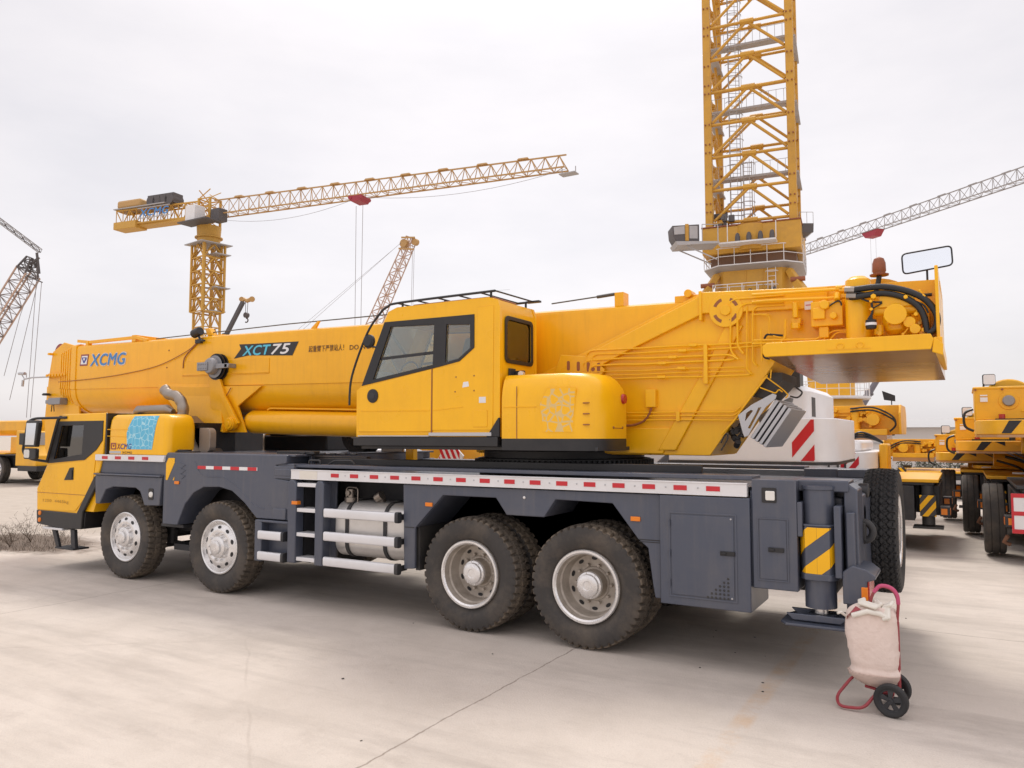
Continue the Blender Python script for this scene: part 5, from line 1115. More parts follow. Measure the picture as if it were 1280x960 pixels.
def yc_turret(y,mt,zd,zb,x0=-2.2):
    b=MB(); b.prism([(-4.6,zd+.15),(-2.6,zd+.15),(x0+.3,zb),(x0+1.4,zb),(x0+1.4,zb+.6),(x0-.4,zb+.7),(-4.6,zb)],.88,1.94); tu=y.m(b).build('turret',mt,y.t,.02)
    b=MB(); b.cyl((-3.9,1.4,zd+.05),(-3.9,1.4,zd+.17),.9,n=36); y.m(b).build('slewing_ring',GREY2,y.t)
def yc_weight(y,mt,z0,z1,xe,xs,stripe_m,chev=False,ny=.0,under=None):
    t=y.t; 
    pl=[(xs,ny)]+[(xe-.28+.28*math.sin(R(a)),ny+.55-.55*math.cos(R(a))) for a in range(0,91,10)]+[(xe,1.4)]
    pl=pl+[(a,2.8-c) for a,c in reversed(pl[:-1])]
    b=MB(); b.prism(pl,z0,z1,'z'); cw=y.m(b).build('counterweight',mt,t,.012,seg=2)
    b=MB(); b.prism([(1.0*(x),1.4+(c-1.4)*1.02) for x,c in pl],z0-.04,z0,'z'); y.m(b).build('counterweight_base',under or GREY2,cw)
    b=MB()
    if chev: stripes(b,xe-.56,xe-.26,z0+.02,z1-.02,.17 if z1-z0>.5 else .11,.15 if z1-z0>.5 else .09,.80,ny-.004,ny+.001,off=.02)
    else:
        for x in (xe-.42,): b.prism([(x-.02,z0+.02),(x+.10,z0+.02),(x-.0,z1-.01),(x-.16,z1-.01)] ,ny-.004,ny+.001) 
        b.prism([(xe-.78,z0+.10),(xe-.78,z1-.01),(xe-.62,z1-.01)],ny-.004,ny+.001)
    y.m(b).build('chevron_stripe' if chev else 'black_stripe',stripe_m,cw,smooth=0)
    return cw
# --- white crane in the next bay
t=thing('truck_crane',(-7,6.4,0),'white truck crane with red chevrons on its round counterweight parked behind the foreground crane','truck crane','truck cranes parked in the row behind')
y=Y(t,-2.0,5.0,1); yc_chassis(y,GREY2,GREY,1.18,spare=False)
yc_weight(y,WHT,1.57,2.19,.47,-1.9,RED,chev=True)
b=MB(); b.loft([[(x,q,2.19) for x,q in rrect(-1.6,.14,.15,2.6,.12)],[(x,q,2.58) for x,q in rrect(-1.6,.14,.15,2.6,.12)],[(x,q,2.66) for x,q in rrect(-1.6,.06,.2,2.5,.15)]]); cv=y.m(b).build('winch_cover',WHT,t,smooth=40)
b=MB(); b.box(.10,.145,.3,.6,2.22,2.5); y.m(b).build('vent',GREY2,cv)
b=MB(); b.box(-.3,.0,-.0,.5,2.66,2.86); b.prism(rrect(-.06,.06,2.62,2.86,.02),-.12,-.08); b.tube(spline([(0,-.1,2.62),(.08,-.1,2.55),(.02,-.1,2.48),(-.08,-.1,2.5)],5),.012,6); y.m(b).build('winch_mirror',BLK,t)
b=MB(); b.box(-1.9,-1.1,.02,.9,1.25,1.50); y.m(b).build('ballast_lug',GALV,t,.02)
yc_turret(y,WHT,1.18,1.9,-2.2); yc_boom(y,BLUF,2.16,2.58,-1.2,-15.0,1.5,.36)
b=MB(); b.loft([[(x,q,1.25) for x,q in rrect(-8.8,-7.3,-.6+.0,1.2,.2)],[(x,q,1.62) for x,q in rrect(-8.8,-7.3,-.6,1.2,.2)],[(x,q,1.70) for x,q in rrect(-8.7,-7.5,-.5,1.1,.2)]]); y.m(b).build('engine_hood',WHT,t,smooth=40)
b=MB(); b.box(-5.2,-3.0,-.02,.9,1.25,1.72); y.m(b).build('machinery_cover',WHT,t,.03)
b=MB()
for k in range(4): b.box(-4.6,-4.1,-.03,-.02,1.40+k*.07,1.41+k*.07)
y.m(b).build('vent_slot',GREY2,t)
b=MB(); b.prism([(-6.0,1.47),(-5.85,1.72),(-5.55,1.72),(-5.42,1.6),(-5.5,1.47)],-.4,-.37); cb_=y.m(b).build('warning_board',WHT,t)
b=MB(); stripes(b,-5.93,-5.5,1.48,1.71,.06,.055,-.5,-.404,-.4); y.m(b).build('red_stripe',RED,cb_,smooth=0)
yc_cab(y,WHT,GLSD)
sp=inst('deck_wheel',WR,t,(y.rx-9.7,y.ry-.6,1.78)); inst('tyre',STY,sp)
# --- white and yellow crane behind that
t=thing('truck_crane',(-6,9.6,0),'white and yellow truck crane showing red chevrons and a striped jack left of the gap','truck crane','truck cranes parked in the row behind')
y=Y(t,-.32,8.3,1); yc_chassis(y,GREY2,YBG,1.16,spare=False)
yc_weight(y,WHT,1.20,1.66,-1.0,-3.6,RED,chev=True)
b=MB(); b.box(-2.6,-1.25,.3,2.5,1.66,1.86); cv=y.m(b).build('winch_cover',WHT,t,.05)
b=MB(); b.v=b.v; b.tube(fillet([(-1.75,-.02,1.52),(-1.75,-.06,1.32),(-1.6,-.06,1.32),(-1.6,-.02,1.52)],.04),.02,6); b.box(-1.5,-1.47,-.015,0,1.24,1.55); y.m(b).build('lifting_hook',GREY2,cv)
b=MB(); b.box(-.98,-.84,.5,1.2,1.2,1.80); y.m(b).build('rear_guard',YBG,t,.03)
for k in range(3):
    b=MB(); b.tube(spline([(-1.5,.4,1.84),(-1.3,.35,2.0-.04*k),(-1.1,.35,1.96-.03*k),(-.9,.4,1.82)],5),.018,6); y.m(b).build('hydraulic_hose',HOSE,t)
b=MB(); b.box(-4.6,-2.6,-.05,.9,1.30,1.56); y.m(b).build('machinery_cover',YBG,t,.04)
yc_turret(y,YBG,1.16,1.5,-4.4); yc_boom(y,YBG,1.75,2.3,-4.0,-15,1.4,.36)
yc_cab(y,YBG,GLSD)
# --- yellow crane with hoses
t=thing('truck_crane',(-7,14.4,0),'yellow truck crane whose winch bay with black hoses shows under the big tray','truck crane','truck cranes parked in the row behind')
y=Y(t,-1.65,13.2,1); yc_chassis(y,GREY2,YBG,1.16,spare=False)
yc_bay(y,YBG,1.98,2.68,.42,-2.4); yc_turret(y,YBG,1.16,2.0,-2.6); yc_boom(y,YBG,2.1,2.7,-2.6,-15,1.4,.38); yc_cab(y,YBG,GLSD)
# --- right hand row, rears towards us
def right_crane(label,rx,ry,zc,ch,zt,cover=-.28,plate=False):
    t=thing('truck_crane',(rx+5,ry+1.4,0),label,'truck crane','yellow truck cranes parked nose away at right')
    y=Y(t,rx,ry,-1); yc_chassis(y,GREY2,GREY2 if plate else YBG,1.16,jack=not plate)
    b=MB(); b.box(-2.0,.42,.75,2.05,zc+ch,zt); b.box(-2.02,.44,.74,2.06,zt-.05,zt); wb=y.m(b).build('winch_housing',YBG,t,.02)
    b=MB(); b.lathe([(.36,.9),(.38,.92),(.38,1.9),(.36,1.92)],(-.05,0,zt-.26),n=36); y.m(b).build('winch_drum',YBG,wb,smooth=40)
    b=MB(); b.lathe([(.085,.75),(.085,.71),(.07,.69)],(-.04,0,(zc+ch+zt)/2+.04),n=24); y.m(b).build('port_cover',GRYP,wb)
    b=MB(); b.lathe([(.14,.75),(.135,.735)],(-.04,0,(zc+ch+zt)/2+.04),n=24); y.m(b).build('port_flange',YBG,wb)
    b=MB(); b.box(.24,.34,.735,.75,zt-.24,zt-.17); b.box(.24,.34,.735,.75,zt-.15,zt-.13); y.m(b).build('label_plate',WHT,wb)
    b=MB(); b.cyl((.06,.66,zc+ch+.02),(.06,.66,zc+ch+.10),.045,n=12); y.m(b).build('red_cap',REDL,wb)
    b=MB(); b.box(-.45,.15,.55,.7,zc+ch,zc+ch+.03); b.cyl((-.5,.6,zc+ch),(-.5,.6,zc+ch+.12),.05); y.m(b).build('valve',BLK,wb)
    b=MB(); b.cyl((.30,.8,zt-.1),(.28,.8,zt+.06),.014); b.prism(rrect(.12,.30,zt+.02,zt+.20,.03),.79,.82,'y'); mi_=y.m(b).build('mirror',BLK,wb,.004); b=MB(); b.prism(rrect(.125,.285,zt+.035,zt+.19,.025),.785,.7895,'y'); y.m(b).build('mirror_glass',WHT,mi_)
    b=MB(); b.tube(spline([(.44,.9,zt-.35),(.56,.9,zt-.42),(.56,.9,zt-.62),(.44,.9,zt-.70)],5),.02,6); y.m(b).build('hydraulic_hose',HOSE,wb)
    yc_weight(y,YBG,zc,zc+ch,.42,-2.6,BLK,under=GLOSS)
    b=MB(); b.loft([[(x,q,1.24) for x,q in rrect(-4.4,cover,-.02,1.0,.2)],[(x,q,zc-.08) for x,q in rrect(-4.4,cover,-.02,1.0,.2)]]); mc=y.m(b).build('machinery_cover',YBG,t,.02)
    b=MB(); b.box(-1.3,-.95,-.026,-.021,1.24,zc-.1); y.m(b).build('cover_seam',YBG,mc)
    b=MB(); b.box(-2.7,-1.9,-.028,-.021,1.40,1.48) ; y.m(b).build('blue_decal',CYAN,mc)
    b=MB(); b.box(-.62,-.45,-.028,-.021,1.26,1.29) ; y.m(b).build('white_decal',WHT,mc)
    yc_turret(y,YBG,1.16,zc+.1,-2.4); yc_boom(y,YBG,zc+.2,zc+.85,-1.8,-15,1.4,.38,.1); yc_cab(y,YBG,GLSD)
    b=MB()
    for k in range(3): b.add([(-2.0-.12*k,.0,1.62),(-1.95-.12*k,.0,1.66),(-2.8-.12*k,.0,1.22),(-2.85-.12*k,.0,1.18),(-2.0-.12*k,.6,1.62),(-1.95-.12*k,.6,1.66),(-2.8-.12*k,.6,1.22),(-2.85-.12*k,.6,1.18)],[(0,1,2,3),(4,5,6,7),(0,1,5,4),(1,2,6,5),(2,3,7,6),(3,0,4,7)])
    for k in range(9):
        q=MB(); x=-.2-random.random()*2.2; zz=zc-.1-random.random()*.35; q.tube(spline([(x,.55,zz),(x-.3,.5,zz-.1),(x-.5,.6,zz-.05-random.random()*.3),(x-.8,.7,zz-.2)],4),.015+.012*random.random(),6); y.m(q).build('hose_run',HOSE if k%3 else YBG,wb)
    q=MB(); q.cyl((-.2,1.0,zc-.15),(-4.2,1.1,zc-.35),.15,n=16); y.m(q).build('lift_cylinder',YBG,t)
    q=MB()
    for k in range(6): q.nxt(); q.cyl((.40-.36*k,.74,zt-.05),(.40-.36*k,.70,zt-.05),.018,n=6)
    y.m(q).build('bolt',RUST,wb)
    q=MB(); q.tube([(.3,.72,zc+ch+.03),(-1.9,.72,zc+ch+.03)],.012,6); q.tube([(-.2,.70,zc+ch+.15),(-1.9,.70,zc+ch+.12)],.012,6); y.m(q).build('hydraulic_pipe',YBG,wb)
    b.v=[(x+1.6,q-.05,z) for x,q,z in b.v]; y.m(b).build('access_step',GREY,t)
    if plate:
        b=MB(); b.prism(rrect(.65,.12+.9,.52,1.12,.02),.0,.01,'x') if False else b.box(-.24,.02,-.02,-.012,.52,1.10); pl=y.m(b).build('rear_plate',WHT,t)
        b=MB()
        for z in (.52,.78,1.04): b.nxt(); b.box(-.24,.02,-.026,-.02,z,z+.06)
        b.nxt(); b.box(-.01,.02,-.026,-.02,.58,.78); b.nxt(); b.box(-.01,.02,-.026,-.02,.84,1.04); y.m(b).build('red_band',RED,pl)
    return t
right_crane('nearest yellow truck crane at the right edge with a red and white plate',.60,7.1,1.96,.22,2.72,cover=-2.2,plate=True)
right_crane('yellow truck crane second in the right hand row, half hidden behind the nearest one',.30,10.1,1.66,.19,2.30,cover=-1.5)
right_crane('third yellow truck crane in the right hand row, small port on its winch box',-.12,12.9,1.40,.18,1.98)
t=thing('truck_crane',(5,22,0),'farthest yellow truck crane of the right row with its open winch bay pointing left','truck crane','yellow truck cranes parked nose away at right')
y=Y(t,-1.9,20.6,-1); yc_chassis(y,GREY2,YBG,.80,spare=False); yc_bay(y,YBG,1.28,1.84,.35,-1.6); yc_turret(y,YBG,.80,1.3,-2.9); yc_boom(y,YBG,1.5,2.0,-1.7,-14,1.4,.35); yc_cab(y,YBG,GLSD)
# --- far left
t=thing('truck_crane',(-35,11.4,0),'yellow truck crane with maroon sheave at the far left edge facing right','truck crane','yellow truck cranes parked at far left')
y=Y(t,-43.7,10.2,-1); yc_chassis(y,GREY2,YBG,1.2,spare=False,jack=False); yc_cab(y,YBG,GLSD); yc_boom(y,YBG,1.95,2.6,-2,-10.6,1.4,.5); yc_turret(y,YBG,1.2,1.9,-2.2)
b=MB(); b.box(-10.2,-9.9,.9,1.9,1.25,1.98); b.box(-9.2,-8.7,.9,1.9,1.25,1.9); y.m(b).build('boom_rest',YBG,t,.02)
t=thing('truck_crane',(-36,19.4,0),'yellow truck crane standing behind the far left one, seen past the driver mirror','truck crane','yellow truck cranes parked at far left')
y=Y(t,-46.5,18.0,-1); yc_chassis(y,GREY2,YBG,1.2,spare=False,jack=False); yc_cab(y,YBG,GLSD); yc_boom(y,YBG,2.0,2.9,-2,-11.2,1.4,.5); yc_turret(y,YBG,1.2,1.9,-2.2)
# ================================================================== lattice work
def frame(p0,p1,up):
    d=(p1-p0).normalized(); s=d.cross(up).normalized(); u=s.cross(d).normalized(); return d,s,u
def truss(p0,p1,w0,h0,w1,h1,n,rc,rb,up=Vector((0,0,1)),tri=False,face_rb=None,cross=False):
    """returns (chords MB, bracing MB); chord centre line of the bottom plane runs p0->p1"""
    d,s,u=frame(p0,p1,up); c=MB(); br=MB()
    def cor(t):
        o=p0.lerp(p1,t); w=w0+(w1-w0)*t; h=h0+(h1-h0)*t
        if tri: return [o-s*w/2,o+s*w/2,o+u*h]
        return [o-s*w/2,o+s*w/2,o+s*w/2+u*h,o-s*w/2+u*h]
    a=cor(0);e=cor(1)
    for i in range(len(a)): c.bar(a[i],e[i],rc)
    m=len(a)
    for k in range(n+1):
        q=cor(k/n)
        for i in range(m):
            j=(i+1)%m
            if tri and (i!=0): continue
            br.bar(q[i],q[j],rb*.8)
        if k<n:
            nx=cor((k+1)/n); mid=cor((k+.5)/n)
            if tri:
                br.bar(q[0],mid[2],rb);br.bar(q[1],mid[2],rb);br.bar(mid[2],nx[0],rb);br.bar(mid[2],nx[1],rb); br.bar(q[0],nx[1],rb*.8) if k%2 else br.bar(q[1],nx[0],rb*.8)
            else:
                for i in range(m):
                    j=(i+1)%m
                    if cross: br.bar(q[i],nx[j],rb*.8); br.bar(q[j],nx[i],rb*.8)
                    elif (k+i)%2: br.bar(q[i],nx[j],rb)
                    else: br.bar(q[j],nx[i],rb)
    return c,br
def Hp(u,v,z):
    r=ray(u,v); return CAM+r*((z-CAM.z)/r.z)
GREYF=mat('jib_haze_grey',(.34,.32,.31),.6); YJ=mat('jib_yellow',(.50,.30,.11),.55,0,.1,.3); YM=mat('mast_yellow_small',(.58,.33,.06),.55,0,.1,.3); PNK=mat('lattice_haze_pale',(.52,.36,.27),.6)  # grey jib and pale lattice colours have distance haze mixed in
# ---- tower crane, left
p=D(261,300,75); tx,ty=p.x,p.y
t=thing('tower_crane',(tx,ty,0),'yellow flat top tower crane at left with a long jib reaching right and red trolley','tower crane')
zj=D(277,271,75).z
jl=Hp(152,284,zj); jr=Hp(708,211,zj); j0=Vector((tx,ty,zj))
dj=(jr-j0); dj.z=0; dj.normalize()
prp=Vector((-dj.y,dj.x,0))
ms=45
def mastpost(r,z0,z1,w,n,rc,rb):
    ch=MB();br=MB(); ang0=math.atan2(dj.y,dj.x)+R(28)
    cs=[Vector((tx+w*.707*math.cos(ang0+R(90*i)),ty+w*.707*math.sin(ang0+R(90*i)),0)) for i in range(4)]
    for q in cs: ch.bar(q+Vector((0,0,z0)),q+Vector((0,0,z1)),rc)
    for k in range(n):
        za=z0+(z1-z0)*k/n; zb=z0+(z1-z0)*(k+1)/n; zm=(za+zb)/2
        for i in range(4):
            a,c=cs[i],cs[(i+1)%4]; br.bar(a+Vector((0,0,za)),c+Vector((0,0,za)),rb); m=(a+c)/2
            br.bar(a+Vector((0,0,za)),m+Vector((0,0,zb)),rb); br.bar(c+Vector((0,0,za)),m+Vector((0,0,zb)),rb)
    return ch,br,cs
zs1=D(261,305,75).z; zs0=D(261,392,75).z
ch,br,cs=mastpost(0,0,zs1,1.75,15,.13,.06); m_=ch.build('mast_chord',YM,t,smooth=0); br.build('bracing',YM,m_,smooth=0)
ch,br,cs2=mastpost(0,zs0,zs1-.2,2.2,5,.13,.07); c_=ch.build('climbing_frame',YM,t,smooth=0); br.build('bracing',YM,c_,smooth=0)
for zz in (zs1-.2,D(261,320,75).z,D(261,362,75).z,zs0+.1):
    b=MB(); w_=2.3; a0=math.atan2(dj.y,dj.x)+R(28); pts=[(tx+w_*math.cos(a0+R(90*i)),ty+w_*math.sin(a0+R(90*i))) for i in range(4)]
    if zz<zs1-1: 
        q=[(tx+1.2*math.cos(a0+R(90*i))+RT.x*1.0*(1 if zz>zs0+2 else .3),ty+1.2*math.sin(a0+R(90*i))+RT.y*1.0) for i in range(4)]; pts=q
    b.prism(pts,zz,zz+.08,'z'); b.build('platform',GALF,c_,smooth=0)
b=MB(); b.cyl((tx,ty,zs1),(tx,ty,zj-1.0),1.05,1.15,20); b.lathe([(1.3,zs1+.5),(1.3,zs1+.6)],(tx,ty,0),'z',24); b.build('slewing_unit',YM,t)
b=MB(); 
for sx_ in (-.7,.7):
    for sy_ in (-.7,.7):
        q=j0+dj*sx_+prp*sy_; b.bar(q+Vector((0,0,-1)),q+Vector((0,0,1.75)),.13)
for k in range(4):
    q=[j0+dj*.7*a+prp*.7*c+Vector((0,0,-1+k*.9)) for a,c in ((-1,-1),(1,-1),(1,1),(-1,1))]
    for i in range(4): b.bar(q[i],q[(i+1)%4],.07); b.bar(q[i],q[(i+1)%4]+Vector((0,0,.85)),.05)
b.build('tower_top',YM,t,smooth=0)
ch,br=truss(j0+dj*.6,jr,1.3,1.6,1.1,1.15,30,.075,.04,tri=True); jb=ch.build('jib',YJ,t,smooth=0); br.build('bracing',YJ,jb,smooth=0)
b=MB()
for k in range(1,10): q=j0.lerp(jr,k/10); b.nxt(); b.add([tuple(q+dj*a+Vector((0,0,1.58-.04*k))+prp*c) for a in (-.5,.5) for c in (-.25,.25)]+[tuple(q+dj*a+Vector((0,0,1.75-.045*k))+prp*c) for a in (-.4,.4) for c in (-.2,.2)],[(0,1,3,2),(4,6,7,5),(0,4,5,1),(2,3,7,6),(0,2,6,4),(1,5,7,3)])
b.build('jib_lug',YJ,jb,smooth=0)
b=MB(); e=jr+dj*.2; b.box(e.x-.7,e.x+.7,e.y-.4,e.y+.4,e.z-.5,e.z-.42); b.bar(e+Vector((-.6,0,-.45)),e+Vector((-.6,0,.1)),.04); b.bar(e+Vector((.6,0,-.45)),e+Vector((.6,0,.1)),.04); b.build('jib_end_platform',GALF,jb)
cj=jl-j0; cjl=cj.length; cd_=cj.normalized()
ch,br=truss(j0-dj*.6,jl,1.4,1.45,1.4,1.45,12,.09,.05,tri=False); cjb=ch.build('counter_jib',YM,t,smooth=0); br.build('bracing',YM,cjb,smooth=0)
def obox(b,c,L,Wd,H,d=dj,p=prp):
    b.add([tuple(c+d*a*L/2+p*e*Wd/2+Vector((0,0,h*H))) for h in (0,1) for a,e in ((-1,-1),(1,-1),(1,1),(-1,1))],[(0,3,2,1),(4,5,6,7),(0,1,5,4),(1,2,6,5),(2,3,7,6),(3,0,4,7)])
b=MB(); obox(b,(j0+jl)/2+Vector((0,0,-.25)),cjl-1,1.2,.25); b.build('walkway',YM,cjb)
b=MB(); obox(b,jl-dj*-1.2+Vector((0,0,-.45)),3.0,1.5,.75); b.build('ballast',YM,cjb,.05)
b=MB(); obox(b,jl+dj*3.2+Vector((0,0,1.55)),6.8,1.8,.09); b.build('platform',GALF,cjb)
b=MB(); obox(b,jl+dj*1.6+Vector((0,0,1.64)),3.2,1.4,.9); b.build('winch_cover',YJ,cjb,.25)
b=MB()
for k in range(4): c=jl+dj*(4.6+k*.8)+Vector((0,0,2.0)); b.cyl(c-prp*.7,c+prp*.7,.55,n=14); 
obox(b,jl+dj*5.8+Vector((0,0,1.6)),3.4,1.2,1.0); b.build('hoist_winch',DKF,cjb)
b=MB(); obox(b,jl+dj*5.2+prp*-.85+Vector((0,0,.28)),4.2,.04,.08); obox(b,jl+dj*5.2+prp*-.85+Vector((0,0,1.3)),4.2,.04,.08); 
pn=b.build('name_panel',GALF,cjb)
b=MB(); org=jl+dj*3.4+prp*-.90+Vector((0,0,.45)); put_text(b,'XCMG',3.8,.75,org,dj,(0,0,1),bold=.05,shear=.2); b.build('name_lettering',LBLU,pn,smooth=0,recalc=False)
b=MB(); c=j0-RT*.9-_f0*1.2+Vector((0,0,-.9)); b.box(c.x-.7,c.x+.7,c.y-.6,c.y+.6,c.z,c.z+1.6); cbn=b.build('cab',WHT,t,.05)
b=MB(); b.box(c.x-1.3,c.x+2.8,c.y-1,c.y+.6,c.z-.12,c.z); b.build('cab_platform',DKF,cbn)
b=MB(); c2=c+RT*2.3; b.box(c2.x-.6,c2.x+.6,c2.y-.5,c2.y+.5,c2.z+.1,c2.z+1.3); b.build('control_cabinet',DKF,t,.03)
trp=Hp(461,252,zj); trp=j0+dj*((trp-j0).dot(dj))
b=MB(); b.add([tuple(trp+dj*a*l+prp*e*.7+Vector((0,0,z))) for z,l in ((-.05,.62),(-.30,.62),(-.55,.45)) for a,e in ((-1,-1),(1,-1),(1,1),(-1,1))],[(3,2,1,0),(0,1,5,4),(1,2,6,5),(2,3,7,6),(3,0,4,7),(4,5,9,8),(5,6,10,9),(6,7,11,10),(7,4,8,11),(8,9,10,11)]); b.cyl(trp-dj*.55-prp*.75+Vector((0,0,-.2)),trp-dj*.55+prp*.75+Vector((0,0,-.2)),.18,n=12); b.cyl(trp+dj*.55-prp*.75+Vector((0,0,-.2)),trp+dj*.55+prp*.75+Vector((0,0,-.2)),.18,n=12)
tr_=b.build('trolley',REDF,t)
b=MB()
for o_ in (-.35,.35,): b.nxt(); b.bar(trp+dj*o_+Vector((0,0,-.8)),trp+dj*o_*.8+Vector((0,0,-18)),.022)
b.build('hoist_rope',ROPEF,tr_,smooth=0)
b=MB(); hk=trp+Vector((0,0,-18)); b.cyl(hk-prp*.15,hk+prp*.15,.4,n=16); b.tube([hk+dj*(.28*math.cos(R(a)))+Vector((0,0,-.8+.28*math.sin(R(a)))) for a in range(110,-130,-20)],.06,6); b.build('hook_block',REDF,tr_)
b=MB(); b.nxt(); b.tube([(j0+dj*1+Vector((0,0,-.3)))*(1-q/12)+trp*(q/12)+Vector((0,0,-1.6*4*(q/12)*(1-q/12)*.6)) for q in range(13)],.018,4); b.nxt(); b.tube([trp*(1-q/12)+jr*(q/12)+Vector((0,0,-1.6*4*(q/12)*(1-q/12)*.55)) for q in range(13)],.018,4); b.build('trolley_rope',ROPEF,tr_)
# ---- right tower crane jib
t=thing('tower_crane',tuple(D(1420,300,80).xy)+(0,),'grey tower crane jib slanting in from the upper right with a small red trolley','tower crane')
z6=D(1280,226,90).z; a6=Hp(1001,319,z6); e6=Hp(1280,226,z6); d6=(e6-a6).normalized(); far6=e6+d6*14
ch,br=truss(a6-d6*.0,far6,1.4,1.55,1.5,1.75,34,.085,.045,tri=True); jb=ch.build('jib',GREYF,t,smooth=0); br.build('bracing',GREYF,jb,smooth=0)
b=MB()
for k in range(1,11): q=a6.lerp(far6,k/11.5)+Vector((0,0,1.6)); b.nxt(); b.bar(q-d6*.6+Vector((0,0,.12)),q+d6*.6+Vector((0,0,.12)),.12)
b.build('jib_lug',GREYF,jb,smooth=0)
q6=Hp(1101,290,z6); q6=a6+d6*((q6-a6).dot(d6)); b=MB(); b.add([tuple(q6+Vector((a*l*d6.x-e*.7*d6.y,a*l*d6.y+e*.7*d6.x,z))) for z,l in ((-.05,1.5),(-.9,.8)) for a,e in ((-1,-1),(1,-1),(1,1),(-1,1))],[(3,2,1,0),(0,1,5,4),(1,2,6,5),(2,3,7,6),(3,0,4,7),(4,5,6,7)]); tr_=b.build('trolley',REDF,t)
b=MB()
for o_ in (-.5,.5): b.nxt(); b.bar(q6+d6*o_+Vector((0,0,-.9)),q6+d6*o_+Vector((0,0,-18)),.02)
b.build('hoist_rope',ROPEF,tr_,smooth=0)
b=MB(); hk=q6+Vector((0,0,-18)); b.cyl(hk,hk+Vector((0,0,-.8)),.45,n=12); b.build('hook_block',REDF,tr_)
mq=Vector((far6.x,far6.y,0)); ch,br=truss(mq,mq+Vector((0,0,z6+2)),2,2,2,2,16,.12,.06,up=Vector((0,1,0))); m_=ch.build('mast_chord',YM,t,smooth=0); br.build('bracing',YM,m_,smooth=0)
# ---- slim lattice boom in the middle
b0=D(462,408,90); b1=D(512,296,90); dd=(b1-b0); base=b0-dd*(b0.z/dd.z)
t=thing('lattice_crane',tuple(base),'slim pale lattice boom leaning right behind the cab roof of the big crane','crawler crane')
ch,br=truss(base,b1,1.7,1.5,1.0,.9,34,.07,.045,up=Vector((0,1,0))); bo=ch.build('boom',PNK,t,smooth=0); br.build('bracing',PNK,bo,smooth=0)
b=MB(); c=D(508,300,89.6); b.cyl(c+Vector((-.5,0,-.3)),c+Vector((-.5,.6,-.3)),.5,n=14); b.cyl(c+RT*.9+Vector((0,0,-.2)),c+RT*.9+Vector((0,.5,-.2)),.4,n=12); b.bar(c-RT*.6+Vector((0,0,.3)),c+RT*1.0+Vector((0,0,.3)),.12); b.bar(c-RT*.9+Vector((0,0,-1)),c+RT*.9+Vector((0,0,-1.1)),.12); b.build('boom_head',YJ,bo)
b=MB(); b.nxt(); b.bar(D(516,302,89.8),D(513,430,89.8),.022); b.nxt(); b.bar(D(518,302,89.8),D(515,430,89.8),.022); b.build('hoist_rope',ROPEF,bo,smooth=0)
b=MB(); b.nxt(); b.bar(D(505,300,90),D(330,455,90),.020); b.nxt(); b.bar(D(502,303,90),D(325,452,90),.018); b.build('pendant',ROPEF,bo,smooth=0)
b=MB(); b.box(base.x-5,base.x+3,base.y-1.5,base.y+1.5,.4,3.0); b.build('machine_house',YBG,t,.1)
b=MB(); 
for o_ in (-2.2,2.2): b.nxt(); b.prism([(base.x+a,c) for a,c in rrect(-4,3.5,0.0,1.2,.5)],base.y+o_-.5,base.y+o_+.5)
b.build('crawler_track',DKF,t)
hk=D(515,430,89.8); b=MB(); b.cyl(hk+Vector((0,-.1,0)),hk+Vector((0,.1,0)),.5,n=14); b.build('hook_block',YJ,t)
# ---- far left lattice crane
pt=D(36,322,60); pb0=D(0,380,60); dd=pt-pb0; base=pb0-dd*(pb0.z/dd.z)
t=thing('lattice_crane',tuple(base),'grey brown lattice crane boom entering from the left edge with a dark jib head','crawler crane')
ch,br=truss(base,pb0+dd*.75,1.5,1.15,1.5,1.15,26,.07,.035,up=Vector((0,1,0))); bo=ch.build('boom',PNK,t,smooth=0); br.build('bracing',mat('lattice_brown',(.22,.17,.15),.6),bo,smooth=0)
ch,br=truss(pb0+dd*.72,pt,1.4,1.1,.6,.5,3,.08,.05,up=Vector((0,1,0))); h_=ch.build('boom_head',DKF,bo,smooth=0); br.build('bracing',DKF,h_,smooth=0)
q1=D(49,314,60); q2=D(-60,232,60); ch,br=truss(q2,q1,.30,.22,.30,.22,20,.04,.02,up=Vector((0,1,0))); ch.build('luffing_mast',GREYF,t,smooth=0); b=br; b.build('mast_bracing',DKF,t,smooth=0)
b=MB(); b.bar(D(46,316,60),D(49,342,60),.10); b.bar(D(33,345,60),D(53,353,60),.06); b.bar(D(38,330,60),D(49,322,60),.10); b.build('strut',DKF,bo,smooth=0)
b=MB()
for a,c in (((47,330),(33,522)),((52,352),(38,522)),((46,335),(25,395)),((25,395),(5,470)),((49,345),(12,500)),): b.nxt(); b.bar(D(*a,60),D(*c,60),.022)
b.build('pendant',ROPEF,bo,smooth=0)
b=MB(); b.box(base.x-6,base.x+2,base.y-1.6,base.y+1.6,.9,3.2); b.build('machine_house',YBG,t,.1)
b=MB(); b.prism([(base.x+a,c) for a,c in rrect(-5,3,0,1.1,.5)],base.y-2,base.y+2); b.build('crawler_track',DKF,t)
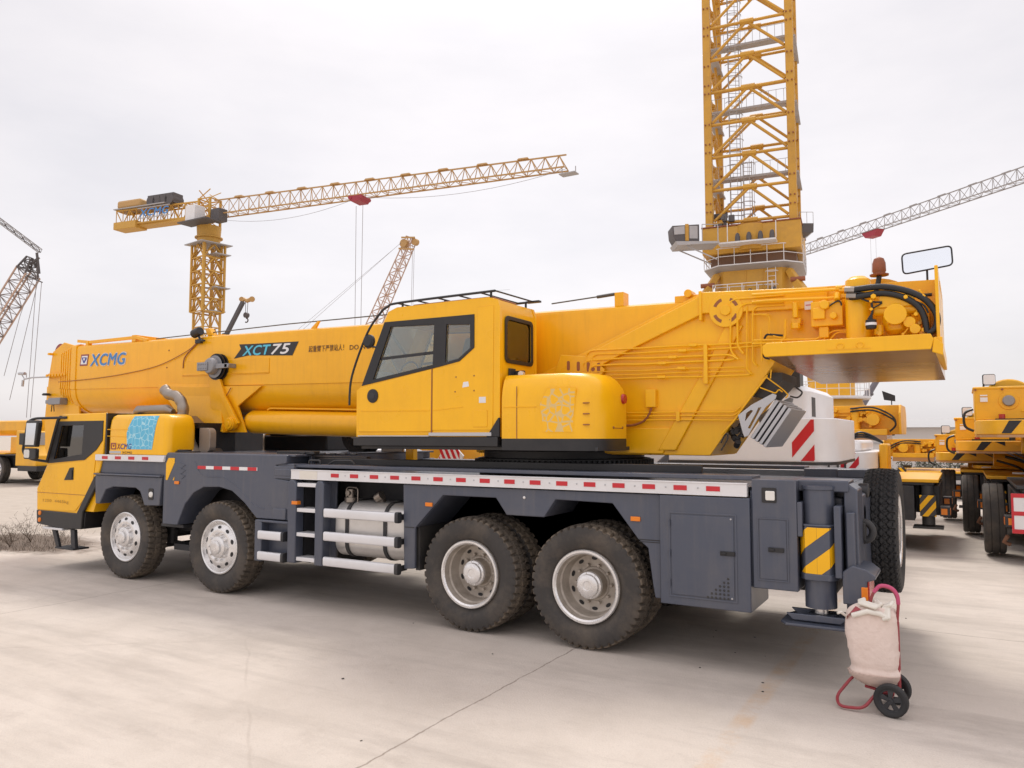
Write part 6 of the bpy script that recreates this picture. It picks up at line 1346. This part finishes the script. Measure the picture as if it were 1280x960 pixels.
# ---- dark telescopic boom with hook
a,c=D(304,377,45),D(281,422,45); dd=c-a; foot=a+dd*((a.z-2.6)/(-dd.z))
t=thing('loader_crane',(foot.x,foot.y,0),'dark telescopic boom with a hanging hook rising behind the boom of the big crane','crane')
b=MB(); b.tube([a,a+dd*1.0],.16,6); b.tube([a+dd*.9,a+dd*2.4],.21,6); b.tube([a+dd*.92,a+dd*.97],.27,6); b.tube([a+dd*2.3,foot],.28,6); bo=b.build('boom',mat('dark_boom',(.09,.085,.09),.5),t)
b=MB(); b.tube([D(302,377,45),D(305,374,45),D(309,376,45),D(314,374,45)],.13,6); b.cyl(D(315,374,44.9),D(315,374,45.1),.17,n=10); b.cyl(D(302,374,44.9),D(302,374,45.1),.15,n=10); b.build('boom_head',YJ,bo)
b=MB(); b.nxt(); b.bar(D(307,377,45),D(307,391,45),.015); b.nxt(); b.bar(D(310,377,45),D(309,391,45),.015); b.build('hoist_rope',ROPE,bo,smooth=0)
b=MB(); c=D(308,394,45); b.cyl(c+Vector((0,-.1,0)),c+Vector((0,.1,0)),.16,n=12); b.tube([c+RT*(.10*math.cos(R(q)))+Vector((0,0,-.30+.12*math.sin(R(q)))) for q in range(100,-150,-25)],.04,6); b.build('hook_block',DKF,bo)
b=MB(); b.box(foot.x-3,foot.x+3,foot.y-1.2,foot.y+1.2,.8,1.4); b.box(foot.x-.7,foot.x+.7,foot.y-.7,foot.y+.7,1.4,2.9); b.build('carrier',DKF,t,.05)
for x in (-2,2):
    for q in (-1.2,1.2): inst('wheel',STY,t,(foot.x+x,foot.y+q,.565))
# ================================================================== giant yellow tower
uR=992.5; uL=887.5; vp=Vector(((-_f0*0+_f0*FPX+RT*(-2200)).x,(_f0*FPX+RT*(-2200)).y,0)).normalized()
dpt=50.0
pR=D(uR,300,dpt); pR.z=0
rL=ray(uL,300); rL=Vector((rL.x,rL.y)); 
# solve CAM+rL*s = pR+vp*w
det=rL.x*(-vp.y)-rL.y*(-vp.x); dx,dy=pR.x-CAM.x,pR.y-CAM.y
s_=(dx*(-vp.y)-dy*(-vp.x))/det; w_=(rL.x*dy-rL.y*dx)/det
pL=pR+vp*w_; prL=Vector((vp.y,-vp.x,0)); 
if prL.dot(_f0)<0: prL=-prL
WD=abs(w_); k1=.98
bL=pL+prL*WD*k1; bR=pR+prL*WD*k1
def zat(v): return D(uR,v,dpt).z
t=thing('tower_crane',tuple((pL+bR)/2),'giant yellow lattice tower on a round base rising out of the top of the picture','tower crane')
def sqbar(b,p,z0,z1,w):
    b.add([tuple(p+vp*a*w/2+prL*e*w/2+Vector((0,0,z))) for z in (z0,z1) for a,e in ((-1,-1),(1,-1),(1,1),(-1,1))],[(0,3,2,1),(4,5,6,7),(0,1,5,4),(1,2,6,5),(2,3,7,6),(3,0,4,7)])
z0=zat(281); dzp=(zat(5)-zat(225))/5.0; zlev=[zat(5)+dzp*k for k in range(4,-7,-1)]
ztop=zlev[0]+2
for p in (pL,pR,bR,bL):
    b=MB(); sqbar(b,p,z0-.3,ztop,.50 if p in (pL,pR) else .46)
    ch=b.build('mast_chord',YTOW,t,.04)
    b=MB()
    for k in range(14):
        z=z0+.6+k*dzp*.6+(.8 if k%3==0 else 0)
        q=p-prL*.255+Vector((0,0,z)); 
        for sgn in (-1,1):
            b.nxt(); b.cyl(q+vp*.13*sgn-prL*.02,q+vp*.13*sgn-prL*.10,.055,n=6)
    b.build('bolt',RUST,ch)
for zz in zlev:
    for (a,c) in ((pL,pR),(pR,bR),(bR,bL),(bL,pL)):
        if zz<z0-.5: continue
        z_=Vector((0,0,zz)); m=(a+c)/2
        br=MB(); br.tube([a+z_,c+z_],.105,8); br.tube([m+z_+(a-c).normalized()*.45,m+z_-(a-c).normalized()*.45],.2,8)
        low=Vector((0,0,max(zz-dzp*.93,z0-.2)))
        if zz>z0+.6:
            for e in (a,c):
                br.tube([m+z_,e+(m-e).normalized()*.3+low],.098,8)
        br.build('bracing',YTOW,t)
# inner catwalks, ladders
for v,vr in ((24,30),(112,118),(205,212)):
    z=zat(v); b=MB(); 
    q0=pL+prL*1.2+Vector((0,0,z)); q1=pR+prL*1.2+Vector((0,0,z))
    b.add([tuple(q+prL*e+Vector((0,0,h))) for q in (q0,q1) for e in (0,.7) for h in (0,.16)],[(0,1,3,2),(4,6,7,5),(0,4,5,1),(2,3,7,6),(0,2,6,4),(1,5,7,3)])
    for q in (q0,q1):
        b.add([tuple(q+prL*e*1.0+vp*a+Vector((0,0,h))) for e in (0,WD*.8) for a in (-.35,.35) for h in (-.06,.06)],[(0,1,3,2),(4,6,7,5),(0,4,5,1),(2,3,7,6),(0,2,6,4),(1,5,7,3)])
    cw=b.build('catwalk',GALF,t,.01)
    b=MB()
    for k in range(12):
        q=q0.lerp(q1,k/11); b.bar(q,q+Vector((0,0,1.0)),.018)
    b.bar(q0+Vector((0,0,1.0)),q1+Vector((0,0,1.0)),.018); b.build('railing',GALF,cw,smooth=0)
def ladder_at(u,zb,zt_,back,wid=.5,cage=True):
    q=D(u,300,dpt+back*.9); q.z=0
    q=q-RT*0; b=MB(); b.bar(q-RT*wid/2+Vector((0,0,zb)),q-RT*wid/2+Vector((0,0,zt_)),.035); b.bar(q+RT*wid/2+Vector((0,0,zb)),q+RT*wid/2+Vector((0,0,zt_)),.035)
    z=zb
    while z<zt_:
        b.bar(q-RT*wid/2+Vector((0,0,z)),q+RT*wid/2+Vector((0,0,z)),.02); 
        z+=.3
    if cage:
        z=zb+.5
        while z<zt_:
            b.tube([q+RT*(wid*.8*math.cos(R(a)))-_f0*(.45*math.sin(R(a)))+Vector((0,0,z)) for a in range(0,181,30)],.025,4); z+=.9
        for a in (45,90,135):
            o_=RT*(wid*.8*math.cos(R(a)))-_f0*(.45*math.sin(R(a))); b.bar(q+o_+Vector((0,0,zb)),q+o_+Vector((0,0,zt_)),.02)
    b.build('ladder',GALF,t,smooth=0)
ladder_at(921,z0,ztop,3.4,.75); ladder_at(936,z0,zat(180),3.0,.6,True)
random.seed(11)
b=MB()
for k in range(9):
    q=D(random.uniform(905,935),300,dpt); q.z=0; q=q+_f0*random.uniform(1,3); z=random.uniform(z0,z0+1.2); obox(b,q+Vector((0,0,z)),random.uniform(.15,.5),.3,random.uniform(.15,.5),vp,prL)
b.build('slewing_drive_gear',DKF,t)
# base box girder
ctr=(pL+bR)/2
def ringpts(c,w,dd_,ch=.3):
    o=[(-1,-1+ch),(-1+ch,-1),(1-ch,-1),(1,-1+ch),(1,1-ch),(1-ch,1),(-1+ch,1),(-1,1-ch)]
    return [tuple((c+vp*a*w/2+prL*e*dd_/2).xy) for a,e in o]
zb1=zat(276); zb0=zat(311)
b=MB(); b.prism([tuple(q.xy) for q in (pL+vp*.45-prL*.45,pR-vp*.45-prL*.45,bR-vp*.45+prL*.45,bL+vp*.45+prL*.45)],zb0,zb1,'z'); gb=b.build('base_girder',YTOW,t,.04)
b=MB(); b.prism([tuple(q.xy) for q in (pL+vp*.5-prL*.5,pR-vp*.5-prL*.5,bR-vp*.5+prL*.5,bL+vp*.5+prL*.5)],zb1,zb1+.08,'z'); b.build('top_flange',RUST,gb)
mf=(pL+pR)/2-prL*.45
b=MB(); 
o=mf; b.cyl(o+Vector((0,0,zb0+.1))+prL*.6,o+Vector((0,0,zb1-.02))+prL*.6,1.0,n=28); b.build('rounded_front',YTOW,gb)
for k in range(4):
    q=mf+vp*(.95-.72*k-.2)-prL*.55; b=MB(); b.lathe([(.17,zat(301)),(.17,zat(294)),(.12,zat(290)),(.03,zat(288.5))],(q.x,q.y,0),'z',12); b.build('slewing_motor',DKF,t)
b=MB(); q=mf-prL*.5; b.add([tuple(q+vp*a+prL*e+Vector((0,0,z))) for z in (zat(304),zat(302)) for a,e in ((1.9,-.7),(-1.7,-.7),(-1.7,.3),(1.9,.3))],[(0,3,2,1),(4,5,6,7),(0,1,5,4),(1,2,6,5),(2,3,7,6),(3,0,4,7)]); dp_=b.build('drive_platform',WHT2,t)
b=MB()
for a in (1.9,1.3,-1.7): b.nxt(); b.bar(q+vp*a-prL*.7+Vector((0,0,zat(302))),q+vp*a-prL*.7+Vector((0,0,zat(302)+1.1 if a!=1.3 else zat(278))),.035)
b.build('post',WHT2,dp_,smooth=0)
# recess band below the girder + ring platform with railing + drum + legs
b=MB(); b.prism([tuple((ctr+(Vector((*q,0))-ctr)*.93).xy) for q in ringpts(ctr,WD+.6,WD+.6)],zat(326),zb0,'z'); b.build('slewing_bearing',mat('bearing_dark',(.16,.08,.04),.6),t,.03)
pf=ringpts(ctr,WD*1.19,WD*1.19,.35); pf2=ringpts(ctr,WD*.97,WD*.97,.3)
zp=zat(328); b=MB(); b.loft([[(x,y_,zp+.02) for x,y_ in pf],[(x,y_,zp+.10) for x,y_ in pf]]); rp=b.build('ring_platform',WHT2,t)
b=MB(); b.loft([[(x,y_,zp-.22) for x,y_ in pf2],[(x,y_,zp+.0) for x,y_ in pf]]); b.build('platform_bracket',GALF,rp)
def railing(pts,z,h,par,m,per=1.0,r=.022,rows=(1,.5)):
    b=MB(); n=len(pts)
    for i in range(n):
        a=Vector((*pts[i],z)); c=Vector((*pts[(i+1)%n],z)); k=max(1,int((c-a).length/per))
        for j in range(k): q=a.lerp(c,j/k); b.bar(q,q+Vector((0,0,h)),r)
        for f in rows: b.bar(a+Vector((0,0,h*f)),c+Vector((0,0,h*f)),r)
    return b.build('railing',m,par,smooth=0)
railing(pf,zp+.1,1.1,rp,WHT2,1.0,.03)
b=MB(); z1_=zat(330); z2_=zat(372); b.prism(ringpts(ctr,WD*.93,WD*.93,.25),z2_,z1_,'z'); dr_=b.build('base_drum',YTOW,t,.05)
b=MB()
for a in (-.7,.4): b.nxt(); q=ctr-prL*(WD*.93/2+.02)+vp*a; b.bar(q+Vector((0,0,z2_)),q+Vector((0,0,z1_-.1)),.04)
b.build('weld_rib',YTOW,dr_,smooth=0)
q=ctr-prL*(WD*.93/2+.15)-vp*1.25
b=MB(); b.bar(q-vp*.25+Vector((0,0,z2_)),q-vp*.25+Vector((0,0,zp)),.03); b.bar(q+vp*.25+Vector((0,0,z2_)),q+vp*.25+Vector((0,0,zp)),.03)
z=z2_
while z<zp: b.bar(q-vp*.25+Vector((0,0,z)),q+vp*.25+Vector((0,0,z)),.022); z+=.3
for z in (z2_+.9,z2_+1.8): b.tube([q+vp*(.4*math.cos(R(a)))-prL*(.4*math.sin(R(a)))+Vector((0,0,z)) for a in range(0,181,30)],.025,4)
b.build('drum_ladder',WHT2,dr_,smooth=0)
zq=zat(374); pq_=[tuple((ctr+vp*a*WD/2*.9-prL*e).xy) for a,e in ((1,WD*.93/2),(1,WD*.93/2+1.0),(-.55,WD*.93/2+1.0),(-.55,WD*.93/2))]
b=MB(); b.prism(pq_,zq-.12,zq,'z'); lp=b.build('lower_platform',WHT2,t); railing(pq_,zq,1.1,lp,WHT2,.9,.03)
b=MB()
for k in range(16): q=ctr+vp*random.uniform(-.5,.85)*WD/2-prL*(WD*.93/2+random.uniform(.1,.6)); obox(b,q+Vector((0,0,zq+random.uniform(0,.3))),random.uniform(.15,.5),.2,random.uniform(.2,.6),vp,prL)
b.build('bearing_bolts',DKF,lp)
for a,e in ((1,-1),(-1,-1),(-1,1),(1,1)):
    b=MB(); q=ctr+vp*a*WD*.43+prL*e*WD*.43; q2=ctr+vp*a*WD*.62+prL*e*WD*.55
    b.tube([q+Vector((0,0,z1_-.3)),q2+Vector((0,0,zat(372)))],[.28,.42],4); b.tube([q2+Vector((0,0,zat(372))),ctr+vp*a*WD*.75+prL*e*WD*.7],[.42,.5],4)
    lg=b.build('leg',YTOW,t,.04)
    b=MB(); m=q.lerp(q2,.55); m.z=zat(350); b.cyl(m-prL*.1-vp*.45,m+vp*.45-prL*.1,.16,n=10); b.build('hinge_pin',RUST,lg)
b=MB(); b.cyl((ctr.x,ctr.y,0),(ctr.x,ctr.y,z2_),2.4,n=32); b.build('pedestal',YTOW,t)
# operator cabin on the left bracket, service basket at right
c=D(857,303,dpt-.5)
b=MB(); Lh=D(875,303,dpt)-D(844,303,dpt); L_=Lh.length; 
u0=-RT
def cpt(a,z,e): return c+RT*a+Vector((0,0,z))+_f0*e
zz0,zz1=0,zat(280)-zat(303)
b.loft([[tuple(cpt(a,z,e)) for a,z in ((-.55,0),(.9,.0),(.9,zz1),(-.85,zz1-.1),(-.8,.45))] for e in (0,1.4)]); cb2=b.build('operator_cabin',DKF,t,.03)
b=MB(); b.loft([[tuple(cpt(a,z,e)) for a,z in ((-.72,.5),(-.05,.55),(-.05,zz1-.12),(-.76,zz1-.2))] for e in (-.03,0)]); b.loft([[tuple(cpt(a,z,e)) for a,z in ((.25,.25),(.78,.25),(.78,zz1-.12),(.25,zz1-.12))] for e in (-.03,0)]); b.build('cabin_window',GALF,cb2,smooth=0)
b=MB(); b.loft([[tuple(cpt(a,z,e)) for a,z in ((-.02,.1),(.2,.1),(.2,zz1),(-.02,zz1))] for e in (-.06,0)]); b.build('cabin_post',YTOW,cb2)
b=MB(); b.loft([[tuple(cpt(a,z,e)) for a,z in ((-.55,-.25),(2.1,-.10),(2.1,.02),(-.7,-.0))] for e in (-.3,1.5)]); cp=b.build('cabin_platform',GALF,cb2)
b=MB(); b.bar(cpt(.0,-.2,0),cpt(2.0,-1.1,0),.05); b.bar(cpt(-.1,-.2,1.4),cpt(2.0,-1.1,1.4),.05); b.bar(cpt(1.0,0,-.3),cpt(1.0,1.1,-.3),.03); b.bar(cpt(2.0,0,-.3),cpt(2.0,1.1,-.3),.03); b.bar(cpt(1.0,1.1,-.3),cpt(2.0,1.1,-.3),.03); b.build('stay',GALF,cp,smooth=0)
c=D(1009,291,dpt+1)
b=MB(); b.loft([[tuple(c+RT*a+Vector((0,0,z))+_f0*e) for a,z in ((-.55,0),(.42,.05),(.45,.65),(-.6,.65))] for e in (0,1.5)]); sb=b.build('service_basket',DKF,t)
b=MB(); 
for a in (-.5,.0,.42): b.bar(c+RT*a+Vector((0,0,.6)),c+RT*a+Vector((0,0,1.4)),.02)
b.bar(c-RT*.5+Vector((0,0,1.4)),c+RT*.42+Vector((0,0,1.4)),.02); b.bar(c+RT*-.6+Vector((0,0,-.8)),c+RT*.3,.03); b.build('railing',GALF,sb,smooth=0)
# ---- small yellow pedestal with white railing
q=D(1041,520,38); q.z=0
t=thing('crane_pedestal',tuple(q),'round yellow crane pedestal ringed by a white railing beyond the parked cranes','crane base')
zf=lambda v:D(1041,v,38).z
b=MB(); b.lathe([(1.7,0),(1.5,zf(510)),(1.35,zf(500))],tuple(q),'z',40); pb_=b.build('cone',YTOW,t); b=MB(); b.lathe([(1.05,zf(498)),(1.05,zf(478))],tuple(q),'z',36); b.build('drum',YBG,t)
b=MB(); b.lathe([(1.7,zf(500)),(1.75,zf(499)),(1.75,zf(496.5)),(1.7,zf(496.4))],tuple(q),'z',40); pl=b.build('ring_platform',WHT2,t)
railing([(q.x+1.7*math.cos(R(a)),q.y+1.7*math.sin(R(a))) for a in range(0,360,18)],zf(497),.75,pl,WHT2,.5,.02)
a,c=D(1097,474,42),D(1074,512,42); dd=c-a
t=thing('loader_crane',(c.x,c.y,0),'dark grey telescopic jib leaning right just under the glossy tray of the big crane','crane')
b=MB(); b.tube([a-dd*.1,a+dd*.6],.16,6); b.tube([a+dd*.4,c+dd*.0],.2,6); b.tube([a+dd*.42,a+dd*.47],.24,6); b.tube([c,Vector((c.x,c.y,.0))],.25,6); b.build('boom',mat('dark_jib',(.16,.15,.17),.5),t)
b=MB(); b.box(c.x-2,c.x+2,c.y-1,c.y+1,.5,1.2); b.build('carrier',DKF,t)
# ================================================================== far wall, trees, weeds, litter
b=MB(); 
t=thing('boundary_wall',(3,30,0),'long white boundary wall beyond the gap between the crane rows','wall')
b.box(-14,22,30,30.2,0,1.62); wb=b.build('wall_panel',FWALL,t); b=MB(); b.box(-14,22,29.95,30.25,1.62,1.70); b.build('coping',ROOF,t)
b=MB(); x=-14
while x<22: b.nxt(); b.box(x,x+.25,29.9,30.3,0,1.60); x+=4
b.build('pier',FWALL,t)
t=thing('shed',(-6,60,0),'low grey roofed shed far off behind the white boundary wall','shed')
b=MB(); b.box(-24,14,60,72,0,2.6); b.build('wall',FWALL,t); b=MB(); b.prism([(59.5,2.6),(66,3.4),(72.5,2.6)],-24.5,14.5,'x'); b.build('roof',ROOF,t)
LEAF=mat('leaf_far',(.10,.105,.075),.8,0,.3,2)
def bush(label,x,y,h,r,n=900,seed=1):
    random.seed(seed); t=thing('bush',(x,y,0),label,'bush')
    b=MB()
    for k in range(7): a=random.uniform(0,6.28); b.tube([(x,y,0),(x+r*.3*math.cos(a),y+r*.3*math.sin(a),h*.5),(x+r*.7*math.cos(a),y+r*.7*math.sin(a),h*.85)],[.03,.02,.008],5)
    b.build('stem',RUB,t); b=MB()
    cl=[(random.gauss(0,.45)*r,random.gauss(0,.45)*r,h*random.uniform(.3,.95),random.uniform(.2,.4)*r) for _ in range(16)]
    for k in range(n):
        c=random.choice(cl); p=Vector((x+c[0]+random.gauss(0,.5)*c[3],y+c[1]+random.gauss(0,.5)*c[3],max(.05,c[2]+random.gauss(0,.5)*c[3])))
        u=Vector((random.gauss(0,1),random.gauss(0,1),random.gauss(0,1))).normalized(); v=u.orthogonal().normalized(); s=.05*random.uniform(.6,1.4); b.add([tuple(p+u*s),tuple(p+v*s*.5),tuple(p-u*s),tuple(p-v*s*.5)],[(0,1,2,3)])
    b.build('leaves',LEAF,t,smooth=0,recalc=False)
bush('dark bush in front of the white wall, just above the spare tyre',-1.7,25.5,1.0,1.1,seed=2)
bush('grey bush beside the white wall, below the farthest winch bay',-.5,27.5,1.5,1.3,seed=4)
STR=mat('dry_stalk',(.085,.06,.04),.9,0,.3,5)
random.seed(21); b=MB()
for k in range(1500):
    u=random.uniform(-40,85)+random.gauss(0,12); v=random.uniform(656,690) if u<70 else random.uniform(662,684)
    r=ray(u,v); p=CAM+r*((0-CAM.z)/r.z); 
    if p.x>-11.9 and p.y<3 and p.y>-.3 : continue
    h=random.uniform(.02,.07)*(1.8 if random.random()<.08 else 1); a=random.uniform(0,6.28); ln=random.uniform(.2,1.0); q=p+Vector((math.cos(a)*h*ln,math.sin(a)*h*ln,h))
    m=p.lerp(q,.5)+Vector((random.gauss(0,.01),random.gauss(0,.01),.01)); w0=.004
    b.add([tuple(p+Vector((w0,0,0))),tuple(p-Vector((w0,0,0))),tuple(m-Vector((w0*.7,0,0))),tuple(m+Vector((w0*.7,0,0))),tuple(q)],[(0,1,2,3),(3,2,4)])
    if random.random()<.3:
        q2=m+Vector((random.gauss(0,.05),random.gauss(0,.05),random.uniform(.01,.07))); b.add([tuple(m),tuple(m+Vector((.003,0,.003))),tuple(q2)],[(0,1,2)])
o=b.build('dry_weeds',STR,smooth=0,recalc=False); tag(o,'dry brown weed stalks lying on the sandy ground at left','weeds',kind='stuff')
random.seed(5)
for (u,v,h,lab) in ((38,678,.62,'tall thin dead weed with bare twigs left of the front bumper'),(12,684,.42,'short dead weed with bare twigs at the left picture edge')):
    r=ray(u,v); p=CAM+r*((0-CAM.z)/r.z); t=thing('dead_weed',tuple(p),lab,'weed'); b=MB()
    for k in range(9):
        a=random.uniform(0,6.28); q=p.copy(); d=Vector((math.cos(a)*.5,math.sin(a)*.5,1)); pts=[q.copy()]
        for i in range(7): q=q+d.normalized()*h/7*random.uniform(.7,1.2); d+=Vector((random.gauss(0,.35),random.gauss(0,.35),.1)); pts.append(q.copy())
        b.tube(pts,[.004*(1-i/9) for i in range(8)],4)
        for i in range(2,8):
            for s in range(2): e=pts[i]+Vector((random.gauss(0,.06),random.gauss(0,.06),random.uniform(0,.08))); b.tube([pts[i],e],[.002,.001],3)
    b.build('twigs',STR,t)
random.seed(33)
for k in range(15):
    u=random.uniform(300,1250);v=random.uniform(760,930); 
    if k<8: u=random.uniform(870,960);v=random.uniform(765,880)
    r=ray(u,v); p=CAM+r*((0-CAM.z)/r.z); b=MB(); s=random.uniform(.005,.011)
    ringp=[(p.x+s*random.uniform(.6,1.4)*math.cos(a),p.y+s*random.uniform(.6,1.4)*math.sin(a)) for a in (0,1,2,3,4,5)]
    b.prism(ringp,0.001,s*.6,'z'); o=b.build('pebble',RUB,smooth=0,origin=(p.x,p.y,0)); tag(o,'tiny dark pebble lying loose on the pale concrete yard','pebble','pebbles scattered on the concrete')
